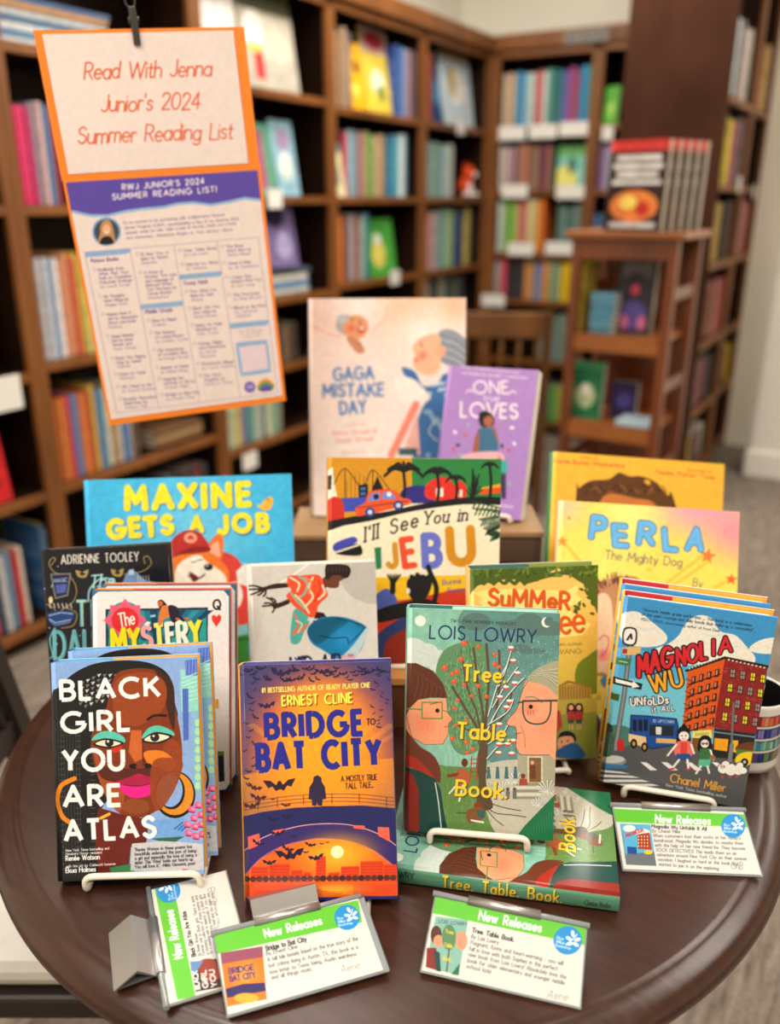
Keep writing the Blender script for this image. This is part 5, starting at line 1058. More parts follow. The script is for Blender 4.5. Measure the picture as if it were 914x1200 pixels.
# ------------------------------------------------------------------ 6  playing card cover
def art_mystery():
    a = art_for('mystery', '#1d5670', (40, 680, 3.656))
    a.poly([(240, 40), (850, 30), (850, 900), (240, 950)], '#1f6480'); a.poly([(240, 160), (850, 150), (850, 900), (240, 950)], '#123a50')
    P = [(246, 75), (275, 48), (812, 44), (834, 70), (838, 870), (820, 896), (280, 930), (258, 910)]
    a.poly(P, '#e9dfdd')
    a.poly([(306, 124), (744, 116), (744, 900), (312, 910)], '#0e2c40').poly([(316, 134), (738, 125), (738, 900), (322, 905)], '#1c6c88')
    for i in range(8): a.poly([(520, 330), (316+i*60, 130), (350+i*60, 128)], '#0f3c58' if i % 2 else '#2a8c9c')
    a.poly([(560, 230), (738, 160), (738, 300), (560, 300)], '#2c9a90'); a.poly([(316, 250), (500, 260), (500, 400), (316, 400)], '#1f8c7c')
    a.ell(390, 172, 80, 80, '#1c9488')
    a.poly([(390+(70 if i % 2 else 92)*math.cos(i*math.pi/8), 172+(70 if i % 2 else 92)*math.sin(i*math.pi/8)) for i in range(16)], '#e05a78').ell(390, 172, 58, 56, '#d8282c'); a.text('The', (368, 200), (432, 186), 56, '#f6ecdc', .12, slant=.1)
    for d, c in ((5, '#0e2030'), (0, None)):
        cols = ['#f0d820', '#f0d820', '#e8a0a8', '#e8e070', '#f0ecd8', '#f0ecd8', '#f0e040'] if c is None else c
        a.text('MYSTERY', (338+d, 308+d), (716+d, 262+d), 92, cols, .22, True, gap=.24, slant=.06)
    a.poly([(530, 90), (548, 84), (570, 108), (590, 150), (560, 140), (535, 115)], '#14101c', True).ell(540, 100, 12, 12, '#c8622c').poly([(545, 115), (580, 112), (600, 150), (560, 165), (545, 190), (532, 188)], '#d87838', True).poly([(575, 110), (615, 118), (620, 165), (590, 178)], '#241c34', True).line([(610, 165), (660, 165)], 10, '#c8622c').line([(615, 150), (640, 172)], 12, '#241c34')
    a.poly([(470, 190), (485, 175), (500, 180), (490, 196)], '#e8e4dc').poly([(495, 150), (518, 146), (522, 156), (500, 160)], '#8cc0d8')
    a.text('Q', (768, 124), (798, 124), 40, '#18161a', .2); a.poly([(780, 200), (762, 172), (760, 155), (770, 147), (781, 156), (792, 146), (802, 155), (800, 172)], '#e0382c')
    a.text('N', (382, 84), (392, 84), 10, '#7c7468', .1).text('W', (290, 178), (302, 178), 10, '#7c7468', .1)
    a.poly([(738, 300), (760, 340), (756, 400), (738, 420)], '#1f8ca0', True); a.poly([(742, 505), (790, 510), (790, 550), (742, 545)], '#d89a28'); a.poly([(700, 742), (812, 732), (816, 860), (700, 880)], '#141c2c').poly([(742, 738), (812, 732), (814, 750), (742, 757)], '#5c8c2c')
    a.text('LINDSAY', (640, 815), (790, 800), 36, '#e4e4e4', .1).text('CURRIE', (660, 858), (785, 846), 32, '#e4e4e4', .1)
    return a.mottle(.03, 5).mat('playing_card_cover_print', rough=.3, coat=.3)
PMY = art_mystery(); k = FIT['mystery']
book('front copy of the book printed like a queen of hearts playing card', MM['mystery'], k[6], .018, k[7], PMY, '#1d3a50', '#e88830', '#d83c20', group='playing card books', flap_w=.72)
book('rear copy of the playing card book, mostly hidden behind the front copy', MM['mystery'] @ Matrix.Translation((.0045, .0205, .003)), k[6], .018, k[7], PMY, '#1d3a50', '#e07820', '#b82c20', group='playing card books')
easel((-.3129, .7417), .75, .0952, .076, .3, 'white wire easel hidden behind the playing card book', W=.143, rail=.05, hh=.09, lipz=.008, back=.05)
# ------------------------------------------------------------------ 7  black cover with teal letters
def art_daughter():
    a = art_for('daughter', '#11131d', (30, 540, 2.856), 2300); GO = '#a48c50'; rr = random.Random(8)
    a.text('ADRIENNE TOOLEY', (120, 345), (378, 334), 28, '#e8e4d8', .13, True, .1, gap=.3)
    a.line([(210, 470), (215, 430), (250, 395), (290, 400), (270, 425), (240, 420)], 6, '#8cb8c0', True); a.text('The', (215, 425), (295, 418), 40, '#a8dce0', .12, slant=.25, serif=.08)
    for q in ([(85, 350), (100, 330), (90, 325), (78, 345), (100, 375), (150, 390), (170, 430), (160, 470), (120, 500)], [(330, 380), (390, 370), (420, 345), (410, 320), (395, 325), (400, 345)], [(130, 490), (170, 510), (160, 550), (120, 560)], [(70, 480), (100, 500), (95, 530)]): a.line(q, 3, GO, True)
    for x, y in [(190, 378), (308, 374)]: a.poly([(x-22, y-12), (x, y-6), (x+20, y-14), (x+14, y+10), (x, y+14), (x-16, y+8)], GO, True).ell(x, y, 9, 6, '#2c2c1c')
    a.poly([(85, 380), (150, 378), (140, 450), (100, 460)], '#1c2450').line([(85, 380), (150, 378), (140, 450), (100, 460), (85, 380)], 4, '#8c8468').text('MAGIC', (96, 408), (140, 404), 12, '#a8c0d8', .15).poly([(100, 415), (138, 412), (134, 440), (104, 444)], '#4c5ca8')
    a.poly([(330, 395), (345, 370), (370, 372), (400, 400), (425, 405), (425, 418), (332, 418)], '#6c88b0', True); a.poly([(345, 365), (362, 362), (362, 382), (345, 382)], '#a8c0dc'); [a.line([(375+i*9, 385), (378+i*9, 414)], 2, '#c8d0d8') for i in range(5)]
    for i in range(6): a.line([(80+i*14, 478), (84+i*14, 492)], 4, '#b8b8b0')
    a.ell(84, 466, 7, 12, '#d8c890'); a.poly([(72, 515), (115, 502), (160, 506), (150, 540), (95, 552)], '#1c3c78', True).line([(78, 518), (118, 508), (158, 512)], 3, '#a8c0e0').line([(80, 530), (100, 542), (150, 532)], 3, '#a8c0e0').line([(82, 536), (100, 550), (148, 540)], 3, '#6c88c0')
    for i in range(26): x, y = rr.uniform(55, 430), rr.uniform(330, 700); a.ell(x, y, 2.4, 2.4, '#b8c8d8', n=8)
    a.text('THIRD', (172, 550), (392, 545), 80, '#78c4cc', .13, True, .1, gap=.35).text('DAUGHTER', (98, 664), (455, 655), 92, '#78c4cc', .13, True, .1, gap=.3); a.text('THIRD', (172, 550), (392, 545), 80, '#d8d8a8', .03, True).text('DAUGHTER', (98, 664), (455, 655), 92, '#3c8c9c', .03, True)
    a.line([(98, 560), (80, 600), (90, 650), (75, 670), (85, 690)], 4, '#78c4cc', True)
    return a.mottle(.05, 6).mat('black_teal_cover_print', rough=.22, coat=.5)
k = FIT['daughter']; book('glossy black book with teal serif title and gold scrollwork at the far left', MM['daughter'], k[6], .028, k[7], art_daughter(), '#11131d', '#141414', '#1c1c20')
easel((-.3899, .8399), .75, .0901, .074, .29, 'white wire easel hidden behind the glossy black book', W=.144, rail=.034, hh=.09, lipz=.008, back=.05)
# ------------------------------------------------------------------ 8  white cover with leaping boy
def art_mid():
    a = art_for('midair', '#dcd6cd', (270, 640, 4.352)); a.vgrad('#cfcac2', '#dfd9d0')
    a.poly([(540, 80), (760, 80), (760, 280), (640, 270), (560, 180)], '#b5b0a8', True, al=.8); a.poly([(90, 100), (210, 90), (160, 400), (90, 620)], '#cbc6be', True, al=.7); a.line([(250, 190), (330, 140), (400, 90)], 7, '#efebe4', True)
    SK = '#2f1d1c'
    for y0, P in [(0, [(310, 192), (240, 190), (180, 205), (150, 218), (140, 226), (165, 232), (190, 222), (300, 208)]), (0, [(300, 270), (260, 285), (225, 296), (215, 312), (235, 318), (300, 292)])]: a.poly(P, SK, True)
    for P in [[(160, 212), (120, 202), (95, 204)], [(155, 218), (115, 220), (92, 222)], [(160, 226), (130, 238), (105, 248)], [(170, 228), (152, 245), (140, 250)], [(180, 225), (178, 245), (168, 256)], [(222, 298), (195, 290), (175, 292)], [(218, 302), (190, 304), (165, 306)], [(222, 290), (205, 272), (185, 262)], [(228, 308), (222, 325), (215, 338)], [(232, 292), (226, 275), (208, 264)]]: a.line(P, 9, SK, True)
    a.poly([(290, 175), (300, 150), (360, 150), (440, 145), (470, 170), (490, 225), (495, 255), (450, 300), (440, 340), (420, 365), (370, 345), (320, 300), (285, 255), (310, 225), (292, 200)], '#e8502c', True)
    for P, c in [([(305, 160), (350, 190), (340, 230)], '#e8d8b0'), ([(350, 155), (390, 185), (380, 240), (350, 260)], '#78b8a8'), ([(420, 160), (400, 210), (420, 260), (380, 310)], '#e8d8b0'), ([(450, 180), (460, 220), (430, 280)], '#d83820'), ([(330, 250), (370, 290), (400, 340)], '#e8d8b0'), ([(310, 240), (340, 280), (380, 320)], '#78b8a8'), ([(470, 200), (480, 240), (450, 270)], '#f0dcc0'), ([(380, 160), (410, 180), (400, 240)], '#f08858')]: a.line(P, 10, c, True)
    a.poly([(330, 320), (310, 400), (308, 490), (350, 495), (375, 440), (400, 400), (395, 360)], '#4ca89c', True); a.line([(330, 350), (345, 400), (325, 450)], 10, '#e86840', True).line([(320, 440), (360, 430), (390, 400)], 12, '#e86840', True).line([(335, 380), (365, 400), (345, 440)], 6, '#e8d8b0', True)
    a.poly([(440, 335), (475, 340), (490, 360), (430, 395), (415, 400)], SK); a.line([(395, 375), (470, 372), (500, 355)], 8, '#c8d8dc', True)
    a.poly([(395, 455), (400, 410), (440, 375), (500, 358), (590, 365), (670, 395), (700, 425), (690, 470), (655, 545), (600, 575), (545, 575), (470, 530), (420, 500)], '#1478ac', True); a.poly([(395, 455), (400, 410), (450, 375), (540, 362), (600, 385), (540, 430), (450, 500)], '#0e5878', True)
    a.glow(590, 470, 110, '#2c9ad8', .7); a.line([(455, 455), (520, 470), (590, 465), (600, 490)], 5, '#0c2c44', True).line([(640, 390), (680, 420), (600, 500)], 4, '#0c2c44', True).line([(540, 370), (620, 385), (660, 410)], 4, '#0c2c44', True)
    a.poly([(690, 420), (702, 440), (640, 570), (600, 576), (560, 576), (630, 500)], '#b8d0d4', True); a.poly([(560, 560), (640, 545), (630, 585), (550, 585)], '#d8a8b8'); [a.line([(600+i*9, 550), (606+i*9, 562)], 3, '#2c2c44') for i in range(3)]
    a.poly([(470, 165), (490, 150), (505, 200), (480, 215)], '#5c2f22').poly([(480, 170), (500, 140), (560, 135), (578, 165), (556, 180), (556, 195), (545, 212), (515, 214), (490, 205)], '#6b3a28', True)
    a.poly([(484, 160), (486, 100), (520, 92), (590, 96), (614, 120), (604, 155), (580, 165), (560, 150), (520, 150), (500, 170)], '#231a1a', True); [a.line([(500+i*18, 130), (505+i*18, 100)], 6, '#3c2e2c') for i in range(6)]
    a.text('MID-AIR', (300, 660), (560, 640), 90, '#1c2448', .13, slant=.15); a.line([(330, 570), (340, 590)], 8, '#1c2448').line([(355, 590), (358, 568), (378, 562), (384, 575), (362, 584)], 8, '#1c2448', True)
    return a.mottle(.02, 7).mat('leaping_boy_cover_print', rough=.35, coat=.2)
k = FIT['midair']; book('white book with a leaping boy in an orange shirt and blue shorts', MM['midair'], k[6], .024, k[7], art_mid(), '#e0dad2', '#ece6dc', '#e8e4dc')
easel((-.1539, .8108), .75, .0846, .074, .276, 'white wire easel hidden behind the white leaping boy book', W=.144, rail=.032, hh=.09, lipz=.008, back=.05)
# ------------------------------------------------------------------ 9  sky blue picture book with orange dog
def art_maxine():
    a = art_for('maxine', '#3fb2e2', (30, 540, 2.856), 1900); a.glow(560, 260, 330, '#8cd4f0', .55)
    for d, c in ((4, '#2878a8'), (0, '#f8e02c')):
        a.text('MAXINE', (340+d, 160+d), (748+d, 143+d), 68, c, .32, gap=.45, jit=.08); a.text('GETS', (280+d, 258+d), (490+d, 240+d), 56, c, .34, gap=.45, jit=.08); a.text('A', (555+d, 234+d), (590+d, 234+d), 46, c, .34); a.text('JOB', (650+d, 240+d), (810+d, 234+d), 54, c, .34, gap=.5, jit=.08)
    a.poly([(775, 148), (790, 145), (800, 130), (822, 120), (828, 135), (820, 160), (795, 166)], '#f0b040', True).ell(812, 130, 2.5, 2.5, '#1c1c1c')
    # ring buoy
    a.ell(690, 450, 62, 135, '#d84838', -18).ell(700, 450, 36, 84, '#e8e4dc', -18); a.poly([(640, 330), (700, 320), (740, 400), (735, 560), (690, 560)], '#d84038', True); a.poly([(705, 370), (738, 340), (742, 420), (710, 410)], '#ece6dc'); a.ell(700, 450, 26, 46, '#e8e0d4').line([(690, 430), (708, 450), (696, 470)], 5, '#b83038', True)
    # dog
    a.poly([(602, 300), (640, 245), (662, 262), (655, 330), (620, 345)], '#e8752a', True).poly([(614, 300), (642, 268), (650, 320)], '#f0a890', True)
    a.poly([(478, 330), (500, 310), (560, 300), (620, 315), (670, 350), (680, 400), (640, 470), (560, 480), (480, 440), (470, 380)], '#e8782c', True); a.poly([(510, 350), (570, 315), (610, 340), (668, 385), (660, 440), (600, 490), (520, 470), (500, 410)], '#f0e4d4', True)
    a.poly([(482, 320), (490, 265), (530, 235), (575, 235), (602, 262), (612, 292), (560, 300), (520, 312), (500, 322)], '#b83030', True).poly([(500, 315), (560, 288), (616, 290), (610, 304), (540, 312)], '#8c2020', True).ell(552, 258, 22, 18, '#e8a080').poly([(538, 262), (552, 246), (566, 262)], '#c83028')
    a.ell(565, 330, 9, 7, '#f8f4ec').ell(583, 325, 9, 7, '#f8f4ec').line([(555, 340), (572, 336)], 3, '#2c2018').line([(576, 333), (592, 330)], 3, '#2c2018'); a.ell(612, 356, 15, 11, '#1c1a1c').ell(608, 351, 4, 3, '#d8d8d8').line([(545, 385), (575, 395), (600, 380)], 5, '#3c201c', True).poly([(548, 372), (580, 392), (560, 405)], '#6c2420', True)
    a.poly([(470, 450), (560, 480), (680, 470), (720, 560), (740, 760), (450, 760)], '#d87030', True); a.poly([(688, 560), (745, 555), (748, 760), (690, 760)], '#3f8c38'); a.line([(690, 600), (748, 595)], 8, '#2c6c2c').poly([(690, 555), (745, 545), (745, 580), (690, 590)], '#88c8c8')
    return a.mottle(.05, 9).mat('sky_blue_dog_cover_print', rough=.4, coat=.15)
k = FIT['maxine']; book('large sky blue picture book with yellow title and an orange dog in a red cap', MM['maxine'], k[6], .012, k[7], art_maxine(), '#3fa8d8', '#7cc8e8')
easel((-.3777, .94), .75, .0868, .1, .31, 'white wire easel hidden behind the sky blue dog book', W=.26, rail=.02, hh=.11, lipz=.008, back=.05)
# ------------------------------------------------------------------ 10 cream cover with city, on a wooden riser
RIS = wood('riser_wood', '#3a1f10', '#7c4a26', .5, 6, (.3, 1, 1), bump=.1); RIT = wood('riser_top_wood', '#a0662f', '#c88c50', .45, 6, (.3, 1, 1), bump=.1)
t = thing('riser', 'low brown wooden riser with a lighter top in the middle of the table', 'riser', Matrix.Translation((0, .882, .75)))
box('front_board', -.115, .095, 0, .01, 0.0005, .062, RIS, t); box('back_board', -.115, .095, .19, .2, 0.0005, .062, RIS, t)
for x in (-.115, .085): box('side_board', x, x+.01, .01, .19, 0.0005, .062, RIS, t)
box('top_board', -.12, .1, -.004, .204, .062, .072, RIT, t, bev=.001)
def art_ijebu():
    a = art_for('ijebu', '#ece2c4', (370, 520, 2.77), 2100); BK = '#17181a'; rr = random.Random(6)
    a.poly([(20, 30), (312, 36), (312, 190), (180, 230), (20, 290)], '#cc8e22').poly([(312, 36), (620, 40), (620, 200), (312, 190)], '#2c7c40')
    a.poly([(30, 95), (55, 75), (60, 130), (85, 240), (20, 260)], '#e8e0cc').poly([(34, 105), (52, 100), (50, 150), (34, 150)], '#18202c')
    for P in [[(60, 130), (95, 80), (150, 140), (185, 85), (240, 150)], [(95, 80), (95, 190)], [(185, 85), (185, 190)]]: a.line(P, 2.4, BK, True)
    [a.line([(100+i*14, 95+abs(i-3)*8), (100+i*14, 180)], 1.2, BK) for i in range(9)]
    a.poly([(178, 160), (200, 105), (225, 160)], BK).poly([(138, 135), (168, 130), (170, 190), (140, 190)], BK); [a.poly([(145, 142+i*16), (162, 140+i*16), (162, 150+i*16), (145, 152+i*16)], '#3c6cb0') for i in range(3)]
    a.poly([(60, 178), (180, 172), (180, 215), (60, 225)], '#3c4cb0').poly([(275, 160), (300, 140), (350, 137), (385, 160), (380, 190), (275, 190)], '#2f2c7c', True); a.poly([(33, 195), (60, 172), (88, 190), (88, 250), (33, 262)], '#c83020', True)
    a.poly([(358, 135), (400, 108), (440, 120), (440, 178), (362, 178)], '#d83028', True).poly([(440, 140), (470, 118), (490, 140), (488, 178), (440, 178)], '#d83028').poly([(536, 150), (600, 138), (600, 160), (530, 165)], '#e05020').poly([(540, 142), (600, 130), (600, 140), (536, 148)], '#e0a020')
    [a.poly([(390+i*14, 145), (400+i*14, 143), (400+i*14, 172), (390+i*14, 173)], '#f0e8d4') for i in range(2)]; [a.poly([(456+i*12, 150), (464+i*12, 149), (464+i*12, 172), (456+i*12, 173)], '#f0e8d4') for i in range(2)]
    def palm(x, y, h, r, n=9, w_=7):
        a.line([(x, y), (x+4, y-h*.5), (x, y-h)], 9, BK, True)
        for i in range(n):
            an = math.pi*(.05+.9*i/(n-1)); ex, ey = x+r*math.cos(an), y-h-r*.75*math.sin(an)+r*.35; a.line([(x, y-h), ((x+ex)/2, (y-h+ey)/2-r*.25), (ex, ey)], w_, BK, True)
    palm(285, 185, 95, 62, 7, 9); palm(395, 185, 85, 52, 13, 4); palm(455, 182, 65, 34, 9, 4); palm(565, 178, 105, 28, 11, 4)
    for i in range(6): a.line([(510, 185), (490+i*8, 150-i*10)], 4, BK); a.line([(510, 170), (540-i*6, 150-i*12)], 4, BK)
    a.line([(508, 190), (510, 85)], 6, BK)
    # road with car
    a.poly([(20, 260), (110, 238), (230, 220), (330, 198), (440, 180), (540, 172), (620, 178), (620, 198), (500, 196), (400, 206), (300, 222), (180, 250), (90, 268), (20, 290)], BK, True)
    a.poly([(20, 290), (90, 266), (180, 250), (300, 224), (420, 204), (520, 196), (620, 200), (620, 440), (20, 440)], '#ece2c4')
    a.poly([(130, 208), (160, 190), (172, 158), (220, 148), (262, 155), (280, 175), (304, 180), (300, 198), (160, 232), (134, 232)], '#e05428', True).poly([(168, 188), (180, 162), (208, 156), (208, 184)], '#7088d0').poly([(216, 182), (218, 155), (248, 158), (262, 178)], '#7088d0').ell(196, 172, 9, 9, BK).ell(238, 164, 8, 8, '#e8e4dc').line([(136, 208), (300, 186)], 2, BK)
    for x, y in ((176, 222), (268, 200)): a.ell(x, y, 16, 16, '#283c88').ell(x, y, 8, 8, '#c8ccd8')
    # leaves at right
    for bx, by, ex, ey in [(600, 210, 520, 190), (600, 220, 525, 215), (600, 240, 545, 250), (600, 260, 560, 280), (600, 290, 575, 300)]:
        for i in range(7): t_ = i/6; x, y = bx+(ex-bx)*t_, by+(ey-by)*t_; a.line([(x, y), (x-8, y+16)], 5, rr.choice(['#1c3c28', '#2c7040', '#16241c'])); a.line([(x, y), (x-16, y-6)], 4, '#1c3c28')
    # lettering
    a.text("I'll See", (160, 318), (330, 268), 44, BK, .13, slant=.35, serif=.08, gap=.3).text('You in', (350, 262), (490, 248), 40, BK, .13, slant=.3, serif=.08, gap=.3)
    a.poly([(190, 338), (212, 335), (214, 405), (196, 408)], '#1f7c50'); a.text('J', (236, 400), (262, 398), 70, '#cc8e22', .26); a.text('E', (290, 398), (320, 394), 86, '#e05030', .24); a.text('B', (356, 396), (402, 394), 96, '#6470c8', .26); a.text('U', (440, 388), (508, 384), 106, '#cc8a1c', .28)
    a.poly([(60, 325), (120, 302), (132, 320), (66, 350)], '#4048b0', True); a.poly([(66, 352), (130, 325), (150, 340), (145, 362), (90, 362)], BK, True).line([(68, 352), (140, 328)], 6, '#ece2c4')
    # lower part
    a.poly([(20, 440), (620, 422), (620, 720), (20, 740)], '#e8b81c'); a.poly([(20, 560), (200, 520), (330, 500), (480, 470), (620, 480), (620, 740), (20, 740)], '#c83820', True); a.poly([(200, 620), (330, 560), (330, 740), (180, 740)], '#2c3c70', True).poly([(230, 640), (340, 600), (360, 740), (240, 740)], '#8c2c1c', True)
    a.poly([(190, 500), (230, 470), (262, 500), (256, 530), (210, 545), (190, 560)], '#4c60b0', True).line([(250, 480), (250, 450)], 18, BK); [a.line([(250, 460), (234+i*10, 426)], 6, BK) for i in range(5)]
    a.poly([(296, 470), (300, 440), (340, 425), (375, 440), (372, 475), (350, 510), (320, 510), (305, 495)], BK, True); [a.ell(312+i*18, 432-(6 if i == 1 else 0), 8, 8, BK) for i in range(4)]; a.ell(300, 478, 6, 10, '#e8e0cc')
    a.line([(380, 530), (392, 470), (372, 420), (365, 400)], 16, BK, True); a.poly([(200, 540), (330, 505), (380, 510), (400, 530), (300, 560), (200, 580)], BK, True)
    a.text('Bunmi', (412, 458), (470, 452), 15, '#3c50a0', .16).text('Emenanjo', (430, 484), (520, 476), 14, '#3c50a0', .16)
    for i in range(14): a.line([(340+i*8, 600+i*3), (330+i*8, 640)], 5, rr.choice(['#1c3c28', BK]))
    return a.mottle(.03, 5).mat('cream_city_cover_print', rough=.45)
k = FIT['ijebu']; book('cream picture book with colourful capitals, a red car and palm trees on the riser', MM['ijebu'], k[6], .011, k[7], art_ijebu(), '#c08420', '#c88a20')
easel((-.0775, .9055), .8226, .0255, .08, .25, 'white wire easel on the brown riser', W=.207, rail=.02, hh=.09, lipz=.002, lipy=-.006, back=.04)
# ------------------------------------------------------------------ 11 crate with two raised books
CR_ = wood('crate_plank_wood', '#3a2a1e', '#6b5240', .7, 7, (.2, 1, 1), bump=.3); CRT = wood('crate_top_wood', '#84623c', '#b08c60', .6, 6, (.3, 1, 1), bump=.1)
def crate(x0, x1, y0, y1, top, label):
    t = thing('crate', label, 'crate', Matrix.Translation(((x0+x1)/2, y0, .75))); hw, D_ = (x1-x0)/2, y1-y0; n_ = max(2, round((top-.008)/.042)); hp = (top-.008)/n_
    for i in range(n_):
        z0, z1 = .001+i*hp, (i+1)*hp-.002
        box('plank', -hw+.008, hw-.008, 0, .008, z0, z1, CR_, t, bev=.001); box('plank', -hw+.008, hw-.008, D_-.008, D_, z0, z1, CR_, t)
        for x in (-hw, hw-.008): box('plank', x, x+.008, .0, D_, z0, z1, CR_, t)
    box('top_board', -hw-.002, hw+.002, -.003, D_+.003, top-.008, top, CRT, t, bev=.001)
crate(-.15, .13, 1.22, 1.345, .1185, 'low wooden crate at the back of the table under the tall pink book')
crate(.05, .212, 1.105, 1.213, .169, 'rough dark wooden crate with pale top under the lilac paperback')
def art_gaga():
    a = art_for('gaga', '#ecdcd4', (350, 330, 2.948), 1700)
    a.glow(400, 100, 220, '#f0c0a0', .9); a.glow(80, 130, 130, '#eaccc0', .8); a.glow(200, 80, 120, '#f2ece6', .9); a.glow(430, 190, 150, '#f2ece6', .9); a.glow(540, 80, 80, '#f0b890', .8); a.glow(200, 600, 200, '#f0e6e0', .9)
    a.line([(45, 150), (100, 180), (140, 190)], 5, '#e0b0a0', True).line([(250, 180), (300, 120), (310, 80)], 4, '#e8b8a4', True)
    a.ell(165, 150, 38, 34, '#a8a8ac', 20).ell(196, 158, 46, 42, '#e09c70', -20); a.glow(180, 160, 20, '#e05c4c', .8); a.ell(215, 165, 12, 14, '#c84040').ell(217, 161, 8, 5, '#f0e8e0'); a.ell(185, 130, 4, 3, '#2c2024').ell(212, 140, 4, 3, '#2c2024').poly([(165, 195), (205, 200), (228, 240), (200, 246)], '#c88868', True); a.ell(150, 130, 20, 16, '#c0c0c4')
    a.poly([(484, 175), (540, 170), (590, 220), (590, 290), (520, 290), (480, 260)], '#8f95a2', True); [a.line([(490, 185+i*14), (540, 200+i*14), (585, 240+i*12)], 3, '#b8bcc4' if i % 2 else '#6c7484', True) for i in range(7)]
    a.poly([(392, 225), (430, 190), (485, 185), (490, 280), (470, 320), (425, 320), (395, 290), (402, 255)], '#edb593', True); a.glow(428, 255, 24, '#e86c5c', .8); a.glow(405, 270, 14, '#d85048', .7); a.ell(424, 222, 6, 3, '#3c3c4c').ell(492, 240, 16, 20, '#e8a888').line([(410, 212), (432, 208)], 3, '#8c7c74')
    a.poly([(355, 300), (400, 310), (430, 360), (480, 350), (500, 320), (540, 330), (520, 440), (460, 470), (430, 420), (400, 380)], '#3f6fa8', True); [a.ell(440+(i*23) % 80, 340+(i*17) % 70, 6, 6, '#c8d8e8') for i in range(14)]
    a.poly([(330, 330), (400, 340), (455, 400), (450, 420), (360, 420)], '#f0e6dc', True)
    a.poly([(430, 430), (520, 400), (590, 500), (590, 620), (400, 620)], '#3c6ea8', True); [a.ell(440+(i*31) % 130, 450+(i*37) % 160, 9, 9, '#88a8cc') for i in range(20)]; a.line([(470, 480), (450, 520), (480, 550)], 4, '#c8d8e4', True)
    a.line([(405, 425), (320, 600)], 26, '#ec8a78'); a.poly([(410, 450), (360, 590), (420, 600)], '#e8b0a8')
    a.poly([(345, 575), (410, 575), (410, 600), (345, 600)], '#3c5c68')
    for s_, p, q in [('GAGA', (122, 342), (258, 335)), ('MISTAKE', (85, 398), (292, 394)), ('DAY', (145, 458), (232, 452))]: a.text(s_, p, q, 42, '#4a7cb8', .2, gap=.28)
    a.text('written by', (160, 500), (228, 496), 9, '#e8a090', .16).text('Emma Straub &', (118, 530), (268, 522), 14, '#e89080', .18).text('Susan Straub', (130, 556), (258, 549), 14, '#e89080', .18).text('illustrated by', (150, 595), (232, 590), 9, '#e8a090', .16)
    return a.mottle(.03, 9).mat('pale_pink_cover_print', rough=.4)
k = FIT['gaga']; book('tall pale pink picture book with blue title and a grey-haired woman', MM['gaga'], k[6], .012, k[7], art_gaga(), '#e8dcd4', '#e8e0d8')
easel((-.1293, 1.2985), .8688, -.018, .09, .28, 'white wire easel on the crate behind the pale pink book', W=.245, rail=.02, hh=.11, lipz=.003, back=.0, x_off=.45)
def art_loves():
    a = art_for('loves', '#a982c6', (350, 330, 2.948), 1900); W_ = '#eee4e8'
    a.text('"A clever and heartfelt novel of love, family', (560, 296), (760, 318), 6, W_, .2).text('and choosing your own path." - a starred review', (565, 318), (790, 336), 7, W_, .2)
    a.text('ONE', (605, 386), (724, 386), 42, W_, .14, True, .09, gap=.25).text('true', (638, 410), (692, 412), 20, W_, .12).text('LOVES', (560, 466), (755, 472), 48, W_, .16, True, .09, gap=.25)
    for x, y in ((590, 380), (738, 384)): a.line([(x-12, y+4), (x, y-6), (x+12, y+2)], 4, W_, True)
    a.poly([(630, 500), (622, 460), (640, 448), (665, 455), (676, 480), (668, 500)], '#18141c', True).ell(655, 482, 17, 20, '#a86040').ell(640, 458, 14, 12, '#18141c')
    a.poly([(618, 515), (650, 505), (682, 515), (685, 590), (615, 592)], '#3f6c8c', True); a.poly([(600, 590), (610, 530), (625, 520), (620, 590)], '#a05c3c').poly([(684, 520), (688, 560), (668, 505), (676, 500)], '#a05c3c'); a.poly([(580, 595), (690, 588), (700, 620), (570, 620)], '#e8b0b8', True)
    a.poly([(700, 500), (740, 490), (745, 510), (708, 515)], '#a84458', al=0); rr = random.Random(9)
    for i, (x, y) in enumerate([(540, 520), (575, 530), (550, 565), (585, 495), (737, 505), (725, 583), (702, 568), (560, 600), (745, 560), (535, 580), (705, 640), (728, 700)]): a.ell(x, y, 8, 5, ['#f0e8e8', '#c85868', '#2c2838', '#88b8b0'][i % 4], rr.uniform(0, 90))
    a.poly([(690, 600), (716, 640), (716, 750), (700, 752)], '#3c3450').ell(708, 640, 14, 24, '#3ca8a0'); a.text('ELISE BRYANT', (690, 775), (740, 783), 7, W_, .2)
    return a.mottle(.02, 9).mat('lilac_cover_print', rough=.4)
k = FIT['loves']; book('lilac paperback with white serif title and a girl resting her chin', MM['loves'], k[6], .026, k[7], art_loves(), '#a982c6', '#e8e0d8', soft=True)
easel((.0601, 1.1861), .9193, -.4097, .07, .37, 'white wire easel under the lilac paperback on the crate', W=.145, rail=.03, hh=.05, lipz=.012, lipy=-.0065, back=-.02, x_off=.6)
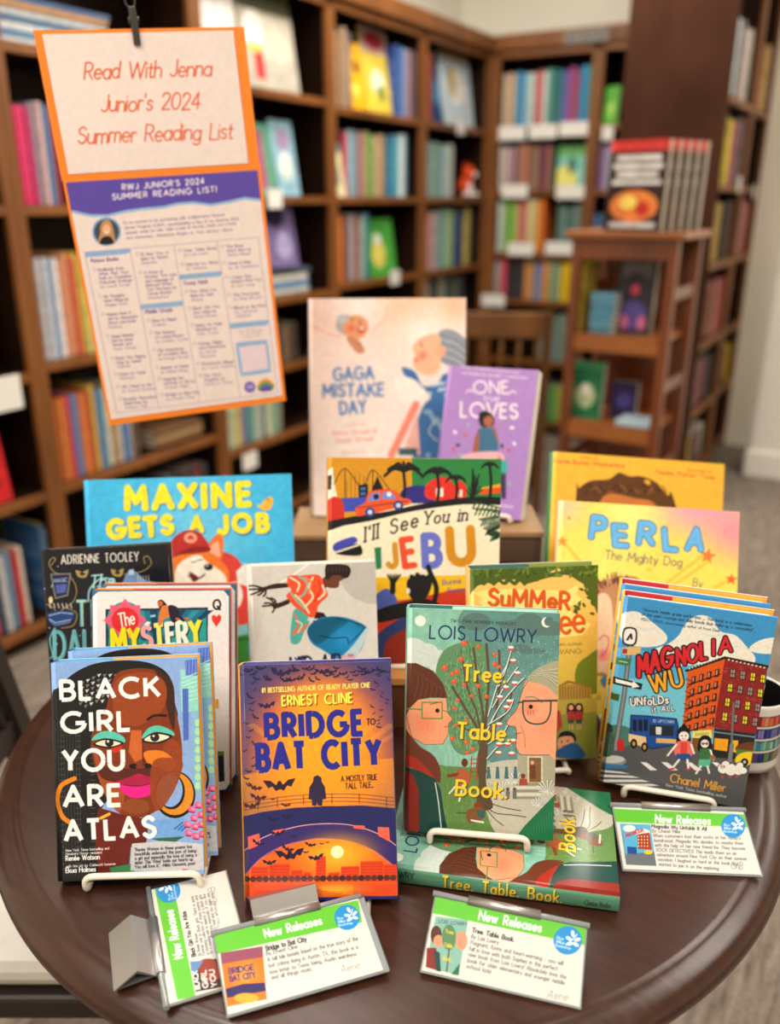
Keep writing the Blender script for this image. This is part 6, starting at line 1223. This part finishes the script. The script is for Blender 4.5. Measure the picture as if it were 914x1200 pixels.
# ------------------------------------------------------------------ 12 yellow books at the right
def art_yellow():
    a = art_for('yellow', '#edb63c', (600, 510, 2.911), 1700)
    for i in range(12): x = 120+i*55; a.poly([(x, 40+i*4), (x+55, 44+i*4), (x+55, 58+i*4), (x, 54+i*4)], ['#2c6cb0', '#e87828', '#3c9c4c', '#38a078', '#5c4080', '#e88020', '#2c9c90', '#d83848', '#3c8c5c', '#2c5c90', '#e0a020', '#4c9c4c'][i])
    a.poly([(218, 215), (230, 180), (270, 155), (330, 150), (365, 128), (400, 140), (440, 140), (490, 160), (530, 205), (560, 245), (700, 800), (200, 800)], '#5f3a1c', True); a.poly([(300, 225), (420, 215), (500, 260), (500, 500), (300, 500)], '#c87838', True)
    for i in range(12): an = i*.9; a.line([(250+i*24, 200-(i % 3)*14), (262+i*24, 170+(i % 4)*8), (280+i*22, 195)], 5, '#8a5c30' if i % 2 else '#402410', True)
    a.ell(462, 160, 12, 8, '#e0a840', 30)
    a.text('written by', (232, 78), (292, 84), 8, '#c84c2c', .17).text('Carole Boston Weatherford', (143, 92), (382, 110), 11, '#d8402c', .19).text('illustrated by', (600, 122), (680, 130), 8, '#c84c2c', .17).text('Nadia Fisher Tate', (492, 130), (690, 150), 11, '#d8402c', .19)
    return a.mottle(.03, 9).mat('golden_cover_print', rough=.4)
k = FIT['yellow']; book('golden yellow picture book with curly brown hair showing above the dog book', MM['yellow'], k[6], .016, k[7], art_yellow(), '#3c8c4c', '#e8e0d0')
easel((.2048, 1.0113), .75, .1839, .1, .36, 'white wire easel hidden behind the golden yellow book', W=.253, rail=.024, hh=.1, lipz=.012, back=.03)
def art_perla():
    a = art_for('perla', '#f2d860', (600, 510, 2.911), 2000)
    a.glow(640, 240, 260, '#ec9cb4', 1, 170); a.glow(760, 330, 160, '#e888a8', .8); a.glow(180, 240, 120, '#f0c0a0', .8); a.glow(400, 280, 160, '#f8ec90', .8); a.glow(300, 480, 200, '#f8e478', .6)
    for sx, sy, ex, ey in [(520, 510, 650, 410), (540, 520, 670, 430), (690, 520, 740, 495), (180, 370, 240, 440)]: a.line([(sx, sy), (ex, ey)], 12, '#f0b838', al=.7)
    def star(x, y, r, c='#e88a38', rot=0): a.poly([(x+(r if i % 2 == 0 else r*.42)*math.sin(i*math.pi/5+rot), y-(r if i % 2 == 0 else r*.42)*math.cos(i*math.pi/5+rot)) for i in range(10)], c)
    star(170, 362, 22); star(668, 412, 30, '#e87840', .2); star(748, 492, 22, '#e06038', .1); star(195, 282, 9); star(468, 458, 12, '#f0c030'); star(730, 330, 14, '#e890a0'); star(600, 270, 8, '#f0a0b0')
    for wt_, c in ((.42, '#2c5c98'), (.3, '#66b2e6')):
        for ch, p, w_ in [('P', (270, 346), 42), ('E', (352, 374), 38), ('R', (432, 366), 46), ('L', (524, 388), 34), ('A', (598, 386), 46)]:
            a.text(ch, p, (p[0]+w_, p[1]+3), 66, c, wt_*(1 if wt_ < .4 else .93), up=(.12, -1) if ch in 'PRA' else (-.08, -1))
    a.text('The Mighty Dog', (318, 422), (578, 448), 30, '#3c4460', .1).text('By', (616, 514), (648, 519), 26, '#3c4460', .1)
    a.text('ISABEL ALLENDE', (560, 560), (740, 572), 26, '#3c4460', .1)
    a.poly([(200, 620), (260, 520), (330, 490), (400, 480), (440, 500), (470, 620), (420, 800), (220, 800)], '#b8825c', True); rr = random.Random(11)
    for i in range(90): an = rr.uniform(-2.9, -.2); x, y = 350+90*math.cos(an)*rr.uniform(.6, 1), 560+75*math.sin(an)*rr.uniform(.6, 1); a.line([(x, y), (x+16*math.cos(an), y+18*math.sin(an))], 4, rr.choice(['#6c3c24', '#9c6040', '#4c281c', '#c08860']))
    a.crop(680, 660, 3.906); a.poly([(60, 180), (140, 170), (150, 500), (110, 500), (60, 470)], '#ecc4a0', True); a.line([(85, 350), (110, 330), (130, 350), (120, 400), (90, 430)], 5, '#d84850', True); a.glow(105, 420, 45, '#e85868', .7)
    a.poly([(95, 530), (130, 510), (180, 560), (140, 590), (100, 560)], '#4c88b8', True).text('PEREZ', (45, 625), (95, 622), 16, '#6c6058', .12)
    return a.mottle(.03, 9).mat('pastel_dog_cover_print', rough=.4)
k = FIT['perla']; book('yellow and pink picture book with puffy blue capitals and orange stars', MM['perla'], k[6], .011, k[7], art_perla(), '#e8c0a0', '#e0c890')
easel((.1923, .8888), .75, .0294, .09, .42, 'white wire easel hidden behind the pink and yellow dog book', W=.226, rail=.018, hh=.09, lipz=.015, back=.03)
# ------------------------------------------------------------------ 13 mug with printed shelves
def art_mug():
    a = Art(None, .2386, .088, 3200, '#e6e1dc'); rr = random.Random(12); W_, H_ = a.W, a.H; a.k = 1
    pal = [['#a83030', '#c83c3c', '#d8a070', '#c02c34', '#8c2428', '#e06c50', '#6c1c20'], ['#1c2468', '#24307c', '#2c3c90', '#6c68b0', '#8c84c8', '#1c1c4c', '#4c5cb0'], ['#3c8ca0', '#6cb8b8', '#2c6c7c', '#58a080', '#8cc8b0', '#307868', '#4ca0c0'], ['#8c7c3c', '#3c6c34', '#5c8c48', '#24346c', '#5c4c98', '#8c78b8', '#7c5c34']]
    for r in range(4):
        y0 = H_*(.1+r*.21); y1 = y0+H_*.155; a.poly([(0, y0-2), (W_, y0-2), (W_, y1+3), (0, y1+3)], '#1c1a1c'); x = 0
        while x < W_: w_ = rr.uniform(7, 17); hh = rr.uniform(0, H_*.02); a.poly([(x, y0+hh), (x+w_-1, y0+hh), (x+w_-1+rr.uniform(-1, 1), y1), (x, y1)], rr.choice(pal[r])); x += w_
    a.poly([(0, H_*.93), (W_, H_*.93), (W_, H_*.95), (0, H_*.95)], '#2c2a2c', al=0)
    return a.mat('printed_shelves_wrap', rough=.2, coat=.5)
MC = Vector((.404, .826, .7505)); t = thing('mug', 'white mug printed with rows of coloured book spines at the right table edge', 'mug', Matrix.Translation(MC))
bm = bmesh.new(); uvl = bm.loops.layers.uv.new('UVMap'); n = 48; prof = [(.030, 0), (.036, .0035), (.0372, .01), (.0375, .084), (.0378, .0885), (.0368, .0895), (.0355, .088)]
rg = [[bm.verts.new((r*math.cos(2*math.pi*i/n), r*math.sin(2*math.pi*i/n), z)) for i in range(n)] for r, z in prof]
for j in range(len(prof)-1):
    for i in range(n):
        f = bm.faces.new((rg[j][i], rg[j][(i+1) % n], rg[j+1][(i+1) % n], rg[j+1][i])); f.smooth = True; f.material_index = 0 if j == 2 else 1
        for l, (u, v) in zip(f.loops, ((i/n, 0), ((i+1)/n, 0), ((i+1)/n, 1), (i/n, 1))): l[uvl].uv = (u, v)
bm.faces.new(rg[0][::-1]).material_index = 1
me = bpy.data.meshes.new('body'); bm.to_mesh(me); bm.free(); me.materials.append(art_mug()); me.materials.append(mat('white_glaze', '#e8e3de', .15, coat=.5)); link('body', me, t)
bm = bmesh.new(); add_lathe(bm, [(.0355, .088), (.035, .03), (.03, .012), (.005, .0105)], 40); f = list(bm.faces)[-1]; bm.faces.ensure_lookup_table(); bmesh.ops.delete(bm, geom=[q for q in bm.faces if len(q.verts) > 6 and q.calc_center_median().z > .05], context='FACES'); fin(bm, 'dark_interior', mat('black_glaze', '#0c0c0c', .5), t)
bm = bmesh.new(); add_tube(bm, rounded([(.036, 0, .075), (.062, 0, .074), (.064, 0, .03), (.036, 0, .022)], .018, 6), .0045, 10); o = fin(bm, 'handle', mat('white_glaze', '#e8e3de', .15, coat=.5), t); o.rotation_euler.z = math.radians(20)
# ------------------------------------------------------------------ 14 review cards in clear holders with aluminium clips
ALU = mat('brushed_aluminium', '#b4b2b0', .38, metal=.9, noise=.03, nscale=80)
ACR = bpy.data.materials.new('clear_acrylic'); ACR.use_nodes = True; nt = ACR.node_tree; nt.nodes.remove(nt.nodes['Principled BSDF'])
tr = nt.nodes.new('ShaderNodeBsdfTransparent'); tr.inputs[0].default_value = (.96, .97, .97, 1); gl = nt.nodes.new('ShaderNodeBsdfGlossy'); gl.inputs['Roughness'].default_value = .08
fr = nt.nodes.new('ShaderNodeFresnel'); fr.inputs[0].default_value = 1.22; ms = nt.nodes.new('ShaderNodeMixShader'); L = nt.links.new
L(fr.outputs[0], ms.inputs[0]); L(tr.outputs[0], ms.inputs[1]); L(gl.outputs[0], ms.inputs[2]); L(ms.outputs[0], nt.nodes['Material Output'].inputs['Surface'])
LIME, SKY = '#6cc63c', '#2a94d8'
def logo(a, x, y, r, e=(1, 0)):
    e = np.array(e, float); e /= np.hypot(*e); n_ = np.array([-e[1], e[0]]); P = lambda u, v: tuple(np.array([x, y])+e*u*r+n_*v*r)
    a.ell(x, y, r, r, SKY)
    a.line([P(-.05, .3), P(.3, -.1), P(.55, -.55)], r*.07, '#fff', True)
    for (u, v, an) in [(.05, -.15, 200), (.25, -.55, 250), (.65, -.2, 330), (.62, .15, 20), (.18, .2, 160)]:
        q = P(u, v); an += math.degrees(math.atan2(e[1], e[0])); a.ell(q[0], q[1], r*.24, r*.12, '#fff', an)
    for i, s_ in enumerate(['Blue', 'Willow', 'Bookshop']): a.text(s_, P(-.78, .05+i*.27), P((-.3, -.18, .35)[i], .05+i*.27), r*.2, '#fff', .14)
def holder(M, W, H, canvas, label, prism_rot=0, L_=.062, x0=None, ext=.004, flat=False, dep=.03, sleeve_x1=0):
    """sleeve in the plane of M, aluminium tube along its top edge, prism foot behind or beyond it"""
    t = thing('card_holder', label, 'card holder', M, 'clear card holders with aluminium clips')
    me = bpy.data.meshes.new('card'); bm = bmesh.new(); uvl = bm.loops.layers.uv.new('UVMap')
    v = [bm.verts.new(p) for p in ((0, .0012, 0), (W, .0012, 0), (W, .0012, H), (0, .0012, H), (0, .0016, 0), (W, .0016, 0), (W, .0016, H), (0, .0016, H))]
    f = bm.faces.new(v[:4]); [setattr(l[uvl], 'uv', (l.vert.co.x/W, l.vert.co.z/H)) for l in f.loops]
    for q in ((7, 6, 5, 4), (0, 4, 5, 1), (1, 5, 6, 2), (2, 6, 7, 3), (3, 7, 4, 0)): g = bm.faces.new([v[i] for i in q]); g.material_index = 1
    bm.to_mesh(me); bm.free(); me.materials.append(canvas.mat('card_print', rough=.4)); me.materials.append(mat('card_paper', '#e4ded6', .7)); link('card', me, t)
    box('sleeve_front', -.0012, W+.0012+sleeve_x1, -.0005, .0007, -.0014, H+.001, ACR, t, bev=.0002); box('sleeve_back', -.0012, W+.0012+sleeve_x1, .0021, .0035, -.0014, H+.001, mat('clear_acrylic_edge', '#9aa0a0', .2), t)
    bm = bmesh.new(); add_tube(bm, [(-.003, .0015, H+.0022), (W+.003, .0015, H+.0022)], .0026, 12); fin(bm, 'clear_spine_tube', mat('grey_translucent_plastic', '#8c9294', .12, coat=.6), t)
    xa = (W-L_)/2 if x0 is None else x0
    bm = bmesh.new(); add_tube(bm, [(xa, .0013, H+.0024), (xa+L_, .0013, H+.0024)], .0042, 16); fin(bm, 'clip_tube', ALU, t)
    # hollow folded prism foot, extruded along x
    bm = bmesh.new(); Mi = M.inverted().to_3x3(); down = (Mi @ Vector((0, 0, -1)))
    if flat: P = [Vector((0, .001, H+.006)), Vector((0, -.010, H+.006+dep*.42)), Vector((0, .004, H+.006+dep))]
    else:
        d2 = Vector((0, down.y, down.z)).normalized(); hgt = (M @ Vector((W/2, .0035, H))).z-.7512; a_ = Vector((0, .004, H+.002)); sid = Vector((0, -d2.z, d2.y)); sid = sid if sid.z > 0 else -sid
        P = [a_, a_+d2*hgt*.97+sid*.004, a_+d2*hgt*.97+sid*.026]
    th = .0012; c = (P[0]+P[1]+P[2])/3; Q = [p+(c-p).normalized()*th*2.2 for p in P]
    for ring in (P, Q):
        pass
    vo = [[bm.verts.new(Vector((x, p.y, p.z))) for p in P] for x in (xa, xa+L_)]; vi = [[bm.verts.new(Vector((x, p.y, p.z))) for p in Q] for x in (xa, xa+L_)]
    for i in range(3):
        j = (i+1) % 3; bm.faces.new((vo[0][i], vo[0][j], vo[1][j], vo[1][i])); bm.faces.new((vi[0][j], vi[0][i], vi[1][i], vi[1][j]))
        for s in (0, 1): bm.faces.new((vo[s][i], vo[s][j], vi[s][j], vi[s][i]))
    fin(bm, 'prism_foot', ALU, t); return t
def card_art(k, crop, M=None, w_=None, h_=None): return Art(fquad(M or MM[k], 0, 0, w_ or FIT[k][6], h_ or FIT[k][7]), w_ or FIT[k][6], h_ or FIT[k][7], 4200, '#e6dfd6', crop)
INK = '#4c4a50'
a = card_art('cA', (470, 1020, 3.656)); a.poly([(140, 90), (800, 225), (795, 320), (132, 180)], LIME)
a.text('New Releases', (332, 208), (598, 262), 38, '#fff', .2, gap=.24)
a.poly([(148, 195), (286, 212), (246, 448), (104, 410)], '#8cbcac'); a.text('LOIS LOWRY', (160, 222), (282, 236), 14, '#20406c', .14); a.ell(150, 275, 24, 40, '#5b2e1e').ell(160, 300, 22, 26, '#eb9a72').poly([(110, 330), (150, 330), (165, 430), (106, 412)], '#8e241a').poly([(140, 340), (165, 350), (170, 432), (150, 428)], '#15433e').ell(258, 300, 26, 40, '#ef9d78').ell(205, 285, 30, 55, '#5d8a60').line([(205, 340), (195, 430)], 6, '#5a4634'); [a.text(s_, (188-i*5, 265+i*58), (225-i*5, 272+i*58), 16, '#f3cb34', .2) for i, s_ in enumerate(['Tree.', 'Table.', 'Book.'])]; a.poly([(215, 442), (252, 395), (246, 448)], '#1f7048')
a.text('Tree. Table. Book.', (304, 262), (482, 303), 19, '#2c2c34', .2)
for s_, p, q in [('By Lois Lowry', (300, 288), (416, 314)), ('Poignant, funny and heart-warming - you will', (297, 314), (692, 404)), ('fall in love with both Sophies in this perfect', (291, 340), (668, 427)), ('new book from Lois Lowry! Absolutely love this', (287, 364), (706, 463)), ('book for older elementary and younger middle', (283, 390), (698, 488)), ('school kids!', (280, 415), (383, 440))]: a.text(s_, p, q, 17, INK, .12)
a.text('Aerie', (624, 544), (712, 556), 34, '#6c6868', .05, slant=.2); logo(a, 714, 298, 61, (1, .22))
holder(MM['cA'], FIT['cA'][6], FIT['cA'][7], a, 'card holder with review card lying in front of the lying green book', x0=.028, L_=.062)
a = card_art('cB', (690, 900, 4.0)); a.poly([(110, 188), (735, 215), (755, 275), (130, 250)], LIME); a.text('New Releases', (313, 252), (570, 262), 36, '#fff', .2, gap=.24)
a.poly([(146, 258), (288, 262), (318, 456), (176, 450)], '#5cb4d8'); a.ell(190, 280, 30, 16, '#ebe6d8').ell(255, 300, 34, 18, '#ebe6d8').poly([(228, 308), (285, 300), (296, 380), (232, 376)], '#b03c28').poly([(170, 400), (308, 390), (318, 456), (176, 450)], '#6c7478').poly([(180, 365), (225, 368), (226, 400), (182, 398)], '#1e4c98').line([(160, 285), (172, 420)], 5, '#8a8c90').text('MAGNOLIA', (178, 322), (258, 292), 16, '#d42a34', .22).ell(280, 392, 20, 10, '#f0c828')
for i in range(16): a.ell(234+(i % 4)*14, 318+(i//4)*15, 3, 4, '#e8d8a0')
a.text('Magnolia Wu Unfolds It All', (294, 276), (552, 290), 15, '#2c2c34', .2)
for i, (s_, x1) in enumerate([('By Chanel Miller', 432), ("When customers lose their socks at her family's", 712), ('laundromat, Magnolia Wu decides to reunite them', 724), ('with the help of her new friend Iris. They become', 734), ('SOCK DETECTIVES! This leads them on an', 692), ('adventure around New York City on their summer', 742), ('vacation. I laughed so hard at this book and', 700), ('wanted to join in on the exploring.', 612)]): a.text(s_, (297+i*4.6, 298+i*22.3), (x1, 300+i*24.2+(x1-300)*.02), 15, INK, .12)
a.text('GriB', (668, 470), (722, 472), 34, '#5c5858', .05); logo(a, 678, 268, 56, (1, .06))
holder(MM['cB'], FIT['cB'][6], FIT['cB'][7], a, 'card holder with review card in front of the street scene book', x0=.028, L_=.068)
a = card_art('cC', (130, 1000, 2.77)); a.poly([(335, 262), (802, 160), (815, 232), (345, 335)], LIME); a.text('New Releases', (502, 282), (685, 238), 27, '#fff', .2, gap=.24)
a.poly([(356, 332), (492, 310), (506, 482), (378, 506)], '#f08030'); a.poly([(356, 332), (492, 310), (494, 345), (360, 368)], '#9c5468'); a.glow(435, 400, 60, '#fab040', .8); a.text('BRIDGE', (385, 400), (465, 386), 18, '#4c3c78', .22).text('BAT CITY', (388, 425), (470, 411), 18, '#4c3c78', .22); a.poly([(372, 448), (430, 432), (500, 428), (504, 455), (378, 478)], '#3c3468').ell(440, 478, 40, 16, '#f8b040')
a.text('Bridge to Bat City', (506, 324), (635, 293), 15, '#2c2c34', .2)
for s_, p, q in [('By Ernest Cline', (506, 340), (606, 316)), ('A tall tale loosely based on the true story of the', (510, 360), (802, 290)), ('bat colony living in Austin, TX, this book is a', (514, 379), (802, 318)), ('love letter to Texas being, Austin weirdness', (518, 400), (797, 340)), ('and all things music.', (522, 418), (655, 388))]: a.text(s_, p, q, 13, INK, .12)
a.text('Aerie', (748, 397), (808, 380), 24, '#5c5858', .05, slant=.2); logo(a, 766, 216, 41, (1, -.2))
holder(MM['cC'] @ Matrix.Translation((0, -.0045, 0)), FIT['cC'][6], FIT['cC'][7], a, 'card holder lying flat with the bat book review card in front of the orange book', flat=True, x0=.034, L_=.058, dep=.026, sleeve_x1=.004)
# fourth holder lies on its side: text runs away from the viewer
p0 = on_z(198, 1178, .7535); p1 = on_z(176, 1036, .7535); Z_ = Vector(p1-p0); Z_.z = 0; Wd = .127; Xd = Z_.normalized(); Yd = Vector((-Xd.y, Xd.x, 0)); Zt = Yd
Md = Matrix(((Xd.x, 0, Zt.x, 0), (Xd.y, 0, Zt.y, 0), (0, -1, 0, 0), (0, 0, 0, 1)))
Hd = .068; oo = Vector(p0) - Zt*Hd; Md = Matrix.Translation((oo.x, oo.y, .7560)) @ Md
a = Art(fquad(Md, 0, 0, Wd, Hd), Wd, Hd, 4200, '#e6dfd6', (130, 1000, 2.77))
a.poly([(138, 95), (200, 88), (275, 462), (215, 472)], LIME); a.text('New Releases', (232, 334), (200, 180), 27, '#fff', .2, gap=.24)
a.poly([(258, 350), (342, 338), (365, 430), (275, 446)], '#3c2420').poly([(285, 350), (335, 342), (352, 400), (300, 410)], '#a03c20', True).poly([(256, 348), (300, 345), (278, 380), (262, 385)], '#6c90c0'); [a.text(s_, (288+i*27, 436-i*4), (280+i*27, 378-i*2), 16, '#f2f0ec', .24) for i, s_ in enumerate(['BLACK', 'GIRL', 'YOU'])]
a.text('Black Girl You Are Atlas', (275, 330), (242, 185), 13, '#2c2c34', .2)
for i, s_ in enumerate(['By Renée Watson', 'Forever ode to Black girls. There is quite', "a stunning collection of these poems and", "it's a stunning ode to aspects of a black girls", 'experiences young especially if you like', 'poetry. STUNNING read and you might see', 'yourself. You should be']): a.text(s_, (292+i*13, 328-i*2.4), (292+i*13-(14 if i == 0 else 38), 328-i*2.4-(72 if i == 0 else 190)), 10, INK, .12)
a.text('GriB', (345, 160), (335, 105), 22, '#5c5858', .05); logo(a, 186, 118, 39, (-.2, -1))
holder(Md, Wd, Hd, a, 'card holder lying on its side with its aluminium prism foot at the left', flat=True, x0=.03, L_=.062, dep=.034)
# ------------------------------------------------------------------ 15 hanging orange sign
MP = MM['poster']; kp = FIT['poster']; iM = homog(fquad(MP, 0, 0, kp[6], kp[7]), [(0, kp[7]), (kp[6], kp[7]), (kp[6], 0), (0, 0)])
def loc(px, py): q = iM @ np.array([px, py, 1]); return q[0]/q[2], q[1]/q[2]
t = thing('hanging_sign', 'long orange card sign with two white printed sheets hanging from a metal hook', 'sign', MP)
ORG = mat('orange_card', '#f9861a', .55); zs = loc(180, 204)[1]
box('upper_backing', 0, kp[6]-.001, 0, .0012, zs-.001, kp[7], ORG, t); box('lower_backing', .001, kp[6], -.0014, -.0002, 0, zs+.006, ORG, t)
def sheet(name, px, art_fn, y, nm):
    P = [loc(*p) for p in px]; x0 = (P[0][0]+P[3][0])/2; x1 = min((P[1][0]+P[2][0])/2, kp[6]-.001); z1 = (P[0][1]+P[1][1])/2; z0 = (P[2][1]+P[3][1])/2
    c = Art(fquad(MP, x0, z0, x1, z1), x1-x0, z1-z0, 3000, '#ead9d2'); art_fn(c); m = c.mat(nm, rough=.6)
    bm = bmesh.new(); uvl = bm.loops.layers.uv.new('UVMap'); add_box(bm, x0, x1, y, y+.0004, z0, z1)
    for f in bm.faces:
        for l in f.loops: l[uvl].uv = ((l.vert.co.x-x0)/(x1-x0), (l.vert.co.z-z0)/(z1-z0))
    o = fin(bm, name, m, t); return o
def a_top(c):
    c.crop(0, 0, 2.611); O = '#dc5c30'
    c.glow(250, 300, 300, '#f0e0d8', .5)
    for s_, p, q in [('Read With Jenna', (258, 243), (645, 232)), ("Junior's 2024", (310, 342), (610, 334)), ('Summer Reading List', (238, 440), (710, 424))]: c.text(s_, p, q, 50, O, .1, slant=.14, gap=.13, jit=.07)
    c.mottle(.015, 14)
def a_bot(c):
    c.crop(50, 190, 3.047); PU, BL_, TX = '#5c4aa6', '#8fb4dc', '#6c5a8c'
    wv = [(60, 178), (110, 172), (170, 186), (230, 186), (300, 170), (360, 162), (430, 156), (480, 144), (540, 140), (600, 148), (660, 138), (720, 124), (790, 132)]
    c.poly([(60, 20), (800, 20)]+[(x, y+10) for x, y in wv[::-1]], BL_).poly([(60, 20), (800, 20)]+wv[::-1], PU)
    c.text("RWJ JUNIOR'S 2024", (285, 99), (576, 77), 20, '#f0e4ea', .19, True, gap=.32).text('SUMMER READING LIST!', (250, 134), (620, 106), 20, '#f0e4ea', .19, True, gap=.32)
    c.ell(228, 248, 51, 51, '#7ba0c8').ell(228, 248, 44, 44, '#3c4858'); c.ell(226, 236, 22, 26, '#a8744a').poly([(206, 250), (212, 215), (232, 206), (248, 225), (258, 285), (240, 292), (200, 290)], '#c0905c', True).ell(228, 240, 14, 18, '#e8b090').poly([(205, 292), (215, 268), (242, 266), (252, 290)], '#1c1c24', True).line([(221, 248), (228, 252), (236, 247)], 3, '#f8f0ec', True)
    for i, s_ in enumerate(["I'm so excited to be partnering with Collaborative Summer", 'Library Program (CSLP), recommending a few of my favorite 2024', 'summer reads for kids. Take a look at the list, check out a book', 'and remember... Adventure Begins at Your Library™! -Jenna']): c.text(s_.replace('™', ''), (288+i*4, 221+i*18), ((650, 700, 690, 676)[i]+i*0, (191, 206, 222, 244)[i]), 9.5, TX, .15)
    # table lines
    for P in [[(150, 322), (768, 268), (838, 822), (265, 895), (150, 322)], [(312, 310), (414, 876)], [(468, 298), (560, 856)], [(622, 284), (704, 838)]]: c.line(P, 2, '#9a8cae')
    for x0, x1, y0, y1 in [(150, 312, 322, 308), (349, 500, 508, 494), (484, 636, 402, 388), (664, 806, 576, 562)]:
        c.poly([(x0, y0), (x1, y1), (x1+3, y1+14), (x0+3, y0+14)], '#8eaed4'); [c.ell(x0+8+i*15, y0+15-i*1.35, 7, 4, '#8eaed4') for i in range(int((x1-x0)/15))]
    def item(x, y, rows, w0=6.6, dy=15):
        c.ell(x-14, y-2, 6, 6, '#9a8cae').ell(x-14, y-2, 4.4, 4.4, '#ead9d2')
        for i, s_ in enumerate(rows): c.text(s_, (x+i*2.4, y+i*dy+4), (x+i*2.4+len(s_)*w0, y+i*dy+4-len(s_)*w0*.085), 9, TX, .13 if s_.startswith('by') or i == len(rows)-1 else .2)
    def head(x, y, s_, x1): c.text(s_, (x, y), (x1, y-(x1-x)*.085), 12, '#5c4a8c', .2)
    head(173, 358, 'Picture Books', 270); head(366, 540, 'Middle Grade', 462); head(502, 438, 'Young Adult', 588)
    for x, y, r in [(198, 385, ['Endlessly Ever', 'After: Pick Your', 'Path to Countless', 'Fairytale Endings', 'by Laurel Snyder']), (218, 480, ['My Thoughts', 'Have Wings by', 'Maggie Smith']), (229, 544, ['Maxine Gets A', 'Job by Alexandra', 'Garyn and Robin', 'Rosberg']), (246, 622, ['Gaga Mistake', 'Day by Emma', 'Straub and', 'Susan Straub']), (262, 700, ['Perla The Mighty', 'Dog by Isabel', 'Allende']), (274, 757, ['Float by Heidi', 'McKinnon']), (283, 802, ['All I Need to Be', 'by Rachel Ricketts']), (290, 846, ['Brashly Beautiful', 'Ruby-Fawn by', 'Shannon Dale']),
                    (350, 330, ["I'll See You in", 'Ijebu by Bunmi', 'Emenanjo']), (362, 395, ['A Crown of', 'Stories: The Life', 'and Language of', 'Beloved Writer', 'Toni Morrison by', 'Carole Boston', 'Weatherford']), (391, 566, ['Maya by Megan', 'Freeman']), (400, 610, ['The Mystery', 'of Locked Rooms', 'by Lindsay Currie']), (410, 672, ['The Adventures', 'of Invisible Boy', 'by Doogie Horner']), (421, 734, ['Summer at Squee', 'by Andrea Wang']), (430, 775, ['Magnolia Wu', 'Unfolds It All by', 'Chanel Miller']), (440, 830, ['Bridge to Bat City', 'by Ernest Cline']),
                    (503, 316, ['Tree. Table. Book.', 'by Lois Lowry']), (512, 366, ['Mid-Air by Alicia', 'D. Williams']), (526, 462, ["The Girls I've", 'Been by Tess', 'Sharpe']), (537, 522, ['Black Girl You', 'Are Atlas by', 'Renée Watson']), (546, 583, ['Rules for Rule', 'Breaking by', 'Talia Tucker']), (556, 648, ['Summer Nights', 'and Meteorites', 'by Hannah', 'Reynolds']), (568, 720, ['Flowerbud Village', 'by Lauren Roberts']), (575, 762, ['The Third', 'Daughter by', 'Adrienne Tooley']),
                    (655, 302, ['This Book', "Won't Burn by", 'Samira Ahmed']), (662, 362, ['Check & Mate', 'by Ali Hazelwood']), (670, 412, ['I Hope This', "Doesn't Find You", 'by Ann Liang']), (679, 474, ['One True Loves', 'by Elise Bryant']), (684, 520, ['Blood at the Root', 'by LaDarrius', 'Williams'])]: item(x, y, r)
    for i, s_ in enumerate(['Scan the QR code', 'for the complete', 'reading list']): c.text(s_, (700+i*6, 606+i*11), (782-i*4, 599+i*11), 6, TX, .14)
    # rounded blue frame kept, the code inside it left plain
    fr_ = [(690, 655), (704, 642), (790, 634), (802, 644), (814, 738), (806, 750), (716, 762), (704, 752)]; c.poly(fr_, '#93b2d8', True); c.poly([(700, 660), (794, 648), (805, 736), (714, 750)], '#e4cfd8')
    c.ell(739, 802, 20, 20, '#6a56ae').ell(739, 802, 15, 15, '#8c7cc4', al=.6).text('CSLP', (728, 806), (752, 803), 8, '#f0e8ec', .18); c.poly([(768, 808), (772, 784), (796, 770), (818, 782), (824, 800)], '#e8a040', True).poly([(770, 812), (775, 792), (796, 782), (816, 790), (824, 806)], '#5c9c58', True).poly([(780, 818), (782, 800), (796, 794), (812, 798), (816, 814)], '#6a56ae', True).text('READS', (772, 818), (822, 812), 8, '#4a4060', .18)
    c.mottle(.015, 14)
sheet('title_sheet', [(51.7, 39.4), (273, 37), (291, 192.6), (77.7, 203)], a_top, -.0022, 'title_sheet_print'); sheet('list_sheet', [(74.6, 212.3), (301, 201), (331, 464), (132, 490)], a_bot, -.0022, 'reading_list_print')
cx_, cz_ = loc(159, 40); IR = mat('dark_metal_clip', '#4a4540', .4, metal=.7)
bm = bmesh.new(); add_box(bm, cx_-.004, cx_+.004, -.006, -.0024, cz_-.012, cz_+.028, 0, .001); add_box(bm, cx_-.004, cx_+.004, .0016, .005, cz_-.006, cz_+.028, 0, .001); add_tube(bm, [(cx_-.006, 0, cz_+.014), (cx_+.006, 0, cz_+.014)], .0042, 10); fin(bm, 'clip', IR, t)
bm = bmesh.new(); add_tube(bm, [(cx_-.001+.0055*math.sin(q), 0, cz_+.033-.0055*math.cos(q)) for q in np.linspace(0, 2*math.pi, 17)], .0012, 6, cap=False); fin(bm, 'eyelet', IR, t)
top = MP @ Vector((cx_-.001, 0, cz_+.036)); bm = bmesh.new(); add_tube(bm, [(0, 0, 0), (0, 0, 3.0-top.z)], .0009, 6); o = fin(bm, 'hanging_wire', IR, None, Matrix.Translation(top)); tag(o, 'thin dark wire running up to the ceiling from the sign clip', 'wire')
